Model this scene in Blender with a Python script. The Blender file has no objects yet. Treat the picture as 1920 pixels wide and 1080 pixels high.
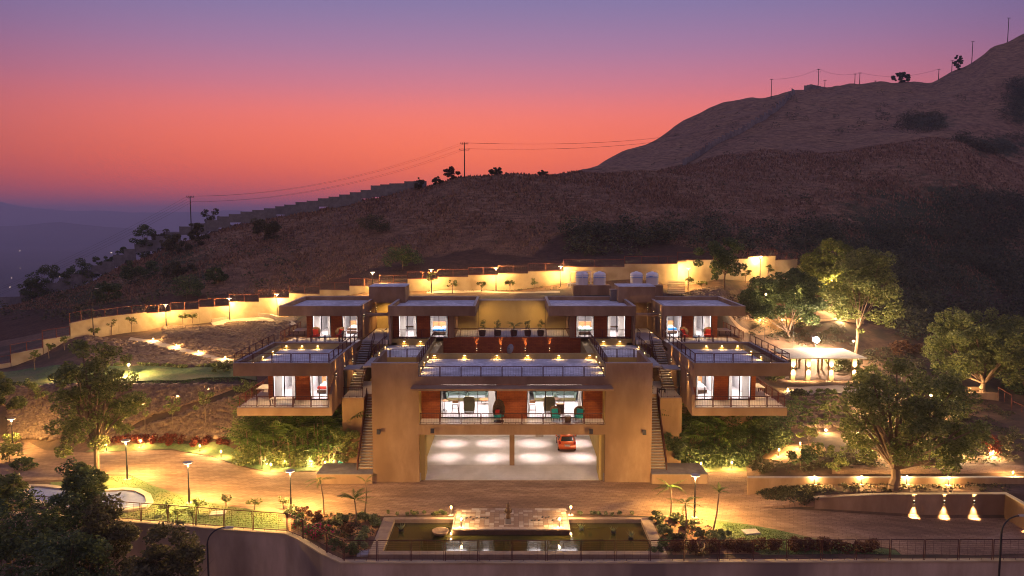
import bpy, math, random
import numpy as np
from mathutils import Vector, Matrix
random.seed(7); rng = np.random.default_rng(7)
SC = bpy.context.scene
COL = SC.collection
# ---------------------------------------------------------------- camera, world, exposure
F = 1448.0; TILT = math.atan(128/1400.0); CZ = 22.5
cd = bpy.data.cameras.new('camera'); cam = bpy.data.objects.new('camera', cd); COL.objects.link(cam)
cam.location = (0, 0, CZ); cam.rotation_euler = (math.pi/2 - TILT, 0, 0)
cd.sensor_width = 36; cd.lens = 36*F/1920; cd.clip_start = 0.5; cd.clip_end = 30000
SC.camera = cam
SC.view_settings.view_transform = 'Standard'; SC.view_settings.look = 'None'
SC.view_settings.exposure = 0; SC.view_settings.gamma = 1; SC.view_settings.use_curve_mapping = False
SC.cycles.use_denoising = True; SC.cycles.filter_width = 1.05
SC.cycles.max_bounces = 6; SC.cycles.diffuse_bounces = 3; SC.cycles.glossy_bounces = 3
SC.cycles.transparent_max_bounces = 12; SC.cycles.volume_bounces = 0
SC.cycles.sample_clamp_indirect = 4.0; SC.cycles.caustics_reflective = False; SC.cycles.caustics_refractive = False

def lin(c):
    return tuple(((v/255)/12.92 if v/255 <= .04045 else ((v/255+.055)/1.055)**2.4) for v in c)

W = bpy.data.worlds.new('World'); SC.world = W; W.use_nodes = True
nt = W.node_tree; nt.nodes.clear()
def wn(t, **k):
    n = nt.nodes.new(t)
    for a, b in k.items(): setattr(n, a, b)
    return n
tc = wn('ShaderNodeTexCoord'); sep = wn('ShaderNodeSeparateXYZ'); nt.links.new(tc.outputs['Generated'], sep.inputs[0])
def ramp(stops):
    r = wn('ShaderNodeValToRGB'); e = r.color_ramp.elements
    r.color_ramp.interpolation = 'B_SPLINE'
    while len(e) > 1: e.remove(e[-1])
    e[0].position = stops[0][0]; e[0].color = (*lin(stops[0][1]), 1)
    for p, c in stops[1:]:
        x = e.new(p); x.color = (*lin(c), 1)
    return r
# sine of elevation mapped -0.1..0.9 -> 0..1
mp = wn('ShaderNodeMapRange'); mp.inputs['From Min'].default_value = -0.05; mp.inputs['From Max'].default_value = 0.55
nt.links.new(sep.outputs['Z'], mp.inputs['Value'])
def ep(s): return (s+0.05)/0.6
core = ramp([(0, (150, 60, 70)), (ep(0.0), (236, 66, 36)), (ep(.05), (255, 92, 48)), (ep(.085), (255, 106, 68)), (ep(.125), (246, 112, 98)), (ep(.16), (204, 112, 132)),
             (ep(.205), (158, 114, 154)), (ep(.26), (116, 110, 158)), (ep(.36), (100, 106, 162)), (1, (118, 116, 160))])
side = ramp([(0, (52, 48, 84)), (ep(0.0), (90, 50, 76)), (ep(.05), (140, 52, 58)), (ep(.1), (134, 62, 82)), (ep(.16), (92, 66, 112)),
             (ep(.22), (62, 70, 122)), (ep(.3), (66, 78, 132)), (1, (118, 116, 160))])
for r in (core, side): nt.links.new(mp.outputs[0], r.inputs[0])
# azimuth factor
dotn = wn('ShaderNodeVectorMath', operation='DOT_PRODUCT'); 
flat = wn('ShaderNodeCombineXYZ'); nt.links.new(sep.outputs['X'], flat.inputs[0]); nt.links.new(sep.outputs['Y'], flat.inputs[1])
nrm = wn('ShaderNodeVectorMath', operation='NORMALIZE'); nt.links.new(flat.outputs[0], nrm.inputs[0])
nt.links.new(nrm.outputs[0], dotn.inputs[0]); az0 = math.radians(-1.5); dotn.inputs[1].default_value = (math.sin(az0), math.cos(az0), 0)
mz = wn('ShaderNodeMapRange', interpolation_type='SMOOTHSTEP'); mz.inputs['From Min'].default_value = 0.66; mz.inputs['From Max'].default_value = 1.0
nt.links.new(dotn.outputs['Value'], mz.inputs['Value'])
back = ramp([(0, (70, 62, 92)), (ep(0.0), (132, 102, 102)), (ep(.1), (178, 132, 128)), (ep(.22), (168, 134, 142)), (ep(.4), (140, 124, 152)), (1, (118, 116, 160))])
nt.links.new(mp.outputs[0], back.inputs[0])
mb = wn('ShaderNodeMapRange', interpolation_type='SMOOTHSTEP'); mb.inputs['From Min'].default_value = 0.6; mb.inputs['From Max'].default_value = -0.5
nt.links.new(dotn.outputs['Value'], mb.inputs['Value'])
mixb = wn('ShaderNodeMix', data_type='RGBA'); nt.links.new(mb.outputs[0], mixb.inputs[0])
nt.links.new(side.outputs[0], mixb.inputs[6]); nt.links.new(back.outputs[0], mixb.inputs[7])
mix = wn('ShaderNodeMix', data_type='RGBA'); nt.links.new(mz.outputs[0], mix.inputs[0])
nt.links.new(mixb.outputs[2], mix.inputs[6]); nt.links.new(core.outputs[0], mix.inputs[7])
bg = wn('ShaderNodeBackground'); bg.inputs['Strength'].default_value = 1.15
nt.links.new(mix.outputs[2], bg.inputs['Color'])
# the twilight share of a physical sky, sun on the horizon behind the ridge
sky = wn('ShaderNodeTexSky', sky_type='NISHITA'); sky.sun_disc = False
sky.sun_elevation = math.radians(0.5); sky.sun_rotation = math.radians(-3)
bg2 = wn('ShaderNodeBackground'); bg2.inputs['Strength'].default_value = 0.02; nt.links.new(sky.outputs[0], bg2.inputs['Color'])
ad = wn('ShaderNodeAddShader'); nt.links.new(bg.outputs[0], ad.inputs[0]); nt.links.new(bg2.outputs[0], ad.inputs[1])
out = wn('ShaderNodeOutputWorld'); nt.links.new(ad.outputs[0], out.inputs['Surface'])
sl = bpy.data.lights.new('dusk_sun', 'SUN'); sl.energy = 0.06; sl.angle = math.radians(30); sl.color = (1, .45, .4)
so = bpy.data.objects.new('dusk_sun', sl); COL.objects.link(so)
so.rotation_euler = (math.radians(-70), 0, math.radians(3))   # shines towards the camera from low over the ridge

# ---------------------------------------------------------------- picture <-> place
CT, ST = math.cos(TILT), math.sin(TILT)
def ray(px, py):
    u = (px-960)/F; v = (540-py)/F
    return np.array([u, CT+v*ST, v*CT-ST])
def at_y(px, py, Y):
    d = ray(px, py); s = Y/d[1]; return (float(d[0]*s), Y, float(CZ+d[2]*s))
def at_z(px, py, z):
    d = ray(px, py); s = (z-CZ)/d[2]; return (float(d[0]*s), float(d[1]*s), z)
def zpy(Y, py): return at_y(960, py, Y)[2]

# ---------------------------------------------------------------- mesh helpers
ORG = {}
class MB:
    def __init__(s): s.v = []; s.f = []; s.m = []
    def add(s, vs, fs, mi=0):
        b = len(s.v); s.v.extend(vs); s.f.extend([tuple(i+b for i in f) for f in fs]); s.m.extend([mi]*len(fs)); return s
    def box(s, x0, x1, y0, y1, z0, z1, mi=0):
        x0, x1 = min(x0, x1), max(x0, x1); y0, y1 = min(y0, y1), max(y0, y1); z0, z1 = min(z0, z1), max(z0, z1)
        vs = [(x0,y0,z0),(x1,y0,z0),(x1,y1,z0),(x0,y1,z0),(x0,y0,z1),(x1,y0,z1),(x1,y1,z1),(x0,y1,z1)]
        return s.add(vs, [(0,3,2,1),(4,5,6,7),(0,1,5,4),(1,2,6,5),(2,3,7,6),(3,0,4,7)], mi)
    def obox(s, c, ux, uy, hx, hy, z0, z1, mi=0):      # box turned in plan; c centre, ux unit along x
        c = np.array(c[:2]); ux = np.array(ux[:2], float); ux /= np.linalg.norm(ux); uy = np.array([-ux[1], ux[0]])
        p = [c-ux*hx-uy*hy, c+ux*hx-uy*hy, c+ux*hx+uy*hy, c-ux*hx+uy*hy]
        vs = [(*q, z0) for q in p]+[(*q, z1) for q in p]
        return s.add([tuple(map(float, v)) for v in vs], [(0,3,2,1),(4,5,6,7),(0,1,5,4),(1,2,6,5),(2,3,7,6),(3,0,4,7)], mi)
    def prism(s, poly, axis, a, b, mi=0):             # poly in the two other axes, extruded along axis from a to b
        n = len(poly)
        def mk(p, t):
            if axis == 'x': return (t, p[0], p[1])
            if axis == 'y': return (p[0], t, p[1])
            return (p[0], p[1], t)
        vs = [mk(p, a) for p in poly]+[mk(p, b) for p in poly]
        fs = [tuple(range(n-1, -1, -1)), tuple(range(n, 2*n))]+[(i, (i+1) % n, n+(i+1) % n, n+i) for i in range(n)]
        return s.add(vs, fs, mi)
    def tube(s, p0, p1, r0, r1=None, n=6, mi=0, cap=True):
        r1 = r0 if r1 is None else r1
        p0, p1 = Vector(p0), Vector(p1); d = (p1-p0)
        if d.length < 1e-6: return s
        d.normalize(); a = d.orthogonal().normalized(); b = d.cross(a)
        vs = []
        for p, r in ((p0, r0), (p1, r1)):
            for i in range(n):
                t = 2*math.pi*i/n; vs.append(tuple(p+a*(r*math.cos(t))+b*(r*math.sin(t))))
        fs = [(i, (i+1) % n, n+(i+1) % n, n+i) for i in range(n)]
        if cap: fs += [tuple(range(n-1, -1, -1)), tuple(range(n, 2*n))]
        return s.add(vs, fs, mi)
    def path(s, pts, rs, n=6, mi=0):
        for i in range(len(pts)-1): s.tube(pts[i], pts[i+1], rs[i], rs[i+1], n, mi, cap=(i in (0, len(pts)-2)))
        return s
    def lathe(s, prof, n=16, c=(0, 0, 0), mi=0, sx=1, sy=1):
        vs = [];
        for r, z in prof:
            for i in range(n):
                t = 2*math.pi*i/n; vs.append((c[0]+r*sx*math.cos(t), c[1]+r*sy*math.sin(t), c[2]+z))
        fs = []
        for k in range(len(prof)-1):
            for i in range(n):
                j = (i+1) % n; fs.append((k*n+i, k*n+j, (k+1)*n+j, (k+1)*n+i))
        fs.append(tuple(range(n-1, -1, -1))); fs.append(tuple(range((len(prof)-1)*n, len(prof)*n)))
        return s.add(vs, fs, mi)
    def quad(s, a, b, c, d, mi=0): return s.add([tuple(a), tuple(b), tuple(c), tuple(d)], [(0, 1, 2, 3)], mi)
    def build(s, name, mats, parent=None, smooth=False, kind=None, local=False):
        me = bpy.data.meshes.new(name)
        o = (0, 0, 0) if (parent is None or local) else ORG.get(parent.name, (0, 0, 0))
        vs = s.v if o == (0, 0, 0) else [(a-o[0], b-o[1], c-o[2]) for a, b, c in s.v]
        me.from_pydata(vs, [], s.f)
        if not isinstance(mats, (list, tuple)): mats = [mats]
        for m in mats: me.materials.append(m)
        if len(mats) > 1: me.polygons.foreach_set('material_index', s.m)
        if smooth: me.polygons.foreach_set('use_smooth', [True]*len(me.polygons))
        me.update()
        ob = bpy.data.objects.new(name, me); COL.objects.link(ob)
        if parent is not None: ob.parent = parent; ORG[ob.name] = o
        if kind: ob['kind'] = kind
        return ob
def npmesh(name, verts, faces, mats, parent=None, kind=None, smooth=False, midx=None):
    """verts (n,3), faces (m,k) arrays of one face size"""
    me = bpy.data.meshes.new(name); k = faces.shape[1]
    me.vertices.add(len(verts)); me.vertices.foreach_set('co', np.ascontiguousarray(verts, dtype=np.float32).ravel())
    me.loops.add(faces.size); me.loops.foreach_set('vertex_index', np.ascontiguousarray(faces, dtype=np.int32).ravel())
    me.polygons.add(len(faces)); me.polygons.foreach_set('loop_start', np.arange(0, faces.size, k, dtype=np.int32))
    try: me.polygons.foreach_set('loop_total', np.full(len(faces), k, dtype=np.int32))
    except Exception: pass
    if not isinstance(mats, (list, tuple)): mats = [mats]
    for m in mats: me.materials.append(m)
    if midx is not None: me.polygons.foreach_set('material_index', np.asarray(midx, dtype=np.int32))
    if smooth: me.polygons.foreach_set('use_smooth', np.ones(len(faces), dtype=bool))
    me.update(calc_edges=True)
    ob = bpy.data.objects.new(name, me); COL.objects.link(ob)
    if parent is not None: ob.parent = parent; ORG[ob.name] = ORG.get(parent.name, (0, 0, 0))
    if kind: ob['kind'] = kind
    return ob
def thing(name, label, cat, loc=(0, 0, 0), rz=0, group=None):
    o = bpy.data.objects.new(name, None); COL.objects.link(o); o.empty_display_size = .3
    o.location = loc; o.rotation_euler = (0, 0, rz); o['label'] = label; o['category'] = cat
    if group: o['group'] = group
    return o
def worldthing(name, label, cat, org, group=None):   # parts are given in world coordinates
    o = thing(name, label, cat, org, 0, group); ORG[o.name] = tuple(org); return o
def tag(o, label, cat, group=None):
    o['label'] = label; o['category'] = cat
    if group: o['group'] = group
    return o
KIDS = {}
def dup(root, loc, rz=None, label=None, group=None, scale=None):
    r = root.copy(); COL.objects.link(r); r.location = loc
    if rz is not None: r.rotation_euler = (0, 0, rz)
    if scale: r.scale = (scale,)*3 if not isinstance(scale, tuple) else scale
    if label: r['label'] = label
    if group: r['group'] = group
    if root not in KIDS or True:
        kids = [c for c in root.children]
    for ch in kids:
        c = ch.copy(); COL.objects.link(c); c.parent = r
        for g in ch.children:
            d = g.copy(); COL.objects.link(d); d.parent = c
    return r

# ---------------------------------------------------------------- materials
def nodes_of(name):
    m = bpy.data.materials.new(name); m.use_nodes = True; t = m.node_tree
    return m, t, t.nodes['Principled BSDF']
def mat(name, c1, c2=None, rough=.8, scale=2.0, bump=0.0, bscale=None, metal=0.0, detail=6, spec=.3, c3=None, scale3=.3, stretch=None):
    m, t, b = nodes_of(name)
    b.inputs['Roughness'].default_value = rough; b.inputs['Metallic'].default_value = metal
    b.inputs['Specular IOR Level'].default_value = spec
    if c2 is None and not bump: b.inputs['Base Color'].default_value = (*c1, 1); return m
    tcx = t.nodes.new('ShaderNodeTexCoord'); src = tcx.outputs['Object']
    if stretch:
        mpp = t.nodes.new('ShaderNodeMapping'); mpp.inputs['Scale'].default_value = stretch
        t.links.new(src, mpp.inputs[0]); src = mpp.outputs[0]
    col = None
    if c2 is not None:
        n = t.nodes.new('ShaderNodeTexNoise'); n.inputs['Scale'].default_value = scale; n.inputs['Detail'].default_value = detail
        n.inputs['Roughness'].default_value = .65
        t.links.new(src, n.inputs['Vector'])
        r = t.nodes.new('ShaderNodeValToRGB'); r.color_ramp.elements[0].position = .36; r.color_ramp.elements[1].position = .66
        r.color_ramp.elements[0].color = (*c1, 1); r.color_ramp.elements[1].color = (*c2, 1)
        t.links.new(n.outputs['Fac'], r.inputs[0]); col = r.outputs[0]
        if c3 is not None:
            n3 = t.nodes.new('ShaderNodeTexNoise'); n3.inputs['Scale'].default_value = scale3; n3.inputs['Detail'].default_value = 4
            t.links.new(src, n3.inputs['Vector'])
            mr = t.nodes.new('ShaderNodeMapRange'); mr.inputs['From Min'].default_value = .45; mr.inputs['From Max'].default_value = .65
            t.links.new(n3.outputs['Fac'], mr.inputs[0])
            mx = t.nodes.new('ShaderNodeMix'); mx.data_type = 'RGBA'; t.links.new(mr.outputs[0], mx.inputs[0])
            t.links.new(col, mx.inputs[6]); mx.inputs[7].default_value = (*c3, 1); col = mx.outputs[2]
        t.links.new(col, b.inputs['Base Color'])
    else: b.inputs['Base Color'].default_value = (*c1, 1)
    if bump:
        n2 = t.nodes.new('ShaderNodeTexNoise'); n2.inputs['Scale'].default_value = bscale or scale*4; n2.inputs['Detail'].default_value = 5
        t.links.new(src, n2.inputs['Vector'])
        bp = t.nodes.new('ShaderNodeBump'); bp.inputs['Strength'].default_value = min(1, bump*3); bp.inputs['Distance'].default_value = bump
        t.links.new(n2.outputs['Fac'], bp.inputs['Height']); t.links.new(bp.outputs[0], b.inputs['Normal'])
    return m
def emis(name, col, s):
    m, t, b = nodes_of(name); b.inputs['Base Color'].default_value = (*col, 1)
    b.inputs['Emission Color'].default_value = (*col, 1); b.inputs['Emission Strength'].default_value = s
    return m
def leafmat(name, c1, c2, trans=.35):
    m, t, b = nodes_of(name)
    g = t.nodes.new('ShaderNodeNewGeometry'); r = t.nodes.new('ShaderNodeValToRGB')
    r.color_ramp.elements[0].color = (*c1, 1); r.color_ramp.elements[1].color = (*c2, 1)
    t.links.new(g.outputs['Random Per Island'], r.inputs[0]); t.links.new(r.outputs[0], b.inputs['Base Color'])
    b.inputs['Roughness'].default_value = .55; b.inputs['Specular IOR Level'].default_value = .25
    tr = t.nodes.new('ShaderNodeBsdfTranslucent'); t.links.new(r.outputs[0], tr.inputs['Color'])
    ms = t.nodes.new('ShaderNodeMixShader'); ms.inputs[0].default_value = trans
    t.links.new(b.outputs[0], ms.inputs[1]); t.links.new(tr.outputs[0], ms.inputs[2])
    t.links.new(ms.outputs[0], t.nodes['Material Output'].inputs['Surface'])
    return m
def glassmat(name):
    m, t, b = nodes_of(name); t.nodes.remove(b)
    tr = t.nodes.new('ShaderNodeBsdfTransparent'); tr.inputs[0].default_value = (.93, .95, .95, 1)
    gl = t.nodes.new('ShaderNodeBsdfGlossy'); gl.inputs['Roughness'].default_value = .03
    fr = t.nodes.new('ShaderNodeFresnel'); fr.inputs[0].default_value = 1.45
    ms = t.nodes.new('ShaderNodeMixShader'); t.links.new(fr.outputs[0], ms.inputs[0])
    t.links.new(tr.outputs[0], ms.inputs[1]); t.links.new(gl.outputs[0], ms.inputs[2])
    t.links.new(ms.outputs[0], t.nodes['Material Output'].inputs['Surface'])
    return m
M = {}
M['plaster'] = mat('tan_plaster', (.29,.17,.09), (.43,.27,.155), .85, .6, .01, 14, c3=(.22,.125,.065), scale3=.22, stretch=(1,1,.45))
M['plaster_y'] = mat('ochre_plaster', (.40,.28,.10), (.50,.36,.14), .85, .6, .006, 20, c3=(.40,.28,.10), scale3=.3, stretch=(1,1,.5))
M['cream'] = mat('cream_plaster', (.50,.37,.21), (.60,.46,.28), .85, .5, .003, 30, c3=(.40,.28,.15), scale3=.5)
M['roofcrete'] = mat('roof_concrete', (.52,.50,.50), (.80,.78,.80), .8, 2.2, .004, 12, c3=(.44,.42,.42), scale3=.5)
M['copingcrete'] = mat('coping_concrete', (.36,.31,.27), (.46,.40,.35), .8, 2)
M['deck'] = mat('deck_stone', (.55,.47,.38), (.66,.57,.47), .6, 1.5, .002, 20)
M['concrete'] = mat('bare_concrete', (.20,.17,.15), (.30,.26,.23), .85, 1.2, .006, 8, c3=(.16,.13,.12), scale3=.4)
M['wallgrey'] = mat('stained_wall_render', (.46,.32,.21), (.64,.46,.32), .9, .6, .01, 12, c3=(.24,.17,.13), scale3=.18, stretch=(1,1,.35))
M['white'] = mat('white_paint', (.78,.76,.76), (.84,.82,.82), .6, 1.5)
M['floorwhite'] = mat('pale_floor_tile', (.66,.62,.60), (.74,.70,.68), .25, 1.0)
M['garagefloor'] = mat('garage_floor_tile', (.56,.52,.49), (.68,.63,.60), .38, .9, .001, 5, c3=(.50,.46,.43), scale3=.4)
M['black'] = mat('black_metal', (.03,.025,.025), rough=.4, spec=.4)
M['rail'] = mat('rust_brown_rail_paint', (.10,.03,.02), rough=.6)
M['fence_red'] = mat('oxide_red_fence_paint', (.20,.055,.03), rough=.6)
M['alu'] = mat('dark_window_frame', (.035,.032,.03), rough=.4)
M['glass'] = glassmat('clear_glass')
M['curtain_base'] = mat('grey_curtain', (.50,.47,.43), (.62,.59,.55), .9, 6, stretch=(3,3,.2))
M['curtain_green'] = mat('green_curtain', (.28,.40,.33), (.36,.48,.40), .9, 6)
M['wood'] = mat('warm_wood', (.38,.17,.06), (.50,.25,.10), .5, 3, stretch=(1,8,8))
M['darkwood'] = mat('dark_wood', (.10,.055,.03), (.16,.09,.05), .5, 3)
M['teal'] = mat('teal_fabric', (.02,.30,.30), (.03,.38,.37), .85, 8)
M['greenfab'] = mat('grey_green_fabric', (.16,.24,.20), (.22,.31,.26), .9, 8)
M['palefab'] = mat('pale_blue_fabric', (.45,.55,.58), (.55,.64,.66), .9, 8)
M['olivefab'] = mat('olive_fabric', (.20,.17,.07), (.26,.22,.10), .9, 8)
M['redfab'] = mat('red_fabric', (.55,.05,.03), rough=.85)
M['bluefab'] = mat('blue_fabric', (.03,.22,.62), rough=.85)
M['linen'] = mat('white_linen', (.75,.72,.70), (.82,.80,.78), .9, 4, .01, 6)
M['wicker'] = mat('brown_wicker', (.10,.055,.03), (.18,.11,.06), .8, 12, .01, 30)
M['bark'] = mat('tree_bark', (.16,.10,.06), (.26,.17,.11), .9, 3, .02, 8, stretch=(1,1,.3))
M['soil'] = mat('red_soil', (.24,.11,.05), (.33,.17,.085), .95, 1.5, .03, 6, c3=(.16,.075,.04), scale3=.4)
M['stone'] = mat('rubble_stone', (.15,.09,.055), (.28,.18,.11), .9, 2, .02, 8)
M['curtain'] = leafmat('translucent_grey_curtain', (.52,.48,.42), (.62,.58,.52), .6)
M['water'] = None
# ---------------------------------------------------------------- terrain
def p(Y, py): return (Y, zpy(Y, py))
bldg = lambda top: [(40,0),(77.5,0),(80.5,5.5),(87.2,9.0),(88.6,12.5)]
COLS = {
 -1200: [(40,-2),(70,-2),(90,-4),(130,-12),(180,-30),(240,-70),(330,-130),(900,-150)],
 -400: [(40,0),(70,0),(80,2),(95,0),(120,-5),(160,-15),(200,-40),(300,-110),(900,-150)],
 -100: [(40,0),(75,0),(81,3.6),(90,4),(105,2),(140,-2),(172,-5),(210,-25),(300,-110),(900,-150)],
 0: [(40,0),(75,0),p(81,725),p(92,690),p(97,678),p(110,640),p(145,600),p(175,577),(205,-14),(300,-105),(900,-150)],
 135: [(40,0),(73.5,0),p(80,722),p(88,690),p(98,633),p(104,626),p(118,600),p(150,567),p(180,542),(212,-6),(300,-100),(900,-150)],
 250: [(40,0),(73.5,0),p(80,720),p(88,690),p(93,673),p(103,628),p(110,613),p(118,600),p(142,558),p(185,490),(218,0),(300,-80),(900,-150)],
 340: [(40,0),(73.8,0),p(80,719),p(88,691),p(93,672),p(103,626),p(112,607),p(120,588),p(140,540),p(188,453),(220,2),(300,-75),(900,-150)],
 440: [(40,0),(73.0,0),p(80,718),p(88,692),p(95,664),p(104,622),p(113,599),p(120,582),p(140,525),p(190,423),(222,5),(300,-70),(900,-150)],
 520: [(40,0),(70,0),(76,2.5),p(85,700),p(95,650),p(104,610),p(113,590),p(120,572),p(140,512),p(190,406),(222,8),(300,-60),(900,-150)],
 580: [(40,0),(70,0),(78,4.5),(88,9.2),p(97,615),p(104,590),p(113,575),p(120,560),p(140,500),p(190,397),(222,12),(300,-50),(900,-140)],
 640: [(40,0),(70,0),(78,4.5),(88,9.5),(92,12.0),p(110,556),p(113,545),p(122,520),p(140,478),p(188,386),(222,14),(300,-40),(900,-120)],
 700: bldg(0)+[p(108,551),(112,13.6),p(125,500),p(145,448),p(186,372),(222,17),(300,-20),(900,-100)],
 780: bldg(0)+[p(106,549),(109,13.4),p(125,488),p(145,435),p(182,353),(220,20),(300,0),(900,-60)],
 870: bldg(0)+[p(106,548),(109,13.6),p(125,474),p(145,412),p(178,331),(215,24),(300,10),(900,-20)],
 960: bldg(0)+[p(106,546),(109,13.8),p(125,470),p(147,400),p(180,326),(215,27),(300,20),(900,0)],
 1080: bldg(0)+[p(105,535),(110,15),p(125,474),p(148,400),p(188,320),(220,31),(300,40),p(420,324),(700,20)],
 1200: bldg(0)+[p(104,534),(110,15.5),p(126,476),p(150,405),p(198,321),p(240,328),p(300,322),p(430,272),(700,40)],
 1280: bldg(0)+[p(104,546),(109,13.5),p(126,478),p(150,410),p(210,318),p(245,324),p(320,300),p(440,228),(700,60)],
 1350: bldg(0)+[p(104,540),(110,14),p(126,480),p(152,415),p(220,311),p(250,318),p(315,275),p(440,196),(700,80)],
 1410: [(40,0),(71,0),(80,3.2),(88,4.6),(94,7),p(101,606),p(110,532),p(114,516),p(126,485),p(152,420),p(232,304),p(258,309),p(310,262),p(440,186),(700,90)],
 1480: [(40,0),(60,0),(62,1.6),(74,1.8),(84,3.5),(93,3.6),p(98,650),p(104,600),p(112,548),p(120,528),p(130,495),p(155,425),p(240,297),p(266,302),p(318,258),p(430,170),(700,90)],
 1563: [(40,0),(60,0),(62,1.6),(74,1.8),(84,3.5),(94,3.6),p(100,640),p(108,596),p(118,555),p(132,515),p(158,430),p(250,285),p(280,289),p(320,257),p(430,161),(700,90)],
 1640: [(40,0),(60,0),(62,1.6),(74,1.8),(84,3),(95,4),p(104,640),p(114,600),p(130,560),p(160,455),p(250,272),p(282,279),p(330,245),p(435,155),(700,95)],
 1730: [(40,0),(60,0),(62,1.6),(74,1.8),(84,2.2),p(95,685),p(106,640),p(120,600),p(140,540),p(170,450),p(250,256),p(290,277),p(340,232),p(440,148),(700,100)],
 1790: [(40,0),(60,0),(62,1.6),(74,1.8),(84,2.2),p(96,690),p(110,640),p(130,580),p(160,490),p(250,263),p(295,285),p(345,222),p(440,120),(700,120)],
 1850: [(40,0),(60,0),(62,1.6),(76,1.9),p(86,745),(97,3),p(120,622),p(150,542),p(200,422),p(255,286),p(300,296),p(352,210),p(430,80),(700,140)],
 1920: [(40,0),(60,0),(62,1.6),(76,1.6),(90,1.8),(105,2.6),p(130,620),p(160,540),p(210,420),p(262,322),p(304,306),p(360,195),p(430,53),(700,150)],
 2200: [(40,0),(60,0),(76,1),(100,2),p(140,620),p(200,480),p(260,330),p(430,-40),(700,170)],
 2900: [(40,-1),(60,-1),(100,1),p(160,620),p(260,380),p(430,60),(700,150)],
}
CX = np.array(sorted(COLS)); YG = np.arange(38, 902, 0.5)
TB = np.array([np.interp(YG, [q[0] for q in COLS[c]], [q[1] for q in COLS[c]]) for c in CX])
kf = np.hanning(9); kf /= kf.sum()
TBs = np.array([np.convolve(np.pad(r, 4, mode='edge'), kf, 'valid') for r in TB])
bsel = [(i, (c >= 700 and c <= 1350)) for i, c in enumerate(CX)]
for i, keep in bsel:
    if keep:                                   # keep the retained steps under the buildings crisp
        k = YG < 90; TBs[i, k] = TB[i, k]
TB = TBs
def vnoise(x, y, s, seed=0):
    """cheap smooth value noise"""
    x = np.asarray(x, float)*s+seed*17.3; y = np.asarray(y, float)*s+seed*9.1
    xi = np.floor(x).astype(int); yi = np.floor(y).astype(int); fx = x-xi; fy = y-yi
    fx = fx*fx*(3-2*fx); fy = fy*fy*(3-2*fy)
    def h(a, b): 
        n = (a*374761393+b*668265263+seed*1442695) & 0xffffffff
        n = ((n ^ (n >> 13))*1274126177) & 0xffffffff
        return ((n ^ (n >> 16)) & 0xffff)/65535.0
    return (h(xi, yi)*(1-fx)*(1-fy)+h(xi+1, yi)*fx*(1-fy)+h(xi, yi+1)*(1-fx)*fy+h(xi+1, yi+1)*fx*fy)-.5
def H(X, Y):
    X = np.asarray(X, float); Y = np.asarray(Y, float)
    px = np.clip(960+F*X/np.maximum(Y, 1), CX[0], CX[-1]-1e-3); i = np.clip(np.searchsorted(CX, px, 'right')-1, 0, len(CX)-2)
    t = (px-CX[i])/(CX[i+1]-CX[i]); t = t*t*(3-2*t)*.5+t*.5
    y = np.clip((Y-YG[0])/.5, 0, len(YG)-1.001); j = y.astype(int); fy = y-j
    a = TB[i, j]*(1-fy)+TB[i, j+1]*fy; b = TB[i+1, j]*(1-fy)+TB[i+1, j+1]*fy
    z = a*(1-t)+b*t
    far = np.clip((Y-112)/30, 0, 1)
    crest = 1-.8*np.exp(-((Y-183)/14)**2)*(px < 1250)
    z = z+far*crest*(vnoise(X, Y, .045, 1)*2.2+vnoise(X, Y, .11, 2)*1.0+vnoise(X, Y, .3, 3)*.35)*np.clip(Y/230, .5, 2.0)
    mid = np.clip((Y-74)/3, 0, 1)*np.clip((112-Y)/3, 0, 1)*np.where(np.abs(X) < 25, 0, 1)
    z = z+mid*(vnoise(X, Y, .4, 4)*.3)
    # planter behind the ramp wall, and the ramp going down to the gate
    pl = np.clip((X-20.0)/4.5, 0, 1)*(Y > 58.1)*(Y < 60.8)
    z = np.where(pl > 0, np.maximum(z, pl*1.0), z)
    rp = np.clip((X-22)/10, 0, 1)*(Y <= 58.1)
    z = z-rp*.7
    return z
def on(px, py, lo=45, hi=600):
    """where the sight line through a point of the photograph meets the ground"""
    d = ray(px, py); ys = np.arange(lo, hi, .25); s = ys/d[1]
    zz = CZ+d[2]*s; hh = H(d[0]*s, ys); k = np.argmax(zz <= hh)
    if zz[k] > hh[k]: k = len(ys)-1
    return (float(d[0]*s[k]), float(ys[k]), float(hh[k]))
WALLPTS = [(-75, 62), (-60, 60.5), (-31.8, 56.2), (-18.6, 53.8), (-16.0, 53.4), (-14.6, 52.3), (-12.4, 50.0), (-11.0, 48.8), (0, 48.75), (75, 49.5)]
def wallY(X): return np.interp(X, [q[0] for q in WALLPTS], [q[1] for q in WALLPTS])

cols = np.concatenate([np.arange(-1100, -100, 40), np.arange(-100, 2100, 8), np.arange(2100, 2880, 40)])
rows = np.concatenate([np.arange(48.1, 130, .7), np.arange(130, 270, 1.6), np.arange(270, 480, 4), np.arange(480, 900, 15)])
uu, YY = np.meshgrid((cols-960)/F, rows)
XX = uu*YY
YY2 = np.maximum(YY, wallY(XX)+.02)
ZZ = H(XX, YY2)
nR, nC = XX.shape
V = np.stack([XX, YY2, ZZ], -1).reshape(-1, 3)
idx = np.arange(nR*nC).reshape(nR, nC)
Fq = np.stack([idx[:-1, :-1], idx[:-1, 1:], idx[1:, 1:], idx[1:, :-1]], -1).reshape(-1, 4)
yq = YY2.reshape(-1)[Fq]; keep = (yq.max(1)-yq.min(1)) > 1e-3
Fq = Fq[keep]; cy = V[Fq].mean(1)
isfar = cy[:, 1] > 112+0*cy[:, 0]
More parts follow.
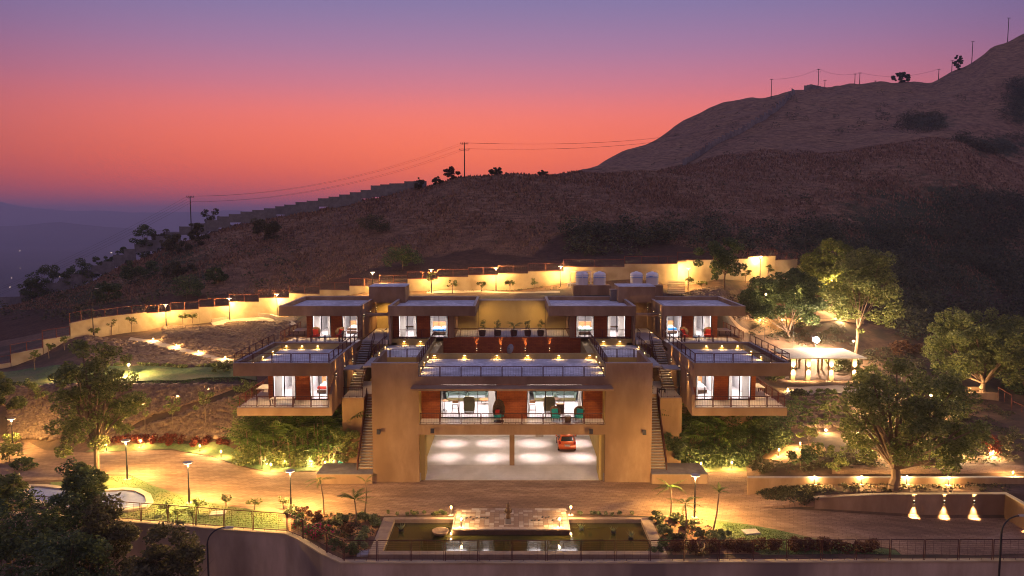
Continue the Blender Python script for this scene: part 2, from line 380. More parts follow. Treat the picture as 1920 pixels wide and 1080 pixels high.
# dry grass hill with darker scrub in the hollows
def grassmat():
    m, t, b = nodes_of('dry_grass_hill'); b.inputs['Roughness'].default_value = .95; b.inputs['Specular IOR Level'].default_value = .1
    tcx = t.nodes.new('ShaderNodeTexCoord')
    def noise(sc, det, st=None):
        n = t.nodes.new('ShaderNodeTexNoise'); n.inputs['Scale'].default_value = sc; n.inputs['Detail'].default_value = det; n.inputs['Roughness'].default_value = .7
        if st:
            mm = t.nodes.new('ShaderNodeMapping'); mm.inputs['Scale'].default_value = st; t.links.new(tcx.outputs['Object'], mm.inputs[0]); t.links.new(mm.outputs[0], n.inputs['Vector'])
        else: t.links.new(tcx.outputs['Object'], n.inputs['Vector'])
        return n
    def rmp(n, a, c1, bb, c2):
        r = t.nodes.new('ShaderNodeValToRGB'); r.color_ramp.elements[0].position = a; r.color_ramp.elements[1].position = bb
        r.color_ramp.elements[0].color = (*c1, 1); r.color_ramp.elements[1].color = (*c2, 1); t.links.new(n.outputs['Fac'], r.inputs[0]); return r
    def mixc(f, a, bb):
        x = t.nodes.new('ShaderNodeMix'); x.data_type = 'RGBA'; t.links.new(f, x.inputs[0]); t.links.new(a, x.inputs[6]); t.links.new(bb, x.inputs[7]); return x.outputs[2]
    g1 = rmp(noise(.9, 8, (.35, .35, 3.2)), .34, (.075,.040,.026), .64, (.47,.275,.15))
    g2 = rmp(noise(.35, 6), .36, (.11,.062,.038), .64, (.38,.215,.125))
    k1 = rmp(noise(.05, 3), .42, (0, 0, 0), .6, (1, 1, 1))
    c = mixc(k1.outputs[0], g1.outputs[0], g2.outputs[0])
    gr = rmp(noise(2.0, 5), .3, (.03,.04,.02), .7, (.09,.10,.05))
    at = t.nodes.new('ShaderNodeAttribute'); at.attribute_name = 'scrub'
    kn = noise(.22, 6); ad_ = t.nodes.new('ShaderNodeMath'); ad_.operation = 'ADD'; t.links.new(kn.outputs['Fac'], ad_.inputs[0]); t.links.new(at.outputs['Fac'], ad_.inputs[1])
    mr = t.nodes.new('ShaderNodeMapRange'); mr.inputs['From Min'].default_value = .78; mr.inputs['From Max'].default_value = .98; t.links.new(ad_.outputs[0], mr.inputs[0])
    c = mixc(mr.outputs[0], c, gr.outputs[0])
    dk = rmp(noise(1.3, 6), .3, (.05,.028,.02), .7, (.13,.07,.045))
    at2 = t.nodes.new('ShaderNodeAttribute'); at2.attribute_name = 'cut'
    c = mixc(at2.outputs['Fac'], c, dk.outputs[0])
    t.links.new(c, b.inputs['Base Color'])
    bn = noise(2.2, 8, (1, 1, 1.5)); bp = t.nodes.new('ShaderNodeBump'); bp.inputs['Strength'].default_value = 1; bp.inputs['Distance'].default_value = .5
    t.links.new(bn.outputs['Fac'], bp.inputs['Height']); t.links.new(bp.outputs[0], b.inputs['Normal'])
    return m
M['hill'] = grassmat()
M['slope_soil'] = mat('garden_soil', (.11,.06,.032), (.20,.11,.06), .95, 1.5, .04, 6, c3=(.08,.055,.03), scale3=.25)
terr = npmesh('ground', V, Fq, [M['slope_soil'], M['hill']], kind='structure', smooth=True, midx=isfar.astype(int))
# masks that belong to the land: scrub in the hollows, bare cut bank above the back wall
PXv = 960+F*V[:, 0]/V[:, 1]; Yv = V[:, 1]
def proj_y(V):
    d = V[:, 1]*CT-(V[:, 2]-CZ)*ST; return 540-F*((V[:, 2]-CZ)*CT+V[:, 1]*ST)/d
PYv = proj_y(V)
scr = np.zeros(len(V))
def blob(cx, cy, rx, ry, w=.5):
    global scr
    scr = np.maximum(scr, w*np.clip(1.4-np.hypot((PXv-cx)/rx, (PYv-cy)/ry), 0, 1))
for bb in [(1730, 228, 55, 22), (1860, 275, 70, 25), (1900, 190, 40, 60), (1150, 455, 130, 40, .55), (1320, 430, 90, 50, .4), (1750, 430, 230, 110, .6), (1850, 560, 150, 130, .7),
           (300, 500, 160, 70, .45), (90, 560, 160, 60, .6), (1600, 480, 200, 70, .5), (1480, 220, 30, 12, .25), (1530, 195, 60, 12, .25), (1640, 255, 60, 10, .25)]: blob(*bb)
lip_px = [-1100, 135, 330, 520, 600, 700, 760, 900, 925, 1000, 1040, 1130, 1200, 1330, 1500, 1650, 2900]
lip_py = [600, 575, 545, 550, 528, 500, 486, 462, 474, 476, 440, 418, 440, 470, 500, 540, 560]
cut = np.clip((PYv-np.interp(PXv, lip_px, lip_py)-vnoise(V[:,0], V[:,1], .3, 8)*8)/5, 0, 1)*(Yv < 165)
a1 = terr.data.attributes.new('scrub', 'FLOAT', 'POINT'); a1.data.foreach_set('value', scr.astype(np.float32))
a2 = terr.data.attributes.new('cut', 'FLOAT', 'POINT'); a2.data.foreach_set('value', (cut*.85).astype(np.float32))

# ground outside the front retaining wall, and the far valley with its hills
g = MB(); g.quad((-400, -60, -6.5), (400, -60, -6.5), (400, 75, -6.5), (-400, 75, -6.5)); g.build('lower_ground', M['slope_soil'], kind='structure')
M['valley'] = mat('valley_land', (.05,.05,.04), (.09,.08,.06), .95, .004, c3=(.03,.035,.03), scale3=.0015)
g = MB(); g.quad((-16000, 500, -140), (12000, 500, -140), (12000, 15000, -140), (-16000, 15000, -140)); g.build('valley_floor', M['valley'], kind='structure')
def far_hills(name, Y, pts, depth):
    n = 160; xs = np.linspace(-900, 2600, n); py = np.interp(xs, [q[0] for q in pts], [q[1] for q in pts])
    g = MB(); vs = []
    for i in range(n):
        pyy = py[i]+3*vnoise(xs[i], 0, .02, 5)*2+2*vnoise(xs[i], 0, .06, 6)
        x, y, z = at_y(xs[i], pyy, Y)
        vs += [(x, y-depth*.5, -145), (x, y-depth*.2, -145+(z+145)*.55+8*float(vnoise(xs[i], 3, .03, 9))), (x, y, z), (x, y+depth*.5, -145)]
    fs = []
    for i in range(n-1):
        for k in range(3): a = i*4+k; fs.append((a, a+4, a+5, a+1))
    g.add(vs, fs); g.build(name, M['valley'], kind='structure', smooth=True)
far_hills('far_hills', 9000, [(-900, 400), (-100, 378), (0, 378), (60, 388), (130, 396), (190, 392), (260, 398), (400, 396), (2600, 398)], 3000)
far_hills('distant_ridge', 5200, [(-900, 430), (0, 424), (100, 416), (210, 424), (350, 434), (700, 440), (2600, 440)], 1800)

# haze: closed box of thin pale air
M['haze'] = bpy.data.materials.new('haze_air'); M['haze'].use_nodes = True; t = M['haze'].node_tree; t.nodes.clear()
pv = t.nodes.new('ShaderNodeVolumePrincipled'); pv.inputs['Density'].default_value = 2.1e-4; pv.inputs['Color'].default_value = (.86, .82, 1, 1); pv.inputs['Anisotropy'].default_value = .2
mo = t.nodes.new('ShaderNodeOutputMaterial'); t.links.new(pv.outputs[0], mo.inputs['Volume'])
hz = MB(); hz.box(-17000, 13000, -100, 16000, -155, 215); hz.build('haze', M['haze'], kind='stuff')
# ---------------------------------------------------------------- lamps
WARM = (1.0, .58, .20); WARM2 = (1.0, .66, .32); WHITE = (1.0, .90, .90); ORANGE = (1.0, .50, .12)
def _lob(name, L, loc, parent):
    o = bpy.data.objects.new(name, L); COL.objects.link(o)
    g = ORG.get(parent.name, (0, 0, 0)) if parent else (0, 0, 0)
    o.location = (loc[0]-g[0], loc[1]-g[1], loc[2]-g[2]); o.parent = parent; return o
LC = {}
LS = 2.4     # all lamps of the estate, as the photograph's exposure wants them
def point(loc, e, col=WARM, r=.06, parent=None):
    k = ('p', e, col, r)
    if k not in LC:
        L = bpy.data.lights.new('lamp', 'POINT'); L.energy = e*LS; L.color = col; L.shadow_soft_size = r; LC[k] = L
    return _lob('bulb', LC[k], loc, parent)
def spot(loc, d, e, ang=80, blend=.6, col=WARM, r=.05, parent=None):
    k = ('s', e, ang, blend, col, r)
    if k not in LC:
        L = bpy.data.lights.new('spot', 'SPOT'); L.energy = e*LS; L.color = col; L.shadow_soft_size = r
        L.spot_size = math.radians(ang); L.spot_blend = blend; LC[k] = L
    o = _lob('bulb', LC[k], loc, parent)
    o.rotation_euler = Vector(d).to_track_quat('-Z', 'Y').to_euler(); return o
def area(loc, sx, sy, e, col=WHITE, parent=None):
    L = bpy.data.lights.new('panel', 'AREA'); L.shape = 'RECTANGLE'; L.size = sx; L.size_y = sy; L.energy = e*LS; L.color = col
    return _lob('bulb', L, loc, parent)
M['glow'] = emis('warm_lamp_glow', (1, .72, .38), 9)
M['glow_s'] = emis('warm_lamp_glow_small', (1, .72, .38), 5)
M['glow_w'] = emis('white_lamp_glow', (1, .90, .85), 9)

# ---------------------------------------------------------------- railings and windows
PANEL = {}
def panel_mesh(L, h, bars, key='rail', mesh=False):
    k = (round(L, 2), round(h, 2), bars, key)
    if k in PANEL: return PANEL[k]
    g = MB(); t = .020 if mesh else .026
    for x in (.05, L-.05): g.box(x-t, x+t, -t, t, 0, h)
    g.box(.05, L-.05, -t, t, h-.05, h); g.box(.05, L-.05, -.018, .018, .10, .14)
    for i in range(1, bars): x = .05+(L-.1)*i/bars; g.box(x-.005, x+.005, -.005, .005, .14, h-.05)
    for x in (L*.33, L*.67): g.box(x-.012, x+.012, -.012, .012, -.04, .10)
    if mesh:
        for i in range(1, int(h/.14)): z = .12+i*.14; g.box(.05, L-.05, -.004, .004, z-.004, z+.004)
    me = bpy.data.meshes.new('railing_panel'); me.from_pydata(g.v, [], g.f); me.materials.append(M[key]); me.update(); PANEL[k] = me
    return me
def rail_run(parent, p0, p1, n, h=.95, bars=10, key='rail', name='railing_panel', mesh=False):
    p0 = Vector(p0); p1 = Vector(p1); d = (p1-p0)/n; L = math.hypot(d.x, d.y); me = panel_mesh(L, h, bars, key, mesh)
    g = ORG.get(parent.name, (0, 0, 0)) if parent else (0, 0, 0)
    for i in range(n):
        q = p0+d*i; o = bpy.data.objects.new(name, me); COL.objects.link(o); o.parent = parent
        sh = d.z/L if L else 0
        o.location = (q.x-g[0], q.y-g[1], q.z-g[2]); o.rotation_euler = (0, 0, math.atan2(d.y, d.x))
        if abs(sh) > 1e-3:    # raked panel: own mesh, sheared along the flight
            m2 = me.copy(); o.data = m2
            for v in m2.vertices: v.co.z += v.co.x*sh
def window(parent, x0, x1, y, z0, z1, panes=2, curt=(), ck='curtain'):
    """frame with glass panes; curt: list of (xa, xb) of curtain cloth behind the glass"""
    t = .07; g = MB()
    g.box(x0, x1, y-.05, y+.05, z0, z0+.09); g.box(x0, x1, y-.05, y+.05, z1-.08, z1)
    g.box(x0, x0+t, y-.047, y+.047, z0+.09, z1-.08); g.box(x1-t, x1, y-.047, y+.047, z0+.09, z1-.08)
    for i in range(1, panes): x = x0+(x1-x0)*i/panes; g.box(x-.04, x+.04, y-.043, y+.043, z0+.09, z1-.08)
    w = g.build('window', M['alu'], parent)
    for i in range(panes):
        a = x0+(x1-x0)*i/panes+.045; b = x0+(x1-x0)*(i+1)/panes-.045
        q = MB(); q.box(a+.03, b-.03, y-.008, y+.008, z0+.10, z1-.09); q.build('pane', M['glass'], w)
    for ca, cb in curt:
        n = max(6, int(abs(cb-ca)*16)); q = MB(); vs = []
        for i in range(n+1):
            x = ca+(cb-ca)*i/n; yy = y+.22+.05*(1 if i % 2 else -1)
            vs += [(x, yy, z0+.04), (x, yy, z1+.1)]
        q.add(vs, [(2*i, 2*i+2, 2*i+3, 2*i+1) for i in range(n)]); q.build('curtain', M[ck], w, smooth=True)
    return w
def brickmat():
    m, t, b = nodes_of('orange_brick_cladding'); b.inputs['Roughness'].default_value = .8
    tcx = t.nodes.new('ShaderNodeTexCoord'); mp_ = t.nodes.new('ShaderNodeMapping'); mp_.inputs['Rotation'].default_value = (math.pi/2, 0, 0)
    t.links.new(tcx.outputs['Object'], mp_.inputs[0])
    br = t.nodes.new('ShaderNodeTexBrick'); br.inputs['Scale'].default_value = 1; br.inputs['Brick Width'].default_value = .46; br.inputs['Row Height'].default_value = .16
    br.inputs['Mortar Size'].default_value = .012
    br.inputs['Color1'].default_value = (.46,.12,.025,1); br.inputs['Color2'].default_value = (.36,.085,.02,1); br.inputs['Mortar'].default_value = (.25,.06,.02,1)
    t.links.new(mp_.outputs[0], br.inputs['Vector'])
    n = t.nodes.new('ShaderNodeTexNoise'); n.inputs['Scale'].default_value = 1.5; n.inputs['Detail'].default_value = 6; t.links.new(tcx.outputs['Object'], n.inputs['Vector'])
    mx = t.nodes.new('ShaderNodeMix'); mx.data_type = 'RGBA'; mx.blend_type = 'MULTIPLY'; mx.inputs[0].default_value = .6
    t.links.new(br.outputs['Color'], mx.inputs[6]); rr = t.nodes.new('ShaderNodeValToRGB'); rr.color_ramp.elements[0].color = (.6,.6,.6,1); rr.color_ramp.elements[0].position = .3; rr.color_ramp.elements[1].position = .7
    t.links.new(n.outputs['Fac'], rr.inputs[0]); t.links.new(rr.outputs[0], mx.inputs[7]); t.links.new(mx.outputs[2], b.inputs['Base Color'])
    bp = t.nodes.new('ShaderNodeBump'); bp.inputs['Strength'].default_value = .5; bp.inputs['Distance'].default_value = .01; t.links.new(br.outputs['Fac'], bp.inputs['Height']); bp.invert = True
    t.links.new(bp.outputs[0], b.inputs['Normal'])
    return m
M['orange'] = brickmat()

def bulkhead(parent, x, y, z, nx, ny, e=14):
    """small hooded wall light; (nx, ny) points away from the wall"""
    g = MB(); tx, ty = abs(ny), abs(nx)
    g.box(x+nx*.0-tx*.11, x+nx*.09+tx*.11, y+ny*.0-ty*.11, y+ny*.09+ty*.11, z+.03, z+.07)
    o = g.build('wall_light', M['black'], parent)
    q = MB(); q.box(x+nx*.005-tx*.08, x+nx*.06+tx*.08, y+ny*.005-ty*.08, y+ny*.06+ty*.08, z-.03, z+.03); q.build('lens', M['glow'], o)
    spot((x+nx*.12, y+ny*.12, z+.0), (nx*.35, ny*.35, -1), e, 150, .7, WARM, .04, o)
def sconce(parent, x, y, z, nx, ny, e=60, up=1.0, col=WARM, ang=40, off=.11, sr=.05):
    """up-and-down light on a wall"""
    g = MB(); tx, ty = abs(ny), abs(nx)
    g.box(x-tx*.06, x+nx*.10+tx*.06, y-ty*.06, y+ny*.10+ty*.06, z-.11, z+.11)
    o = g.build('sconce', M['black'], parent)
    q = MB(); q.box(x+nx*.015-tx*.04, x+nx*.085+tx*.04, y+ny*.015-ty*.04, y+ny*.085+ty*.04, z-.125, z-.11); q.build('lens', M['glow_s'], o)
    q = MB(); q.box(x+nx*.015-tx*.04, x+nx*.085+tx*.04, y+ny*.015-ty*.04, y+ny*.085+ty*.04, z+.11, z+.125); q.build('lens', M['glow_s'], o)
    c = (x+nx*off, y+ny*off)
    spot((c[0], c[1], z-.14), (-nx*.05, -ny*.05, -1), e, ang, 1.0, col, sr, o)
    spot((c[0], c[1], z+.14), (-nx*.05, -ny*.05, 1), e*up, ang, 1.0, col, sr, o)

side_word = {-1: 'left', 1: 'right'}
# ---------------------------------------------------------------- pavilions
def pavilion(s, kind):
    """s = -1 left, 1 right; kind 'A1' lower outer wing, 'A2' upper outer, 'B2' upper inner"""
    if kind == 'A1':
        lab = f"lower {side_word[s]} wing of the villa with a railed roof terrace and wraparound balcony"
        xo, xi = 23.8, 15.5; yf, yw, yb = 64.0, 67.0, 75.0; zf, zt, zb = 6.43, 10.3, 9.2
        wx0, wx1 = 21.8, 15.5; wins = [((21.4, 19.35), 'a'), ((18.1, 16.45), 'b')]; topz = 9.1
    elif kind == 'A2':
        lab = f"upper outer {side_word[s]} pavilion with flat roof, the farthest {side_word[s]} on the top level"
        xo, xi = 24.1, 15.65; yf, yw, yb = 78.0, 79.7, 88.0; zf, zt, zb = 10.0, 13.5, 12.5
        wx0, wx1 = 21.7, 15.65; wins = [((21.1, 19.15), 'a'), ((17.95, 16.25), 'b')]; topz = 12.35
    else:
        lab = f"upper inner {side_word[s]} pavilion with flat roof beside the potted plant patio"
        xo, xi = 12.8, 3.8; yf, yw, yb = 78.0, 79.7, 88.0; zf, zt, zb = 10.0, 13.5, 12.5
        wx0, wx1 = 12.6, 6.1; wins = [((12.0, 10.05), 'a'), ((8.7, 6.75), 'b')]; topz = 12.35
    t = worldthing('villa_pavilion', lab, 'pavilion', (s*(wx0+wx1)/2, yw, zf), 'pavilions of the terraced villa')
    P = M['plaster']
    # roof: sunken deck with upstand round it
    g = MB(); g.box(s*(xo-.25), s*(xi+(.25 if kind != 'B2' else .25)), yf+.25, yb-.25, zb+.1, zt-.42 if kind != 'A1' else 9.65)
    g.build('roof_deck', M['roofcrete'], t)
    g = MB(); g.box(s*xo, s*xi, yf, yf+.25, zb, zt); g.build('fascia', P, t)
    g = MB(); g.box(s*xo, s*xi, yb-.25, yb, zb, zt)
    if kind != 'A1' or True:
        g.box(s*xo, s*(xo-.25), yf+.25, yb-.25, zb, zt); g.box(s*xi, s*(xi+.25), yf+.25, yb-.25, zb, zt)
    g.build('roof_upstand', P, t)
    g = MB(); e = .02
    for a, b_, c, d in ((xo+e, xi-e, yf-e, yf+.27), (xo+e, xi-e, yb-.27, yb+e)): g.box(s*a, s*b_, c, d, zt, zt+.03)
    g.box(s*(xo+e), s*(xo-.27), yf+.27, yb-.27, zt, zt+.03); g.box(s*(xi-e), s*(xi+.27), yf+.27, yb-.27, zt, zt+.03)
    g.build('roof_coping', M['copingcrete'], t)
    g = MB(); g.box(s*(xo-.26), s*(xi+.26), yf+.26, yb-.26, zb+.004, zb+.095); g.build('soffit', P, t)
    # front wall: cladding panels between the windows
    edges = [wx0] + [v for (w, _) in wins for v in w] + [wx1+.55]
    for i in range(0, len(edges), 2):
        a, b_ = edges[i], edges[i+1]
        g = MB(); g.box(s*a, s*b_, yw, yw+.2, zf, zb); g.build('cladding_panel', M['orange'], t)
    g = MB(); g.box(s*(wx1+.55), s*wx1, yw-.01, yw+.2, zf, zb); g.build('pier', P, t)
    for (w, _) in wins: g = MB(); g.box(s*w[0], s*w[1], yw, yw+.2, topz, zb); g.build('lintel', P, t)
    yb2 = yb if kind != 'A1' else 75.0
    g = MB(); g.box(s*wx0, s*(wx0-.2), yw+.2, yb2-.3, zf, zb); g.box(s*wx0, s*wx1, yb2-.3, yb2-.05, zf, zb)
    if kind == 'B2':
        g.box(s*(wx1+.2), s*wx1, yw+.2, yb2-.3, zf, zb)
    g.build('wall', P, t)
    # room lining
    g = MB(); x0, x1, y0, y1 = wx0-.23, wx1+.33, yw+.23, yb2-.35
    g.box(s*x0, s*x1, y1-.03, y1, zf+.02, zb-.04); g.box(s*x0, s*(x0-.03), y0, y1-.03, zf+.02, zb-.04); g.box(s*x1, s*(x1+.03), y0, y1-.03, zf+.02, zb-.04)
    g.box(s*x0, s*x1, y0-.2, y1, zb-.04, zb-.01); g.build('room_lining', M['white'], t)
    g = MB(); g.box(s*x0, s*x1, yw+.05, y1, zf-.03, zf+.02); g.build('room_floor', M['floorwhite'], t)
    mid = (x0+x1)/2; g = MB(); g.box(s*(mid+.05), s*(mid-.05), y0+1.6, y1-.03, zf+.02, zb-.04); g.build('partition', M['white'], t)
    for xx in ((x0+mid)/2, (x1+mid)/2):
        g = MB(); g.lathe([(.22, 0), (.22, .05)], 12, (s*xx, yw+2.4, zb-.11)); o = g.build('ceiling_light', M['glow_w'], t)
        L = area((s*xx, yw+2.4, zb-.14), 1.6, 2.6, 130, (1, .84, .84), t)
    # windows
    for (w, k) in wins:
        a, b_ = (s*w[0], s*w[1]); lo, hi = min(a, b_), max(a, b_); wd = hi-lo
        if k == 'a': cu = [(lo+.1, lo+wd*.38), (hi-wd*.2, hi-.1)] if s < 0 else [(lo+.1, lo+wd*.2), (hi-wd*.38, hi-.1)]
        else: cu = [(lo+.08, lo+wd*.16), (hi-wd*.14, hi-.08)]
        window(t, lo, hi, yw+.06, zf+.03, topz, 2, cu)
    # side wall towards the stairs
    xs_ = xi if kind != 'B2' else xo-.0
    if kind != 'B2':
        wa, wb = s*xi, s*(xi+.22)
        yb3 = 79.5 if kind == 'A1' else 88
        low = 5.73 if kind == 'A1' else zf
        yy = yf+.3
        g = MB(); g.prism([(yy, low+(.0)), (yy, zf+1.15), (yy+2.3, zb-.02), (yb3, zb-.02), (yb3, low), (yy+2.6, low)] if kind != 'A1' else
                          [(yy, 5.73), (yy, zf+1.15), (yy+2.4, zb-.02), (yb3, zb-.02), (yb3, 6.0), (yy+2.2, 6.0)], 'x', wa, wb)
        g.build('side_wall', P, t)
        g = MB(); g.prism([(yf+.01, zb-.004), (yf+.01, zb-.95), (yf+1.25, zb-.004)], 'x', wa, wb); g.build('bracket', P, t)
        if kind == 'A1':
            for yv in (65.9, 69.4, 72.9): sconce(t, s*(xi-.0), yv, 8.9, -s, 0, 190, 1.0)
        else:
            for yv in (79.6, 83.2, 87.0): sconce(t, s*(xi-.0), yv, 12.35 if yv < 80 else 12.2, -s, 0, 190, 1.0)
    else:
        g = MB(); g.prism([(yf+.3, zf-.5), (yf+.3, zf+1.15), (yf+1.7, zb-.02), (yw+.2, zb-.02), (yw+.2, zf-.5)], 'x', s*12.8, s*12.6); g.build('side_wall', P, t)
        g = MB(); g.prism([(yf+.01, zb-.004), (yf+.01, zb-.95), (yf+1.1, zb-.004)], 'x', s*12.8, s*12.6); g.build('bracket', P, t)
        g = MB(); g.box(s*6.1, s*3.8, 85.6, 85.8, 10.0, 12.5); g.build('alcove_wall', M['plaster_y'], t)
        spot((s*5.0, 83.4, 12.35), (0, .0, -1), 60, 120, .5, WARM2, .08, t)
    if kind == 'A1':
        # balcony
        g = MB(); g.box(s*23.7, s*15.72, 64.3, 67.0, 5.73, 6.43); g.box(s*23.7, s*21.8, 67.0, 72.5, 5.73, 6.43); g.build('balcony_slab', P, t)
        g = MB(); g.box(s*23.66, s*15.74, 64.34, 66.98, 6.432, 6.45); g.box(s*23.66, s*21.82, 66.98, 72.4, 6.432, 6.45); g.build('balcony_floor', M['deck'], t)
        rail_run(t, (s*23.5, 64.42, 6.45), (s*15.8, 64.42, 6.45), 5)
        rail_run(t, (s*23.5, 64.42, 6.45), (s*23.5, 72.4, 6.45), 5, key='fence_red')
        for xx in (22.4, 20.4, 17.3): spot((s*xx, 65.6, 9.14), (0, 0, -1), 95, 75, .7, WARM2, .05, t)
        spot((s*22.6, 69.4, 9.14), (0, 0, -1), 120, 90, .7, WARM2, .05, t)
        # roof terrace
        g = MB(); g.box(s*23.2, s*22.9, 64.26, 74.7, 9.652, 10.1); g.box(s*22.89, s*17.2, 74.70, 75.0, 9.652, 10.18); g.build('parapet', M['plaster_y'], t)
        for xx in (22.4, 20.85, 19.3): bulkhead(t, s*xx, 74.74, 9.98, 0, -1)
        for yv in (66.3, 69.0, 71.9): bulkhead(t, s*22.88, yv, 9.95, -s, 0)
        rail_run(t, (s*23.7, 64.12, 10.33), (s*15.6, 64.12, 10.33), 5, .8)
        rail_run(t, (s*15.62, 64.12, 10.33), (s*15.62, 78.2, 10.33), 8, .8)
        rail_run(t, (s*23.68, 64.12, 10.33), (s*23.68, 75.0, 10.33), 6, .8)
        # deck between the lower roof and the upper pavilion
        g = MB(); g.box(s*23.2, s*15.72, 75.3, 79.7, 9.5, 10.0); g.box(s*24.1, s*21.7, 79.7, 85.5, 9.5, 10.0); g.build('terrace_slab', P, t)
        g = MB(); g.box(s*23.16, s*15.74, 75.34, 79.68, 10.002, 10.02); g.build('terrace_floor', M['deck'], t)
        rail_run(t, (s*23.0, 75.45, 10.02), (s*17.3, 75.45, 10.02), 4)
        rail_run(t, (s*17.3, 75.45, 10.02), (s*17.3, 78.3, 10.02), 2)
        rail_run(t, (s*23.9, 77.8, 10.02), (s*23.9, 85.4, 10.02), 5, key='fence_red')
        for xx in (22.5, 20.0, 17.6): spot((s*xx, 78.9, 12.45), (0, 0, -1), 95, 75, .7, WARM2, .05, t)
        # base wall under the wing
        g = MB(); g.box(s*22.9, s*15.5, 71.0, 75, -.5, 5.72); g.build('base_wall', P, t)
    if kind == 'B2':
        rail_run(t, (s*12.5, 79.1, 10.0), (s*8.0, 79.1, 10.0), 3)
    return t
PAV = {(k, s): pavilion(s, k) for k in ('A1', 'A2', 'B2') for s in (-1, 1)}

# ---------------------------------------------------------------- central block
cen = worldthing('villa_main_block', 'central block of the villa with an open garage, glazed living room and long roof terrace', 'building', (0, 64, 0))
P = M['plaster']
for s in (-1, 1):
    g = MB(); g.box(s*12.0, s*8.0, 64.0, 64.3, 0, 10.3); g.box(s*12.0, s*11.7, 64.3, 79.5, 0, 10.3 if False else 9.0)
    g.box(s*12.0, s*11.7, 64.3, 70.4, 9.0, 10.3); g.build('tower_wall', P, cen)
    g = MB(); g.box(s*8.3, s*8.0, 64.3, 76.4, 0, 9.15); g.build('side_wall', M['plaster_y'], cen)
    g = MB(); g.box(s*8.25, s*8.0, 64.3, 79.4, 9.15, 9.95); g.build('parapet', M['plaster_y'], cen)
    g = MB(); g.box(s*12.02, s*7.98, 63.98, 64.32, 10.3, 10.34); g.build('coping', M['copingcrete'], cen)
    # terrace behind the tower screen
    g = MB(); g.box(s*11.7, s*8.25, 64.3, 70.5, 8.4, 8.6); g.box(s*13.2, s*8.25, 70.5, 70.75, 8.4, 9.6); g.box(s*13.2, s*12.95, 70.75, 79, 6.4, 9.6); g.build('terrace_wall', M['plaster_y'], cen)
    g = MB(); g.box(s*12.95, s*8.25, 70.75, 79.0, 9.1, 9.35); g.build('terrace_deck', M['roofcrete'], cen)
    g = MB(); g.box(s*13.2, s*12.0, 66.5, 70.5, 9.45, 9.6); g.build('ledge', M['copingcrete'], cen)
    rail_run(cen, (s*13.05, 70.62, 9.6), (s*8.3, 70.62, 9.6), 3, .8)
    rail_run(cen, (s*13.07, 70.62, 9.6), (s*13.07, 77.6, 9.6), 4, .9)
    rail_run(cen, (s*8.12, 64.1, 9.95), (s*8.12, 79.0, 9.95), 9, .9)
    g = MB(); g.box(s*12.95, s*8.25, 79.0, 79.3, 6.0, 9.995); g.build('upstand_wall', M['plaster_y'], cen)
    for xx in (11.3, 9.6): bulkhead(cen, s*xx, 78.98, 9.75, 0, -1)
    for yv in (73.2, 76.6): bulkhead(cen, s*12.93, yv, 9.56, -s, 0)
    for yv in (65.6, 68.2, 70.9): bulkhead(cen, s*7.98, yv, 9.6, -s, 0)
    spot((s*10.2, 67.2, 10.0), (0, .6, -.4), 20, 130, .8, WARM, .1, cen)
# living room floor slab, garage ceiling, roof
g = MB(); g.box(-8, 8, 64.0, 64.35, 4.17, 5.04); g.build('floor_beam', P, cen)
g = MB(); g.box(-8, 8, 64.35, 76.4, 4.55, 5.0); g.build('living_floor_slab', M['white'], cen)
g = MB(); g.box(-8, 8, 64.35, 75.9, 5.0, 5.04); g.build('living_floor', M['floorwhite'], cen)
g = MB(); g.box(-8, 8, 64.0, 64.3, 8.47, 9.15); g.build('roof_beam', P, cen)
g = MB(); g.box(-8, 8, 64.3, 72.2, 8.6, 9.1); g.box(-8, 8, 72.2, 75.9, 8.6, 8.9); g.build('roof_slab', P, cen)
g = MB(); g.box(-7.98, 7.98, 64.0, 72.2, 9.1 if False else 9.102, 9.15); g.v = [(a, max(b, 64.302), c) for a, b, c in g.v]; g.build('roof_terrace_deck', M['roofcrete'], cen)
g = MB(); g.box(-8.5, 8.5, 62.45, 63.99, 8.28, 8.45); g.build('sunshade', P, cen)
rail_run(cen, (-7.9, 64.15, 9.152), (7.9, 64.15, 9.152), 9, .88, 12)
g = MB(); g.box(-8, 8, 72.2, 72.4, 9.152, 9.68); g.build('parapet', M['plaster_y'], cen)
for xx in (-7.45, -4.55, -1.45, 1.5, 4.5, 7.45): bulkhead(cen, xx, 72.18, 9.5, 0, -1, 20)
# courtyard with brick wall and uplights
g = MB(); g.box(-7.3, 7.3, 80.0, 80.25, 6.3, 10.0); g.build('courtyard_wall', M['orange'], cen)
for s in (-1, 1): g = MB(); g.box(s*7.99, s*7.3, 72.41, 80.25, 6.3, 9.6); g.build('courtyard_side_wall', M['plaster_y'], cen)
g = MB(); g.box(-7.3, 7.3, 72.4, 80.0, 6.2, 6.3); g.build('courtyard_floor', M['deck'], cen)
for xx in (-3.75, -1.2, 1.4, 4.0): sconce(cen, xx, 79.99, 8.75, 0, -1, 90, 1.0)
rail_run(cen, (-7.3, 80.1, 10.0), (7.3, 80.1, 10.0), 8, .95)
# patio
g = MB(); g.box(-6.1, 6.1, 80.25, 87.0, 9.5, 9.99); g.build('patio_floor', M['deck'], cen)
for s in (-1, 1): g = MB(); g.box(s*15.5, s*12.9, 78.0, 88.5, 9.6, 10.0); g.build('passage_floor', M['deck'], cen)
g = MB(); g.box(-3.8, 3.8, 87.0, 87.3, 10, 13.1); g.build('patio_back_wall', M['plaster_y'], cen)
g = MB(); g.box(-3.9, 3.9, 86.95, 87.6, 13.1, 13.25); g.build('coping', M['copingcrete'], cen)
for s in (-1, 1):
    spot((s*3.4, 84.5, 12.3), (-s*.45, .8, -.45), 110, 110, .8, (1, .62, .22), .2, cen)
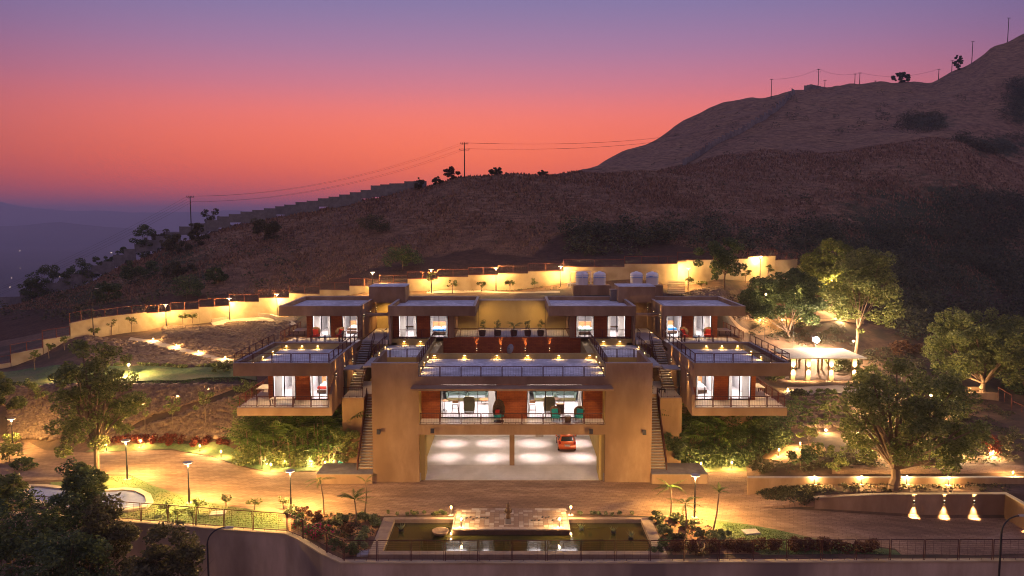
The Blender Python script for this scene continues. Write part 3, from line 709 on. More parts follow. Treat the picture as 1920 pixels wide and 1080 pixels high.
# glazing wall
yw = 66.0
g = MB()
for a, b_ in ((-8, -6.35), (-1.35, 1.3), (6.25, 8)):
    q = MB(); q.box(a, b_, yw, yw+.2, 5.04, 8.6); q.build('cladding_panel', M['orange'], cen)
window(cen, -6.35, -1.35, yw+.08, 5.06, 8.55, 3, [(-2.1, -1.5), (-6.25, -6.15)])
window(cen, 1.3, 6.25, yw+.08, 5.06, 8.55, 3, [(1.4, 1.55), (5.85, 6.15)])
rail_run(cen, (-7.95, 64.15, 5.042), (7.95, 64.15, 5.042), 9, .95, 12)
g = MB(); g.box(-8, 8, 75.8, 75.9, 5.04, 8.58); g.box(-7.99, -7.9, 66.2, 75.8, 5.04, 8.58); g.box(7.9, 7.99, 66.2, 75.8, 5.04, 8.58); g.box(-7.9, 7.9, 66.0, 75.8, 8.56, 8.59); g.build('room_lining', M['white'], cen)
for xx in (-5.2, -1.8, 1.8, 5.2):
    for yv in (68.6, 72.6):
        g = MB(); g.lathe([(.2, 0), (.2, .04)], 10, (xx, yv, 8.51)); g.build('ceiling_light', M['glow_w'], cen)
        area((xx, yv, 8.48), 1.8, 1.8, 95, (1, .84, .84), cen)
for xx in (-6.9, -3.0, .3, 2.9, 6.9): spot((xx, 64.95, 8.26), (0, 0, -1), 95, 70, .6, WARM2, .05, cen)
# garage
gf = M['garagefloor']
g = MB(); g.box(-8, 8, 67.0, 76.4, .3, .6); g.build('garage_floor', gf, cen)
g = MB(); g.add([(-7.75, 64.5, .1), (7.75, 64.5, .1), (7.85, 67.0, .6), (-7.85, 67.0, .6), (-7.75, 64.5, -.2), (7.75, 64.5, -.2), (7.85, 67, -.2), (-7.85, 67, -.2)],
              [(0, 1, 2, 3), (4, 5, 1, 0), (7, 6, 5, 4), (4, 0, 3, 7), (5, 6, 2, 1)]); g.build('garage_ramp', gf, cen)
g = MB()
for i in range(14): y = 64.55+i*.175; z = .1+(y-64.5)*.2; g.box(-7.7, 7.7, y, y+.05, z-.05, z+.022)
g.build('ramp_ribs', gf, cen)
g = MB(); g.box(-8, 8, 76.0, 76.2, .6, 4.5); g.build('garage_back_wall', M['white'], cen)
for s in (-1, 1):
    g = MB(); g.box(s*7.99, s*7.9, 66.9, 76.0, .6, 4.54); g.build('garage_side_wall', M['plaster_y'], cen)
    g = MB(); g.box(s*8.0, s*7.55, 64.35, 66.2, 0.1, 4.5); g.build('garage_pier', M['plaster_y'], cen)
    g = MB(); g.box(s*8.0, s*7.9, 64.3, 67.0, 0, .75); g.build('ramp_kerb', M['copingcrete'], cen)
g = MB(); g.box(-.22, .22, 66.75, 67.15, .6, 4.54); g.build('garage_column', P, cen)
g = MB(); g.box(2.4, 3.2, 75.7, 75.99, .6, 2.6); g.box(5.9, 6.6, 75.75, 75.99, .6, 2.7); g.build('store_door', M['copingcrete'], cen)
for xx in (-6.0, -2.0, 2.1, 6.2):
    for yv in (69.0, 73.4):
        g = MB(); g.lathe([(.14, 0), (.14, .05)], 10, (xx, yv, 4.49)); g.build('ceiling_light', M['glow_w'], cen)
        spot((xx, yv, 4.46), (0, 0, -1), 470, 58, 1.0, (1, .76, .74), .12, cen)
        spot((xx, yv, 4.45), (0, 0, -1), 80, 165, .5, (1, .78, .62), .12, cen)
# satellite dish on the parapet
d = worldthing('satellite_dish', 'grey satellite dish clamped to the parapet at the back of the long roof terrace', 'satellite dish', (-.15, 72.3, 9.68))
g = MB(); g.tube((-.15, 72.3, 9.55), (-.15, 72.3, 10.0), .025); g.build('mast', M['black'], d)
g = MB(); prof = []
for k in range(5):
    r = .12*k; prof.append((r+.001, r*r*.5))
g.lathe(prof, 14); R = Matrix.Rotation(math.radians(62), 4, 'X') @ Matrix.Rotation(math.radians(20), 4, 'Y')
R = Matrix.Rotation(math.radians(-50), 4, 'Z') @ Matrix.Rotation(math.radians(70), 4, 'X')
g.v = [tuple(R @ Vector(v)+Vector((-.1, 72.2, 10.1))) for v in g.v]; g.build('dish', M['copingcrete'], d, smooth=True)
g = MB(); g.tube((-.1, 72.2, 10.1), tuple(R @ Vector((0, 0, .55))+Vector((-.1, 72.2, 10.1))), .015); g.build('feed_arm', M['black'], d)

# floodlights on the tower faces
for px, py in ((707, 809), (1211, 810), (809, 807), (1110, 808)):
    x, y, z = at_y(px, py, 63.9)
    f = worldthing('floodlight', 'x', 'floodlight', (x, 64, z)); f['label'] = {707: 'small dark floodlight on the face of the left tower', 1211: 'small dark floodlight on the face of the right tower',
        809: 'small unlit floodlight on the beam above the left garage opening', 1110: 'small unlit floodlight on the beam above the parked hatchback'}[px]
    g = MB(); g.box(x-.03, x+.03, 63.8, 63.99, z-.04, z+.04); g.build('bracket', M['black'], f)
    g = MB(); g.prism([(63.55, z-.16), (63.8, z-.05), (63.84, z+.2), (63.66, z+.2)], 'x', x-.16, x+.16); g.build('lamp_housing', M['black'], f)

# ---------------------------------------------------------------- stair heads, canopies, flights
for s in (-1, 1):
    w = side_word[s]
    t = worldthing('roof_block', f'square plaster stair head standing above the gap between the two {w} upper pavilions', 'roof block', (s*14, 86, 10))
    g = MB(); g.box(s*16.05, s*12.0, 85.0, 88.6, 13.1, 14.85); g.build('wall', P, t)
    g = MB(); g.box(s*16.1, s*11.95, 84.95, 88.65, 14.85, 14.92); g.build('roof', M['roofcrete'], t)
    g = MB(); g.box(s*15.5, s*12.9, 86.5, 86.7, 10, 13.1); g.build('back_wall', M['plaster_y'] if s < 0 else P, t)
    g = MB(); g.box(s*15.6, s*12.85, 80.0, 80.6, 12.25, 12.5); g.build('tie_beam', P, t)
    spot((s*14.0, 84.4, 12.9), (0, .55, -.8), 190 if s < 0 else 30, 120, .7, (1, .60, .20), .15, t)
    # upper flight
    t = worldthing('stair_flight', f'upper outdoor concrete stair rising between the {w} wings to the top terrace', 'stairs', (s*14.9, 71, 6.4), 'outdoor stairs between the wings')
    n = 20
    for i in range(n):
        y = 71.0+i*.35; z = 6.4+(i+1)*.18
        g = MB(); g.box(s*15.48, s*14.3, y, y+.42, z-.07, z); g.build('tread', M['copingcrete'], t)
    g = MB(); g.prism([(71.0, 6.2), (78.1, 9.85), (78.1, 9.6), (71.3, 6.0)], 'x', s*15.3, s*14.5); g.build('stringer', P, t)
    rail_run(t, (s*14.25, 71.0, 6.5), (s*14.25, 78.0, 10.1), 4)
    rail_run(t, (s*13.3, 78.2, 10.0), (s*13.3, 80.2, 10.0), 1)
    # landing
    t = worldthing('stair_landing', f'railed landing halfway up between the {w} wings with a dark door', 'landing', (s*13.9, 68, 6.4), 'landings between the wings')
    g = MB(); g.box(s*15.48, s*12.02, 69.5, 75, 0, 6.4); g.box(s*15.48, s*13.5, 68, 69.5, 0, 6.4); g.build('wall', P, t)
    g = MB(); g.box(s*15.46, s*12.04, 69.52, 75, 6.402, 6.42); g.box(s*15.46, s*13.52, 68.02, 69.52, 6.402, 6.42); g.build('floor', M['deck'], t)
    g = MB(); g.box(s*14.2, s*12.05, 75, 79.0, 6.4, 6.6); g.box(s*14.2, s*12.05, 79, 79.2, 6.4, 9.6); g.build('garden_wall', M['plaster_y'], t)
    rail_run(t, (s*15.4, 68.08, 6.42), (s*13.55, 68.08, 6.42), 1)
    g = MB(); g.box(s*15.5, s*15.42, 69.0, 70.0, 6.42, 8.7); g.build('door', M['black'], t)
    g = MB(); g.box(s*15.48, s*14.0, 68.8, 70.8, 8.75, 8.87); g.build('canopy', M['copingcrete'], t)
    spot((s*14.5, 72.0, 9.6), (0, 0, -1), 60, 140, .8, WARM, .15, t)
    # lower flight beside the tower
    t = worldthing('stair_flight', f'lower outdoor stair climbing along the outer face of the {w} tower from the drive', 'stairs', (s*12.8, 64.6, .9), 'outdoor stairs beside the towers')
    n = 27
    for i in range(n):
        y = 64.7+i*.185; z = .9+(i+1)*.2
        g = MB(); g.box(s*13.4, s*12.02, y, y+.24, z-.06, z); g.build('tread', M['copingcrete'], t)
    g = MB(); g.prism([(64.6, .9), (64.6, 1.6), (69.5, 7.0), (69.5, 6.0)], 'x', s*13.52, s*13.44); g.build('side_panel', M['rail'], t)
    g = MB(); g.prism([(64.9, .9), (69.5, 6.1), (69.5, .9)], 'x', s*13.35, s*12.05); g.build('base', P, t)
    t = worldthing('podium', f'raised podium at the foot of the {w} tower stair', 'podium', (s*14, 64, 0))
    g = MB(); g.box(s*16.8, s*12.0, 63.6, 66.5, 0, .86); g.build('wall', P, t)
    g = MB(); g.box(s*16.84, s*12.0, 63.56, 66.5, .86, .9); g.build('top', M['concrete'], t)

# the whole house is a touch narrower than its plan dimensions above
XS = .985
for o in list(SC.objects):
    if o.parent is None and o.get('category') and o.type == 'EMPTY': o.location.x *= XS; o.scale.x = XS
import bmesh
from mathutils.geometry import tessellate_polygon
def drape(name, pts, dz, m, maxlen=1.5, kind='structure', world=False, zc=None):
    P2 = [(q if world else on(*q)[:2]) for q in pts]
    vs = [Vector((q[0], q[1], 0)) for q in P2]
    tr = tessellate_polygon([vs]); bm = bmesh.new(); bv = [bm.verts.new(v) for v in vs]
    for t_ in tr:
        try: bm.faces.new([bv[i] for i in t_])
        except ValueError: pass
    for _ in range(6):
        es = [e for e in bm.edges if e.calc_length() > maxlen]
        if not es: break
        bmesh.ops.subdivide_edges(bm, edges=es, cuts=1); bmesh.ops.triangulate(bm, faces=bm.faces[:])
    co = np.array([v.co[:] for v in bm.verts]); z = H(co[:, 0], co[:, 1])+dz if zc is None else np.full(len(co), zc)
    for v, zz in zip(bm.verts, z): v.co.z = zz
    bm.normal_update()
    for f in bm.faces:
        if f.normal.z < 0: f.normal_flip()
    me = bpy.data.meshes.new(name); bm.to_mesh(me); bm.free(); me.materials.append(m)
    o = bpy.data.objects.new(name, me); COL.objects.link(o)
    if kind: o['kind'] = kind
    return o
M['drive'] = mat('compacted_gravel_drive', (.38,.22,.12), (.55,.34,.20), .92, .7, .02, 14, c3=(.31,.18,.10), scale3=.14, stretch=(.6,1.3,1))
def pave(m):      # fine block pattern over the mottled gravel colour
    t = m.node_tree; b = t.nodes['Principled BSDF']; src = b.inputs['Base Color'].links[0].from_socket
    tcx = t.nodes.new('ShaderNodeTexCoord'); mp_ = t.nodes.new('ShaderNodeMapping'); mp_.inputs['Rotation'].default_value = (0, 0, .35); t.links.new(tcx.outputs['Object'], mp_.inputs[0])
    br = t.nodes.new('ShaderNodeTexBrick'); br.inputs['Scale'].default_value = 1; br.inputs['Brick Width'].default_value = .6; br.inputs['Row Height'].default_value = .3; br.inputs['Mortar Size'].default_value = .02
    br.inputs['Color1'].default_value = (1,1,1,1); br.inputs['Color2'].default_value = (.74,.72,.70,1); br.inputs['Mortar'].default_value = (.5,.48,.46,1); t.links.new(mp_.outputs[0], br.inputs['Vector'])
    mx = t.nodes.new('ShaderNodeMix'); mx.data_type = 'RGBA'; mx.blend_type = 'MULTIPLY'; mx.inputs[0].default_value = .75
    t.links.new(src, mx.inputs[6]); t.links.new(br.outputs['Color'], mx.inputs[7])
    wv = t.nodes.new('ShaderNodeTexNoise'); wv.inputs['Scale'].default_value = .35; wv.inputs['Detail'].default_value = 7; wv.inputs['Roughness'].default_value = .75; mp2 = t.nodes.new('ShaderNodeMapping'); mp2.inputs['Scale'].default_value = (.5, 3, 1); mp2.inputs['Rotation'].default_value = (0, 0, -.2)
    t.links.new(tcx.outputs['Object'], mp2.inputs[0]); t.links.new(mp2.outputs[0], wv.inputs['Vector']); rr = t.nodes.new('ShaderNodeValToRGB'); rr.color_ramp.elements[0].position = .38; rr.color_ramp.elements[0].color = (.62,.60,.58,1); rr.color_ramp.elements[1].position = .6
    t.links.new(wv.outputs['Fac'], rr.inputs[0]); m2 = t.nodes.new('ShaderNodeMix'); m2.data_type = 'RGBA'; m2.blend_type = 'MULTIPLY'; m2.inputs[0].default_value = .8; t.links.new(mx.outputs[2], m2.inputs[6]); t.links.new(rr.outputs[0], m2.inputs[7])
    t.links.new(m2.outputs[2], b.inputs['Base Color'])
pave(M['drive'])
M['lawn'] = mat('lawn_grass', (.08,.12,.035), (.16,.20,.06), .9, 3, .03, 30, c3=(.19,.17,.065), scale3=.3)
M['paving'] = mat('path_paving', (.42,.32,.22), (.52,.41,.30), .8, 1.2, .004, 15)
lowedge = [(1678,1031),(1553,1016),(1456,994),(1400,984),(1340,976),(1250,973),(1220,971),(1070,966),(850,966),(720,970),(640,966),(560,964),(480,957),(417,948),(361,936),(292,913),(242,892),(192,892),(178,899)]
drive_px = [(-60,828),(0,827),(55,832),(85,846),(167,850),(250,847),(320,845),(395,857),(428,869),(470,880),(508,888),(600,886),(640,884),(700,884),(900,880),(1220,884),(1300,888),(1400,886),(1401,905),(1417,927),(1528,948),(1678,964),(1844,972),(2000,975),(2000,1043),(1900,1041),(1760,1041),(1690,1042)]+lowedge+[(90,903),(0,905),(-60,908)]
drape('driveway', drive_px, .03, M['drive'])
drape('lawn', [(95,905),(178,900),(192,893),(242,893),(292,914),(361,937),(417,949),(480,958),(560,965),(600,975),(560,990),(515,994),(440,990),(322,982),(167,970),(95,965)], .025, M['lawn'])
drape('lawn', [(1325,973),(1400,985),(1456,995),(1553,1017),(1678,1032),(1690,1041),(1560,1041),(1430,1042),(1330,1000)], .025, M['lawn'])
drape('lawn', [(160,849),(250,846),(320,844),(397,856),(430,868),(472,879),(508,887),(640,882),(645,872),(560,862),(470,852),(410,832),(300,834),(180,840)], .05, M['lawn'])
drape('lawn', [(1265,884),(1300,887),(1400,885),(1398,866),(1340,858),(1262,862)], .05, M['lawn'])
drape('lawn', [(-30,722),(0,700),(60,692),(130,688),(230,688),(440,693),(480,700),(480,716),(300,716),(170,721),(80,726)], .12, M['lawn'], 1.0)
M['garden_light_soil'] = mat('sandy_garden_soil', (.36,.20,.09), (.46,.28,.14), .95, 2, .03, 8)
drape('soil_bed', [(1425,862),(1440,848),(1480,836),(1540,832),(1550,846),(1520,862),(1470,870)], .06, M['garden_light_soil'], .8)
drape('soil_bed', [(1225,975),(1320,974),(1350,1010),(1425,1041),(1262,1043)], .04, M['soil'], 1)
drape('soil_bed', [(520,968),(560,962),(700,969),(716,972),(690,1042),(648,1046),(600,1020),(545,1000)], .04, M['soil'], 1)
drape('footpath', [(245,634),(290,639),(345,654),(400,668),(445,677),(445,684),(390,680),(320,667),(270,652),(238,642)], .08, M['paving'], .8)
drape('footpath', [(232,800),(262,772),(330,752),(420,732),(440,734),(380,752),(300,775),(262,795),(245,806)], .12, M['garden_light_soil'], .8)
drape('footpath', [(1475,735),(1480,728),(1600,728),(1700,730),(1700,740),(1600,742),(1475,744)], .10, M['paving'], .8)
drape('footpath', [(1560,872),(1640,874),(1740,868),(1800,872),(1930,876),(1930,892),(1800,893),(1560,893)], .06, M['drive'], 1)
drape('footpath', [(395,606),(440,598),(490,596),(545,602),(560,610),(480,604),(400,612)], .12, M['paving'], .8)
drape('footpath', [(1500,607),(1380,606),(1340,610),(1345,603),(1440,599),(1560,601),(1620,604),(1620,610)], .15, M['garden_light_soil'], .8)
drape('footpath', [(800,546),(900,544),(1050,546),(1050,550),(900,549),(800,551)], .06, M['paving'], 1)

# ---------------------------------------------------------------- front retaining wall with fence
def ribbon(name, pts, y_off, w, z0, z1, m, parent, zt=None):
    g = MB(); n = len(pts)
    for i in range(n-1):
        a = np.array(pts[i]); b = np.array(pts[i+1]); d = (b-a)/np.linalg.norm(b-a); nn = np.array([-d[1], d[0]])
        if i == 0: na = nn
        if i < n-2:
            c = np.array(pts[i+2]); d2 = (c-b)/np.linalg.norm(c-b); nb = nn+np.array([-d2[1], d2[0]]); nb = nb/np.linalg.norm(nb)
        else: nb = nn
        za = z1 if zt is None else zt[i]; zb_ = z1 if zt is None else zt[i+1]
        A0 = a+na*y_off; A1 = a+na*(y_off+w); B0 = b+nb*y_off; B1 = b+nb*(y_off+w)
        vs = [(*A0, z0), (*B0, z0), (*B1, z0), (*A1, z0), (*A0, za), (*B0, zb_), (*B1, zb_), (*A1, za)]
        g.add([tuple(map(float, v)) for v in vs], [(0,3,2,1),(4,5,6,7),(0,1,5,4),(1,2,6,5),(2,3,7,6),(3,0,4,7)]); na = nb
    return g.build(name, m, parent)
fw = worldthing('retaining_wall', 'long tall rendered retaining wall along the bottom edge of the estate', 'wall', (0, 49, -6.5))
ribbon('wall', WALLPTS, -.36, .36, -6.5, .05, M['wallgrey'], fw)
ribbon('coping', WALLPTS, -.42, .46, .052, .15, M['cream'], fw)
fe = worldthing('boundary_fence', 'see-through metal panel fence standing on the front retaining wall', 'fence', (0, 49.1, .15))
for i in range(1, len(WALLPTS)-1):
    a, b = WALLPTS[i], WALLPTS[i+1]; b = (45, 49.05) if i == len(WALLPTS)-2 else b
    L = math.hypot(b[0]-a[0], b[1]-a[1]); n = max(1, round(L/2.3))
    rail_run(fe, (a[0], a[1]-.15, .15), (b[0], b[1]-.15, .15), n, 1.4, 4, name='fence_panel', mesh=True)

# ---------------------------------------------------------------- ramp wall with three wall lights, planters
rw = worldthing('ramp_wall', 'low plaster wall along the entrance ramp with three glowing wall lights', 'wall', (30, 58, 0))
xa = at_y(1528, 940, 58)[0]; xb = at_y(1884, 940, 58)[0]
g = MB(); g.prism([(xa, .4), (xa, .85), (xa+5, 1.1), (xb, 1.15), (xb, -1.2), (xa, -1.2)], 'y', 58.0, 58.3); g.build('wall', M['plaster'], rw)
g = MB(); g.box(xb, xb+.3, 49.8, 58.3, -1.2, 1.15); g.build('side_wall', M['plaster'], rw)
g = MB(); g.prism([(xa, .87), (xa+5, 1.12), (xb+.3, 1.17), (xb+.3, 1.23), (xa+5, 1.18), (xa, .93)], 'y', 57.96, 58.34); g.box(xb-.04, xb+.34, 49.8, 57.95, 1.152, 1.22); g.build('coping', M['cream'], rw)
for px in (1713.3, 1770, 1826): sconce(rw, at_y(px, 941, 58)[0], 57.99, at_y(px, 941, 58)[2], 0, -1, 850, .6, WARM2, 50, .14, .08)
sconce(rw, xb, 55.2, .6, -1, 0, 420, .8, WARM2)
gw = worldthing('garden_wall', 'long low garden wall behind the planting strip lit by five path lights', 'wall', (29, 60.8, 1))
x0 = at_y(1402, 905, 60.9)[0]; x1 = at_y(1990, 905, 60.9)[0]
g = MB(); g.box(x0, x1, 60.8, 61.05, 0, 1.5); g.build('wall', M['plaster'], gw)
g = MB(); g.box(x0-.03, x1, 60.77, 61.08, 1.502, 1.57); g.build('coping', M['copingcrete'], gw)

# ---------------------------------------------------------------- back boundary wall
YWP = [(-260,84),(0,92),(80,95),(131,98),(220,104),(320,110),(430,113),(520,113),(640,110),(764,106.5),(1000,106),(1290,106),(1400,111),(1500,116),(1600,120)]
def YW(px): return float(np.interp(px, [q[0] for q in YWP], [q[1] for q in YWP]))
SEG = [(-200,-110,735,735,14),(-110,-50,712,706,14),(-50,20,690,680,15),(20,80,664,652,18),(80,131,637,629,18),(131,173,606,597,19),(173,220,594,594,15),(220,274,588.5,588.5,15.5),(274,320,586,586,15),(320,373,581,581,15),
       (373,430,575,575,15.5),(430,486,566,566,14.5),(486,543,559,559,15.5),(543,600,551,551,15),(600,656,544,544,15),(656,712,537,537,14.5),(712,764.6,531,531,15),(764.6,821,523.5,523.5,14),(821,878,519.8,519.8,15),(878,934,516,516,15),
       (934,990,512.8,512.8,14.5),(990,1057,509,509,15),(1057,1171,501,501,15),(1171,1234,495,495,14.5),(1234,1270,495,495,15),(1270,1402,487,487,16),(1402,1453,481,481,13),(1453,1494,487,487,13),(1494,1530,497,500,12)]
bw = worldthing('boundary_wall', 'cream stepped boundary wall with red framed mesh fence climbing behind the villa', 'wall', (0, 106, 12))
for px0, px1, t0, t1, fh in SEG:
    Y0, Y1 = YW(px0), YW(px1)
    a = at_y(px0, t0, Y0); b = at_y(px1, t1, Y1)
    if t0 == t1: zt = (a[2]+b[2])/2; za, zb_ = zt, zt
    else: za, zb_ = a[2], b[2]
    base = min(float(H(a[0], a[1])), float(H(b[0], b[1])))-1.2
    d = np.array([b[0]-a[0], b[1]-a[1]]); L = np.linalg.norm(d); d /= L; nn = np.array([-d[1], d[0]])*.12
    def pr(za, zb_, z0a, z0b, w, name, m):
        q = nn*(w/.12); A, B = np.array(a[:2]), np.array(b[:2])
        vs = [(*(A-q), z0a), (*(B-q), z0b), (*(B+q), z0b), (*(A+q), z0a), (*(A-q), za), (*(B-q), zb_), (*(B+q), zb_), (*(A+q), za)]
        g = MB(); g.add([tuple(map(float, v)) for v in vs], [(0,3,2,1),(4,5,6,7),(0,1,5,4),(1,2,6,5),(2,3,7,6),(3,0,4,7)]); g.build(name, m, bw)
    pr(za-.08, zb_-.08, base, base, .12, 'wall_panel', M['cream'])
    pr(za, zb_, za-.078, zb_-.078, .16, 'coping', M['cream'])
    S = F/Y0; h = fh/S
    # framed fence: posts, rails and a fine mesh
    key = 'fence_red'; g = MB()
    for k in (0, .5, 1):
        x, y, z = a[0]+d[0]*L*k, a[1]+d[1]*L*k, za+(zb_-za)*k
        g.box(x-.035, x+.035, y-.035, y+.035, z, z+h)
    g.tube((a[0], a[1], za+h-.03), (b[0], b[1], zb_+h-.03), .035, n=4); g.tube((a[0], a[1], za+.1), (b[0], b[1], zb_+.1), .025, n=4)
    g0 = g; g = MB(); nn2 = int(h/.2)
    for k in range(1, nn2): g.tube((a[0], a[1], za+.1+k*.2), (b[0], b[1], zb_+.1+k*.2), .006, n=3, cap=False)
    nv = int(L/.3)
    for k in range(1, nv): x, y, z = a[0]+d[0]*L*k/nv, a[1]+d[1]*L*k/nv, za+(zb_-za)*k/nv; g.tube((x, y, z+.1), (x, y, z+h-.03), .006, n=3, cap=False)
    fp = g0.build('fence_panel', M[key], bw); g.build('mesh_infill', M['black'], fp)

# ---------------------------------------------------------------- lamp posts and path lights
def lamp_post_mesh(h=3.35):
    t = thing('lamp_post', 'x', 'lamp post', (0, 0, 0), 0, 'lamp posts of the estate')
    g = MB(); g.box(-.22, .22, -.22, .22, 0, .06); g.build('base_plate', M['copingcrete'], t)
    g = MB(); g.lathe([(.075, .06), (.075, h*.36), (.05, h*.37), (.045, h-.35)], 10); g.build('pole', M['black'], t)
    g = MB(); g.lathe([(.05, h-.35), (.06, h-.12)], 10); g.build('lens', M['glow_w'], t)
    g = MB(); g.lathe([(.08, h-.119), (.36, h-.06), (.36, h-.02), (.06, h+.03)], 16); g.build('cap', M['copingcrete'], t)
    g = MB(); g.lathe([(.34, h-.085), (.34, h-.075)], 16); g.v = [(x, y, z-.004) for x, y, z in g.v]; g.build('diffuser', M['glow'], t)
    return t
POST = lamp_post_mesh(); first = [True]
def lamp_post(px, pyb, label, e=900, Y=None, h=None, col=(1, .61, .20)):
    loc = on(px, pyb) if Y is None else (at_y(px, pyb, Y)[0], Y, at_y(px, pyb, Y)[2])
    s = (h/3.35) if h else 1
    if first[0]: o = POST; o.location = loc; o['label'] = label; first[0] = False
    else: o = dup(POST, loc, 0, label)
    o.scale = (s, s, s)
    b = point((0, 0, 3.12), e*(2.6 if Y is None else .34), col, .10, None); b.parent = o; b.location = (0, 0, 3.12)
    return o
lamp_post(25, 849, 'lamp post at the far left beside the drive', 700)
lamp_post(239, 901, 'lamp post on the grass island beside the big left tree', 900, h=3.5)
lamp_post(355, 945, 'lamp post on the lawn edge right of the curved pool', 900)
lamp_post(546, 962, 'lamp post rising from the red flowered bed left of the pond', 900)
lamp_post(1302, 973, 'lamp post in the planting bed right of the reflecting pond', 900)
BL = [(312,613,'leftmost'),(431,600,'second from the left'),(520,592,'third from the left'),(699,553,'half hidden behind the left roof block'),(809,549,'right of the left roof block'),
      (930,546,'above the patio back wall'),(1051,543,'just left of the white water tanks'),(1290,546,'just right of the white water tanks'),(1425,522,'rightmost, behind the dark round tree')]
for px, py, w in BL:
    Yp = YW(px)-1.3
    x, y, z = at_y(px, py, Yp); zz = max(z, float(H(x, y)))
    lamp_post(px, py, f'lamp post in front of the cream back wall, {w}', 650, Y=Yp, h=3.25)
def bollard_mesh(h=.78):
    t = thing('path_light', 'x', 'path light', (0, 0, 0), 0, 'slim bollard path lights')
    g = MB(); g.box(-.18, .18, -.18, .18, 0, .04); g.build('base_plate', M['copingcrete'], t)
    g = MB(); g.lathe([(.035, .04), (.035, h-.24)], 8); g.build('stem', M['black'], t)
    g = MB(); g.lathe([(.04, h-.24), (.06, h-.05)], 10); g.build('lens', M['glow'], t)
    g = MB(); g.lathe([(.09, h-.049), (.09, h), (.03, h+.02)], 10); g.build('cap', M['black'], t)
    return t
BOL = bollard_mesh(); firstb = [True]
def bollard(px, py, label, e=55, h=None, xyz=None, col=(1, .62, .24)):
    loc = xyz or on(px, py)
    if firstb[0]: o = BOL; o.location = loc; o['label'] = label; firstb[0] = False
    else: o = dup(BOL, loc, 0, label)
    if h: o.scale = (h/.78,)*3
    b = point((0, 0, .60), e, col, .05); b.parent = o; b.location = (.0, -.10, .62)
    b2 = point((0, 0, .60), e*.6, col, .05); b2.parent = o; b2.location = (.0, .10, .62)
    return o
BO = [(200,847,'on the grass strip behind the big left tree trunk'),(264.5,841,'on the grass before the red hedge, near the big tree'),(375,848,'on the grass in front of the right end of the red hedge'),(414.5,860,'at the bend of the drive below the red hedge'),
      (508,885,'at the corner of lawn and paved path, below the palms'),(610,880,'beside the green watering can under the left palms'),(1314,882,'on the small lawn right of the right tower stair'),(1371.5,880,'on the small lawn, right one of the pair under the right palms'),
      (1460,857,'left one of the two on the sandy mound'),(1500,845,'right one of the two on the sandy mound'),
      (1526.7,909,'first from the left in the strip before the low garden wall'),(1614.7,909,'second from the left in the strip before the low garden wall'),(1700,909,'third in the strip, just right of the big tree trunk'),(1778,911,'fourth in the strip, under the overhanging leaves'),(1898,904,'at the far right edge beside the path')]
for px, py, w in BO: bollard(px, py, f'slim path light {w}', 85)
SL = [(287.5,640,'topmost on the left zigzag slope path'),(331,653,'second from the top on the left slope path'),(372.5,664,'third from the top on the left slope path'),(422.5,675,'lowest on the upper left slope path, by the terrace'),
      (391,735,'right end of the lower slope path, left of the balcony'),(332.5,751,'middle of the lower left slope path'),(269,768,'left end of the lower slope path behind the tree'),(107,712,'on the lawn left of the big left tree'),(1680,742,'on the terrace right of the gazebo'),(1477,735,'on the terrace in front of the gazebo'),
      (1432,602,'left one under the dark round tree'),(1468,603,'middle one under the dark round tree'),(1500,604,'right one under the dark round tree'),(1860,858,'by the orange lit shrub at the right edge'),(1425,606,'just right of the upper right pavilion')]
for px, py, w in SL: bollard(px, py, f'small path light {w}', 55, .42)

# ---------------------------------------------------------------- reflecting pond with its deck
M['water'] = mat('pond_water', (.035,.032,.008), (.05,.045,.012), .06, .8, .004, 3, spec=.5)
M['coping_brown'] = mat('brown_stone_coping', (.26,.17,.11), (.36,.25,.17), .75, 1.5, .004, 15)
po = worldthing('reflecting_pond', 'rectangular pond with raised stone coping in front of the garage', 'pond', (.3, 52, 0))
x0, x1, y0, y1 = -9.5, 10.25, 49.15, 55.5
g = MB(); g.box(x0, x1, y0, y0+.55, -.1, .35); g.build('coping', M['coping_brown'], po)
g = MB(); g.box(x0, x0+.85, y0+.55, y1, -.1, .35); g.build('coping', M['coping_brown'], po)
g = MB(); g.box(x1-.75, x1, y0+.55, y1, -.1, .35); g.build('coping', M['coping_brown'], po)
for a, b in ((x0+.85, -4.3), (4.15, x1-.75)): g = MB(); g.box(a, b, y1-.4, y1, -.1, .35); g.build('coping', M['coping_brown'], po)
g = MB(); g.box(x0+.85, x1-.75, y0+.55, y1-.4, -.1, .06); g.build('pond_water', M['water'], po)
dk = worldthing('stone_deck', 'tiled stone deck reaching into the pond with a small statue and four path lights', 'deck', (0, 55, 0))
g = MB(); g.box(-4.3, 4.15, 52.95, 57.0, -.1, .40); g.build('deck_base', M['darkwood'], dk)
TM = []
for c1, c2 in (((.34,.25,.18), (.42,.32,.24)), ((.23,.14,.09), (.31,.20,.13)), ((.42,.33,.25), (.50,.40,.31)), ((.04,.03,.03), (.06,.05,.04))): TM.append(mat('deck_tile_stone', c1, c2, .75, 3))
def tile_mesh(w, d, m):
    g = MB(); g.box(-w/2+.008, w/2-.008, -d/2+.008, d/2-.008, 0, .05); me = bpy.data.meshes.new('tile'); me.from_pydata(g.v, [], g.f); me.materials.append(m); me.update(); return me
tb = [tile_mesh(.6, .42, m) for m in TM]; ti = [tile_mesh(.35, .35, m) for m in TM]
def addtile(me, x, y, r=0, z=.401):
    o = bpy.data.objects.new('tile', me); COL.objects.link(o); o.parent = dk; o.location = (x, y-55, z+random.random()*.008); o.rotation_euler = (0, 0, r)
for i in range(14):
    x = -4.27+.3+i*.6
    if x < 4.1: addtile(tb[0 if random.random() < .7 else 2], x, 53.22); addtile(tb[random.choice((0, 2, 1))], x, 56.8)
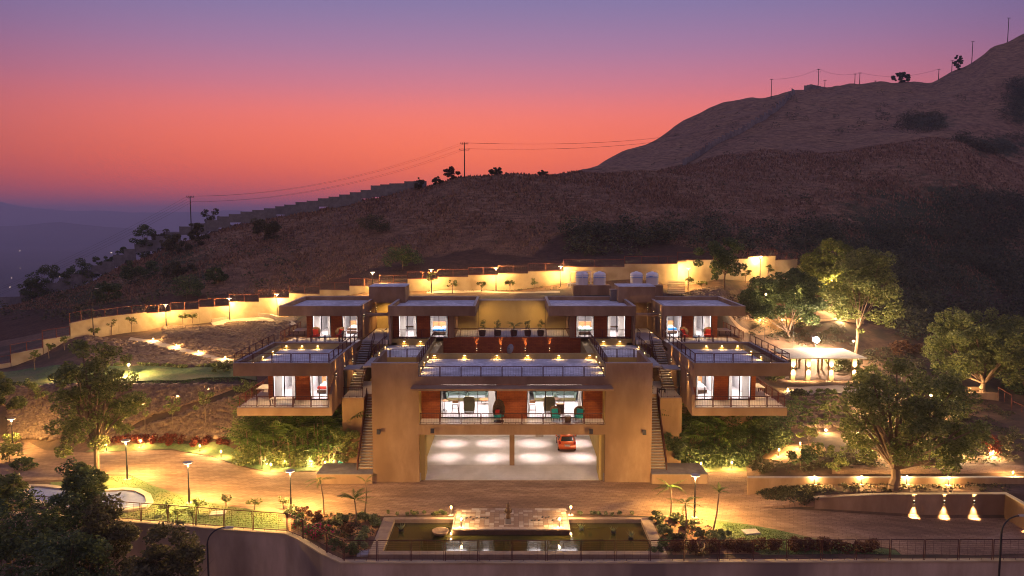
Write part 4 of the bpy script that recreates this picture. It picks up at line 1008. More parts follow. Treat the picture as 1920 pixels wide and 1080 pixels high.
for i in range(23):
    for j in range(9):
        x = -3.95+i*.355; y = 53.62+j*.352
        if x < 4.0: addtile(ti[random.choice((1, 1, 1, 0, 0, 2))], x, y)
for cx in (-2.7, 2.35):
    for q in range(8): addtile(ti[3], cx-.9+q*.26+random.uniform(-.05, .05), 54.9+random.choice((-.25, 0, .2, .35)), random.uniform(0, 1.5), .43), 
for o in [c for c in dk.children if c.name.startswith('tile') and c.data == ti[3]]: o.scale = (.55, .4, 1)
for px, py, w in ((846,966,'back left'),(864.6,989,'front left'),(1070,966,'back right'),(1049,989,'front right')):
    q = at_z(px, py, .45); bollard(0, 0, f'slim path light on the {w} corner of the stone deck in the pond', 30, xyz=q)
# statue
x, y, z = at_z(953, 981, .45)
st = worldthing('statue', 'small dark stone figure standing on the stone deck in the pond', 'statue', (x, y, z))
g = MB(); g.box(x-.2, x+.2, y-.17, y+.17, z, z+.36); g.build('pedestal', M['concrete'], st)
g = MB(); g.lathe([(.17,.36),(.19,.5),(.13,.68),(.17,.86),(.22,1.0),(.19,1.12),(.07,1.17),(.06,1.2),(.115,1.28),(.13,1.36),(.10,1.46),(.05,1.50),(.05,1.55)], 14, (x, y, z), sy=.75)
for s in (-1, 1): g.path([(x+s*.2, y, z+1.06), (x+s*.23, y-.03, z+.85), (x+s*.08, y-.13, z+.78)], [.055, .05, .035], 7)
g.build('figure', M['wallgrey'] if False else M['darkwood'], st, smooth=True)
# bowl fountain in the left pool
x, y, z = at_z(826, 1003, .06)
bo = worldthing('stone_bowl', 'round stone bowl standing in the left half of the pond', 'bowl', (x, y, z))
g = MB(); g.lathe([(.25, 0), (.5, .12), (.62, .34), (.56, .34), (.44, .18), (.05, .14)], 18, (x, y, z)); g.build('bowl', M['stone'], bo, smooth=True)
point((x+.75, y-.1, .32), 12, WARM2, .04, bo)

# curved pool at the left with its kerb
M['pool'] = mat('pool_water', (.18,.20,.30), (.26,.28,.40), .08, .8, .005, 2, spec=.5)
kp = [(38,925),(55,914),(90,913),(120,917),(170,915),(205,922),(235,920),(262,922),(283,931),(288,945),(275,956),(240,963),(200,966),(150,966),(90,955),(45,943)]
kw = [on(*q)[:2] for q in kp]
drape('pool_water', kw, .10, M['pool'], 2, None, True); o = bpy.data.objects['pool_water']; o['kind'] = 'structure'
kt = worldthing('pool_kerb', 'curving stone kerb round the small free-form pool at lower left', 'kerb', (kw[0][0], kw[0][1], 0))
ribbon('kerb', kw+[kw[0]], -.5, .5, -.05, .22, M['paving'], kt)
g = worldthing('garden_kerb', 'curved low concrete kerb of the upper path left of the top pavilion', 'kerb', (-35, 110, 7))
kp2 = [on(*q) for q in ((398,606),(440,598),(475,594),(505,596),(521,602),(553,602))]
ribbon('kerb', [q[:2] for q in kp2], 0, .3, 3, 0, M['paving'], g, [q[2]+.55 for q in kp2])
# manhole slabs on the lawns
for px, py, lab in ((409, 965, 'flat concrete cover slab on the grass between lamp post and fence'), (1408, 1000, 'flat concrete cover slab on the right lawn'), (685, 1040, 'pale flat stone beside the pond corner')):
    x, y, z = on(px, py); g = MB(); g.obox((x, y), (1, .15), 0, .55, .4, z-.02, z+.12); tag(g.build('cover_slab', M['copingcrete']), lab, 'cover slab')

# ---------------------------------------------------------------- tanks, gazebo, steps
def tank(px, py, Y, label):
    x, y, z = at_y(px, py, Y)
    t = thing('water_tank', label, 'water tank', (x, y, z), random.uniform(0, 3), 'white water tanks on the plinths')
    g = MB(); g.lathe([(.76, 0), (.78, .05), (.76, .4), (.78, .45), (.78, 1.02), (.80, 1.05), (.78, 1.1), (.78, 1.35), (.70, 1.5), (.40, 1.62)], 24); g.build('body', M['white'], t, smooth=True)
    g = MB(); g.lathe([(.785, .95), (.785, 1.0)], 24); g.build('blue_band', M['bluefab'], t)
    g = MB(); g.lathe([(.785, 1.16), (.785, 1.20)], 24); g.build('blue_band', M['bluefab'], t)
    g = MB(); g.lathe([(.24, 1.6), (.24, 1.68), (.1, 1.73)], 14); g.build('lid', M['white'], t)
tank(1091, 534, 97.0, 'white water tank behind a standing pipe, leftmost of the four')
tank(1124, 534, 97.0, 'white water tank, second from the left on the left plinth')
tank(1193, 534, 97.0, 'white water tank, third from the left behind the right stair head')
tank(1222.5, 534.5, 97.0, 'white water tank with a small blue mark, rightmost of the four')
x, y, z = at_y(1222.5, 519, 96.19); g = MB()
for i, w in enumerate((.07, .05, .09, .06, .07)): g.box(x-.42+i*.1, x-.42+i*.1+w, 96.19, 96.2, z, z+.07)
tag(g.build('painted_mark', M['bluefab']), 'small blue mark painted on the shoulder of the rightmost white tank', 'marking')
x, y, z = at_y(1075, 535, 96); xb = at_y(1145, 535, 96)[0]
t = worldthing('tank_plinth', 'long rendered plinth under the two left water tanks', 'plinth', (x, 96, z-1.2)); g = MB(); g.box(x, xb, 95.8, 98.2, z-1.7, z); g.build('wall', M['plaster'], t)
g = MB(); 
for k in range(1, 4): xx = x+(xb-x)*k/4; g = MB(); g.box(xx-.15, xx+.15, 95.7, 95.79, z-1.7, z-.05); g.build('buttress', M['plaster'], t)
x = at_y(1180, 535, 96)[0]; xb = at_y(1243, 535, 96)[0]
t = worldthing('tank_plinth', 'rendered plinth under the two right water tanks, half hidden by the roof block', 'plinth', (x, 96, z-1.2)); g = MB(); g.box(x, xb, 95.8, 98.2, z-1.7, z); g.build('wall', M['plaster'], t)
t = worldthing('pipe_frame', 'white standing water pipes round the leftmost tank', 'pipes', (at_y(1070, 538, 95.6)[0], 95.6, z)); g = MB()
P_ = lambda a, b: (at_y(a, b, 95.6)[0], 95.6, at_y(a, b, 95.6)[2])
g.path([P_(1064, 538), P_(1064, 532), P_(1072, 532), P_(1080, 532)], [.05]*4, 6); g.path([P_(1069, 540), P_(1069, 510), P_(1108, 509), P_(1108, 532)], [.045]*4, 6); g.path([P_(1092, 534), P_(1092, 510)], [.05, .05], 6)
g.build('pipe', M['white'], t)
x, y, z = at_y(1150, 561, 87.2); g = MB(); t = worldthing('roof_unit', 'dark box unit on the roof of the upper inner right pavilion', 'roof unit', (x, y, z)); g.box(x-.4, x+.4, 86.8, 87.4, 13.09, 14.35); g.build('casing', M['concrete'], t); g = MB(); g.box(x-.44, x+.44, 86.76, 87.44, 14.352, 14.42); g.build('lid', M['copingcrete'], t)
# retained bed behind the patio, garden steps
t = worldthing('garden_steps', 'short flight of pale steps climbing to the back wall right of the water tanks', 'steps', on(1268, 548))
for k in range(6):
    x, y, z = at_y(1268, 549-k*4.2, 97+k*.9); g = MB(); g.box(x-1.05, x+1.05, y-.35, y+.35, z-.12, z); g.build('step', M['cream'], t)
# gazebo
Yg = 89.0; zb_ = at_y(1500, 716, Yg)[2]; gz = worldthing('gazebo', 'flat roofed open pavilion on lit pale columns right of the villa', 'gazebo', (at_y(1540, 716, Yg)[0], Yg, zb_))
xL = at_y(1482, 716, Yg)[0]; xR = at_y(1606, 716, Yg)[0]
g = MB(); g.box(xL-.3, xR+.3, Yg-.5, Yg+5.6, zb_-.5, zb_); g.build('base', M['paving'], gz)
zt_ = at_y(1540, 671, Yg)[2]
g = MB(); g.box(xL-.5, xR+.8, Yg-.8, Yg+5.9, zt_, zt_+.12); g.build('roof', M['copingcrete'], gz)
for px in (1486, 1514.5, 1557.5, 1600.8):
    x = at_y(px, 716, Yg)[0]; g = MB(); g.box(x-.26, x+.26, Yg-.1, Yg+.3, zb_, zt_-.002); g.build('column', M['cream'], gz)
    sconce(gz, x, Yg-.1, (zb_+zt_)/2+.2, 0, -1, 420, 1, WARM2, 120)
for px in (1495, 1537, 1575):
    x = at_y(px, 700, Yg+5)[0]
    for dx in (-.22, .22): g = MB(); g.box(x+dx-.09, x+dx+.09, Yg+4.9, Yg+5.1, zb_, zt_-.002); g.build('column', M['cream'], gz)
spot(((xL+xR)/2, Yg+2.5, zt_-.1), (0, 0, -1), 70, 140, .8, WARM2, .3, gz)
# floodlight above the gazebo
x, y, z = at_y(1530, 640, 97)
f = worldthing('floodlight', 'blazing white floodlight on a short mast behind the gazebo roof', 'floodlight', (x, y, float(H(x, y))))
g = MB(); g.tube((x, y, float(H(x, y))-.1), (x, y, z), .05); g.build('mast', M['black'], f)
g = MB(); g.lathe([(.1, -.36), (.30, -.26), (.42, 0), (.30, .26), (.1, .36)], 16, (x, y-.1, z+.2)); g.build('lens', emis('floodlight_glow', (1, .85, .82), 110), f, smooth=True)
g = MB(); g.box(x-.3, x+.3, y+.4, y+.5, z-.1, z+.5); g.build('housing', M['black'], f)
point((x, y-.6, z+.15), 5200, (1, .74, .52), .3, f)
# right planter with bench edge
x, y, z = at_y(1812, 745, 85); x2 = at_y(1873, 745, 85)[0]
pt = worldthing('tree_planter', 'raised square plaster planter under the large right tree', 'planter', (x, 85, z)); zz = at_y(1812, 737, 85)[2]; bz = float(H(x, 85))-.5
g = MB(); g.box(x, x2, 85, 85.3, bz, zz); g.box(x-.6, x-.3, 85.3, 88.4, bz, zz); g.box(x-.3, x2, 88.1, 88.4, bz, zz); g.box(x-.3, x, 85.1, 85.3, bz, zz); g.build('wall', M['plaster'], pt)
g = MB(); g.box(x-.3, x2, 85.3, 88.1, bz, zz-.35); g.build('soil', M['soil'], pt)
point((x+1.6, 86.4, zz+.2), 160, (1, .66, .30), .1, pt)
rp = worldthing('garden_fence', 'orange brown handrail fence stepping down at the right edge', 'fence', (x2, 85, z))
pts = [(1872,726),(1897,741),(1898,752),(1935,768)]
q = [at_y(a, b, 85-i*1.5) for i, (a, b) in enumerate(pts)]
for i in range(len(q)-1):
    g = MB(); g.tube(q[i], q[i+1], .04); 
    for k in range(3): u = np.array(q[i])*(1-k/2)+np.array(q[i+1])*(k/2); g.tube(tuple(u), (u[0], u[1], u[2]-1.2), .03)
    g.build('fence_panel', M['fence_red'], rp)

# ---------------------------------------------------------------- precast wall on the ridge, poles, wires
RT = [(12,557),(38,548),(63,540),(120,520),(172,498),(193,491),(223,472),(260,455),(313,436),(337,425),(360,419),(386,413),(408,406),(430,401.7),(452,397),(474,394),(496,390.7),(517,387),(534,384),(555,379),(576,376.7),(597,372),(617,369),(637,365),(657,360.7),(677,356.7),(696,348),(731,344),(759,340),(790,339)]
rx = np.array([q[0] for q in RT], float); ry = np.array([q[1] for q in RT], float)
M['darkcrete'] = mat('weathered_dark_concrete', (.13,.12,.125), (.21,.19,.20), .9, 1)
rwl = worldthing('ridge_wall', 'dark precast concrete wall stepping up along the hill ridge at left', 'wall', (-80, 186, 5))
def YR(px): return float(np.interp(px, [0, 250, 520, 780], [176, 184, 189, 182]))
e = [-12, 12, 38, 63, 88, 112, 134, 153, 172, 193, 213, 233, 253, 273, 293, 313, 337, 360, 386, 408, 430, 452, 474, 496, 517, 534, 555, 576, 597, 617, 637, 657, 677, 696, 714, 731, 759, 777, 800]
for i in range(len(e)-1):
    a, b = e[i], e[i+1]; tp = float(np.interp(a+1, rx, ry)); Ya, Yb = YR(a), YR(b)
    A = at_y(a, tp, Ya); B = at_y(b, tp, Yb); zt_ = A[2]; g = MB(); h = 2.7 if i % 4 else 2.0
    g.obox(((A[0]+B[0])/2, (Ya+Yb)/2), (B[0]-A[0], Yb-Ya), 0, math.hypot(B[0]-A[0], Yb-Ya)/2-.03, .07, zt_-h, zt_); g.build('concrete_panel', M['darkcrete'], rwl)
    g = MB(); g.box(A[0]-.1, A[0]+.1, Ya-.12, Ya+.12, zt_-h-2.5, zt_+.05); g.build('post', M['darkcrete'], rwl)
hw = worldthing('hillside_wall', 'pale stepped wall zigzagging down the far hill face', 'wall', (60, 300, 30))
hp = [(1503,166),(1490,176),(1478,188),(1466,200),(1455,211),(1440,221),(1424,230),(1408,240),(1392,249),(1376,256),(1360,263),(1346,270),(1334,278),(1322,286),(1310,294),(1298,301),(1288,307),(1280,313)]
hq = [on(a, b, 200) for a, b in hp]
for i in range(len(hq)-1):
    A, B = hq[i], hq[i+1]
    if math.hypot(A[0]-B[0], A[1]-B[1]) > 60: continue
    for k in range(2):
        u0, u1 = k/2, (k+1)/2; a = [A[j]+(B[j]-A[j])*u0 for j in range(3)]; b = [A[j]+(B[j]-A[j])*u1 for j in range(3)]
        g = MB(); zt_ = max(a[2], b[2])+1.9; L = math.hypot(b[0]-a[0], b[1]-a[1])
        if L < .1: continue
        g.obox(((a[0]+b[0])/2, (a[1]+b[1])/2), (b[0]-a[0], b[1]-a[1]), 0, L/2, .1, min(a[2], b[2])-1.5, zt_); g.build('wall_panel', M['concrete'], hw)
t = worldthing('hilltop_wall', 'short dark stepped wall on the crest below the tall pole', 'wall', at_y(1520, 165, 432))
for i in range(9):
    tp = 158+abs(i-2)*1.1; A = at_y(1508+i*5.2, tp, 431); g = MB(); g.box(A[0], A[0]+1.55, 431, 431.3, A[2]-3.5, A[2]); g.build('concrete_panel', M['concrete'], t)
def pole(px, pyb, pyt, Y, label, arms=2, twin=False):
    b = at_y(px, pyb, Y); tz = at_y(px, pyt, Y)[2]; zb2 = min(b[2], float(H(b[0], Y)))-.3
    t = worldthing('utility_pole', label, 'utility pole', (b[0], Y, zb2)); r = max(.11, .09+Y*.0003)
    g = MB(); g.tube((b[0], Y, zb2), (b[0], Y, tz), r, r*.7, 8); g.build('pole', M['black'], t)
    for k in range(arms):
        z = tz-.35-k*1.35; w = 1.1 if k else .85
        g = MB(); g.box(b[0]-w, b[0]+w, Y-.06, Y+.06, z-.06, z+.06)
        g.build('crossarm', M['black'], t)
        for s_ in (-1, -.5, .5, 1) if k == 0 else (-1, 1): g = MB(); g.tube((b[0]+s_*w*.95, Y, z+.05), (b[0]+s_*w*.95, Y, z+.35), .07, .05); g.build('insulator', M['black'], t)
    return (b[0], Y, tz-.1)
T1 = pole(871, 333, 267, 176, 'tall utility pole with two crossarms against the orange sky above the ridge')
T0 = pole(358.5, 424, 367, 186, 'utility pole beside the left end of the ridge wall', 1)
tops = []
for a in ((1446,179,148,425,'lone pole on the far hill shoulder, leftmost on the skyline',1),(1534,162,129,432,'tallest pole on the far crest above the stepped wall',2),(1546.5,162,150,445,'short pole just right of the tallest crest pole',1),
          (1602.5,160,138,440,'left one of the two close poles on the far crest',1),(1611.5,160,136,440,'right one of the two close poles on the far crest',1),(1641,157,151,440,'tiny pole stub on the crest left of the bushy tree',1),(1760,141,129,437,'small pole where the steep hill slope begins',1),
          (1785,124,113,436,'thin pole low on the steep right slope',1),(1823,99,77,433,'pole halfway up the steep right skyline',1),(1890,62,33,431,'topmost pole on the right hill',1),(1366,262,215,395,'left pole of the pair on the far hill face',1),(1381,259,213,395,'right pole of the pair on the far hill face',1)):
    tops.append(pole(a[0], a[1], a[2], a[3], a[4], a[5]))
def wire(A, B, sag, label, dz=(0, -1.3)):
    t = worldthing('power_line', label, 'power line', A)
    for off in dz:
        for dx in (-.6, .6):
            g = MB(); n = 14; pts = []
            for i in range(n+1):
                u = i/n; pts.append((A[0]+(B[0]-A[0])*u+dx, A[1]+(B[1]-A[1])*u, A[2]+(B[2]-A[2])*u+off-4*sag*u*(1-u)))
            r = .012+.00004*max(A[1], B[1]); g.path(pts, [r]*(n+1), 3); g.build('wire', M['black'], t)
wire(T0, T1, 3, 'power line sagging from the left pole to the tall ridge pole')
wire(T1, (95, 330, 62), 3, 'power line running right from the tall ridge pole behind the hill')
wire((-165, 210, -6), T0, 2, 'power line coming up from the valley to the left pole')
wire(tops[0], tops[1], 1.5, 'short power line between the first two poles on the far crest', (0,))
wire(tops[1], tops[4], 2, 'power line along the far crest to the twin poles', (0,))
wire(tops[4], tops[6], 3, 'power line from the twin crest poles to the slope pole', (0,))
# arched street lights outside the wall
for pxb, pxt, pyt, sgn, lab in ((391, 424, 989, 1, 'arched street light outside the wall at lower left'), (1873, 1912, 967, 1, 'arched street light outside the wall at lower right')):
    Y = 46.5; b = at_y(pxb, 1080, Y); tt = at_y(pxt, pyt, Y)
    t = worldthing('street_light', lab, 'street light', (b[0], Y, -6.5)); top = tt[2]; g = MB(); pts = [(b[0], Y, -6.5), (b[0], Y, top-1.1)]
    for k in range(1, 8): a = math.pi/2*k/7; pts.append((b[0]+(tt[0]-b[0])*(1-math.cos(a)), Y, top-1.1+1.1*math.sin(a)))
    g.path(pts, [.07, .06]+[.045]*7, 8); g.build('pole', M['black'], t); g = MB(); g.box(tt[0]-.05, tt[0]+.45, Y-.09, Y+.09, top-.04, top+.05); g.build('lamp_head', M['copingcrete'], t)
x, y, z = at_y(174, 600, 100); t = worldthing('street_light', 'thin unlit lamp pole behind the left end of the cream wall', 'street light', (x, y, z)); g = MB(); tz = at_y(174, 546, 100)[2]; g.path([(x, y, z-2), (x, y, tz), (x+.6, y, tz+.35)], [.06, .04, .04]); g.build('pole', M['black'], t); g = MB(); g.box(x+.5, x+.9, y-.1, y+.1, tz+.3, tz+.4); g.build('lamp_head', M['copingcrete'], t)
P5_0 = set(SC.objects)
# ---------------------------------------------------------------- furniture, car, people
def sofa(x, y, z, w, label, flip=False):
    t = thing('sofa', label, 'sofa', (x, y, z), 0, 'green sofas at the back of the living room')
    g = MB(); g.box(-w/2, w/2, -.42, .45, .08, .36); g.build('base', M['olivefab'], t)
    g = MB(); g.prism([(.22, .36), (.45, .36), (.56, .95), (.36, .95)], 'x', -w/2+.12, w/2-.12); g.build('backrest', M['greenfab'], t)
    for s in (-1, 1): g = MB(); g.prism([(s*(w/2-.14), .36), (s*(w/2), .36), (s*(w/2+.12), .82), (s*(w/2-.04), .82)], 'y', -.40, .5); g.build('armrest', M['greenfab'], t)
    for k in range(3): a = -w/2+.15+(w-.3)*k/3; g = MB(); g.box(a+.01, a+(w-.3)/3-.01, -.40, .2, .362, .50); g.build('seat_cushion', M['palefab'], t)
    for a in (-w/2+.1, w/2-.1):
        for b in (-.36, .38): g = MB(); g.box(a-.03, a+.03, b-.03, b+.03, 0, .08); g.build('leg', M['darkwood'], t)
    return t
LZ = 5.042
for px, w, lab in ((855, 1, 'left sofa'), (894, 1, 'right sofa'), (1021, 1, 'left sofa'), (1062, 1, 'right sofa')):
    side = 'left' if px < 960 else 'right'
    x, y, z = at_z(px, 751, LZ); sofa(x, y, LZ, 1.85, f'green fabric {lab} seen through the {side} living room window')
def boxchair(px, py, lab):
    x, y, z = at_z(px, py, LZ); t = thing('armchair', lab, 'armchair', (x, y, LZ))
    g = MB(); g.prism([(-.44, .2), (.44, .2), (.5, .35), (.5, 1.35), (.38, 1.5), (-.38, 1.5), (-.5, 1.35), (-.5, .35)], 'y', 0, .14); g.build('backrest', M['olivefab'], t)
    g = MB(); g.box(-.46, .46, .141, .8, .22, .5); g.build('seat', M['olivefab'], t)
    for s in (-1, 1):
        g = MB(); g.box(s*.5, s*.4, .141, .75, .5, .8); g.build('armrest', M['olivefab'], t)
        for b in (.05, .7): g = MB(); g.box(s*.4-.03, s*.4+.03, b-.03, b+.03, 0, .21); g.build('leg', M['darkwood'], t)
boxchair(878.5, 775, 'high backed olive armchair seen from behind in the left window')
boxchair(1031, 775, 'high backed olive armchair seen from behind in the right window')
def stool(px, py, lab, round_=False, h=1.0):
    x, y, z = at_z(px, py, LZ); t = thing('bar_stool', lab, 'bar stool', (x, y, LZ))
    if round_:
        g = MB(); g.lathe([(.36, h), (.36, h+.04)], 16); g.build('seat', M['wood'], t)
        g = MB(); g.tube((0, 0, .05), (0, 0, h), .03); g.build('stem', M['black'], t)
        for k in range(4): a = k*math.pi/2+.4; g = MB(); g.tube((0, 0, .28), (.28*math.cos(a), .28*math.sin(a), 0), .02); g.build('foot', M['black'], t)
    else:
        g = MB(); g.box(-.26, .26, -.2, .2, h-.22, h-.16); g.build('seat', M['linen'], t)
        g = MB(); g.box(-.26, .26, .16, .2, h-.16, h+.1); g.build('backrest', M['wood'], t)
        for a in (-1, 1):
            for b in (-1, 1): g = MB(); g.tube((a*.22, b*.17, h-.22), (a*.30, b*.24, 0), .022); g.build('leg', M['darkwood'], t)
        g = MB(); 
        for b in (-1, 1): g.box(-.28, .28, b*.22-.01, b*.22+.01, .3, .33)
        g.box(-.29, -.27, -.2, .2, .3, .33); g.box(.27, .29, -.2, .2, .3, .33); g.build('footrest', M['darkwood'], t)
stool(831, 772, 'round topped wooden bar stool at the left end of the left window', True)
stool(852, 774, 'square white seated bar stool, centre of the left window')
stool(999, 775, 'white seated bar stool at the left of the right window', h=1.05)
def rtable(px, py, lab, r=.55, h=.45, top='wood', Z=LZ):
    x, y, z = at_z(px, py, Z); t = thing('round_table', lab, 'table', (x, y, Z))
    g = MB(); g.lathe([(r, h-.05), (r, h)], 20); g.build('table_top', M[top], t)
    for k in range(3): a = k*2.1+.5; g = MB(); g.tube((r*.7*math.cos(a), r*.7*math.sin(a), h-.05), (r*.75*math.cos(a), r*.75*math.sin(a), 0), .025); g.build('leg', M['darkwood'], t)
rtable(909, 757, 'round orange wood coffee table near the right end of the left window')
rtable(1043, 757, 'dark round coffee table in front of the sofas in the right window', .5, .5, 'darkwood')
x, y, z = at_z(981+8, 762, LZ); t = thing('cabinet', 'small pale blue fronted cabinet at the left edge of the right window', 'cabinet', (x-.4, y, LZ)); g = MB(); g.box(-.4, .35, 0, .5, 0, 1.0); g.build('body', M['palefab'], t); g = MB(); g.box(-.43, .38, -.03, .53, 1.001, 1.05); g.build('top', M['wood'], t)
x, y, z = at_z(1052, 778, LZ); t = thing('shelf_unit', 'low dark slatted shelf unit with a wooden top in the right window', 'shelf', (x, y+.3, LZ)); g = MB(); g.box(-.3, .3, 0, .4, .0, .85); g.build('body', M['wicker'], t); g = MB(); g.box(-.34, .34, -.03, .43, .851, .91); g.build('top', M['wood'], t)
for k, xx in enumerate((-6.0, 6.0)): g = MB(); g.box(xx-.5, xx+.5, 75.7, 75.78, 5.9, 7.2); tag(g.build('wall_mirror', M['palefab']), 'pale framed panel on the living room back wall, ' + ('left' if k == 0 else 'right')+' end', 'wall panel')
# balcony chairs
def tubchair(x, y, Z, rz, lab, cush='teal', shell='wicker'):
    t = thing('tub_chair', lab, 'chair', (x, y, Z), rz)
    g = MB(); n = 14; vs = []
    for i in range(n+1):
        a = math.pi*(-.15+1.3*i/n); hh = .45+.42*math.sin(max(0, min(1, i/n))*math.pi)
        vs += [(.42*math.cos(a), .38*math.sin(a), .38), (.48*math.cos(a), .44*math.sin(a), .38+hh), (.40*math.cos(a), .36*math.sin(a), .38), (.44*math.cos(a), .40*math.sin(a), .38+hh)]
    fs = []
    for i in range(n): b = 4*i; fs += [(b, b+4, b+5, b+1), (b+2, b+3, b+7, b+6), (b+1, b+5, b+7, b+3)]
    g.add(vs, fs); g.build('shell', M[shell], t, smooth=True)
    g = MB(); g.lathe([(.40, .34), (.42, .40), (.40, .50), (.3, .53)], 16); g.build('seat_cushion', M[cush], t, smooth=True)
    g = MB(); g.prism([(.30, .50), (.14, .52), (.24, 1.02), (.36, 1.02)], 'x', -.28, .28); g.build('back_cushion', M[cush], t)
    for a in (-.3, .3):
        for b in (-.26, .28): g = MB(); g.tube((a*.8, b*.8, .36), (a, b, 0), .018); g.build('leg', M['black'], t)
    return t
a = at_z(1043, 790, LZ); tubchair(a[0], 65.1, LZ, .25, 'teal cushioned tub chair on the front balcony, left of the dark drum table')
a = at_z(1088, 790, LZ); tubchair(a[0], 65.1, LZ, -.35, 'teal cushioned tub chair on the front balcony, right of the dark drum table')
x = at_z(1066, 791, LZ)[0]; t = thing('drum_table', 'dark woven drum table between two teal chairs on the balcony', 'table', (x, 64.85, LZ)); g = MB(); g.lathe([(.26, 0), (.28, .25), (.27, .5)], 14); g.build('base', M['wicker'], t); g = MB(); g.lathe([(.28, .501), (.28, .53)], 14); g.build('table_top', M['darkwood'], t)
x = at_z(935, 790, LZ)[0]; t = thing('egg_chair', 'dark wicker egg chair on the balcony between the two living room windows', 'chair', (x, 65.1, LZ))
g = MB(); prof = [(.05, .25), (.42, .4), (.55, .8), (.52, 1.3), (.35, 1.75), (.08, 1.95)]; n = 16; vs = []; fs = []
for r, z in prof:
    for i in range(n): a = math.pi*(1.0*i/(n-1))+.0; vs.append((r*math.cos(a), r*.8*math.sin(a), z))
for k in range(len(prof)-1):
    for i in range(n-1): fs.append((k*n+i, k*n+i+1, (k+1)*n+i+1, (k+1)*n+i))
g.add(vs, fs); g.build('shell', M['wicker'], t, smooth=True)
g = MB(); g.lathe([(.42, .42), (.44, .52), (.3, .58)], 14); g.build('seat_cushion', M['teal'], t); g = MB(); g.prism([(.0, .55), (.3, .6), (.3, .95), (.1, .95)], 'x', -.3, .05); g.build('back_cushion', M['redfab'], t)
g = MB(); g.lathe([(.45, 0), (.45, .04)], 14); g.build('foot', M['black'], t); g = MB(); g.path([(0, .5, .04), (0, .62, 1.2), (0, .45, 2.1), (0, 0, 2.15), (0, 0, 1.95)], [.025]*5); g.build('stand', M['black'], t)
# tables and chairs on the side terraces
def ttable(x, y, Z, w, d, lab, h=.72):
    t = thing('terrace_table', lab, 'table', (x, y, Z)); g = MB(); g.box(-w/2, w/2, -d/2, d/2, h-.05, h); g.build('table_top', M['deck'], t)
    for a in (-1, 1):
        for b in (-1, 1): g = MB(); g.box(a*(w/2-.05)-.03, a*(w/2-.05)+.03, b*(d/2-.05)-.03, b*(d/2-.05)+.03, 0, h-.051); g.build('leg', M['darkwood'], t)
q = at_z(525, 757, 6.45); ttable(q[0], 65.35, 6.45, 2.0, .8, 'long wooden bench table at the railing of the lower left balcony', .55)
q = at_z(491, 740, 6.45); ttable(-22.7, 69.0, 6.45, 1.2, 1.9, 'wide pale table on the outer side of the lower left balcony', .75)
ttable(22.7, 69.5, 6.45, 1.0, 1.7, 'pale table on the outer side of the lower right balcony', .75)
ttable(-22.8, 81.6, 10.02, 1.3, 2.0, 'pale lounger table beside the upper outer left pavilion', .6)
ttable(22.8, 81.6, 10.02, 1.3, 2.0, 'pale lounger table beside the upper outer right pavilion', .6)
for s in (-1, 1):
    w = side_word[s]
    tubchair(s*20.4, 78.5, 10.02, s*-.5, f'red cushioned chair on the upper {w} terrace, outer one of the pair', 'redfab', 'wicker')
    tubchair(s*17.95, 78.5, 10.02, s*.5, f'red cushioned chair on the upper {w} terrace, inner one nearest the stairs', 'redfab', 'wicker')
    rt = thing('round_table', f'low dark round table with pale blue top between red chairs, upper {w} terrace', 'table', (s*19.2, 77.9, 10.02)); g = MB(); g.lathe([(.5, .40), (.5, .44)], 16); g.build('table_top', M['palefab'], rt)
    for k in range(3): a = k*2.1; g = MB(); g.tube((.3*math.cos(a), .3*math.sin(a), .4), (.38*math.cos(a), .38*math.sin(a), 0), .02); g.build('leg', M['black'], rt)
# landing bench and chair (right)
t = thing('round_back_chair', 'dark round backed metal chair on the right landing', 'chair', (12.75, 69.9, 6.42)); g = MB(); n = 14
for r in (.42, .28): pts = [(r*math.cos(math.pi*i/n), .2, .45+r*1.15*math.sin(math.pi*i/n)) for i in range(n+1)]; g.path(pts, [.03]*(n+1), 5)
g.tube((-.42, .2, .62), (.42, .2, .62), .03); g.build('backrest', M['black'], t); g = MB(); g.box(-.4, .4, -.25, .2, .42, .47); g.build('seat', M['black'], t)
for a in (-.36, .36):
    for b in (-.2, .2): g = MB(); g.tube((a, b, .42), (a, b, 0), .025); g.build('leg', M['black'], t)
t = thing('stool', 'small square dark stool beside the chair on the right landing', 'stool', (14.0, 69.9, 6.42)); g = MB(); g.box(-.3, .3, -.25, .25, .32, .4); g.build('seat', M['black'], t)
for a in (-.26, .26):
    for b in (-.2, .2): g = MB(); g.box(a-.03, a+.03, b-.03, b+.03, 0, .32); g.build('leg', M['black'], t)
# beds, pictures and chairs inside the pavilions
def bed(x, y, Z, lab, cover='linen', throw='redfab'):
    t = thing('bed', lab, 'bed', (x, y, Z)); g = MB(); g.box(-.95, .95, 0, 2.0, .12, .36); g.build('frame', M['darkwood'], t)
    g = MB(); g.box(-.9, .9, .03, 1.95, .361, .62); g.build('mattress', M['linen'], t)
    g = MB(); g.box(-.92, .92, .02, .65, .45, .64); g.build('throw', M[throw], t)
    g = MB(); g.box(-.98, .98, 2.01, 2.1, .1, 1.2); g.build('headboard', M['wood'], t)
    for a in (-.45, .45): g = MB(); g.box(a-.33, a+.33, 1.5, 1.85, .621, .76); g.build('pillow', M['linen'], t)
def picture(x, y, z, w, h, lab, m='darkwood'):
    g = MB(); g.box(x-w/2, x+w/2, y-.04, y, z-h/2, z+h/2); o = g.build('picture', M['black']); tag(o, lab, 'picture')
    g = MB(); g.box(x-w/2+.05, x+w/2-.05, y-.045, y-.041, z-h/2+.05, z+h/2-.05); g.build('canvas', M[m], o)
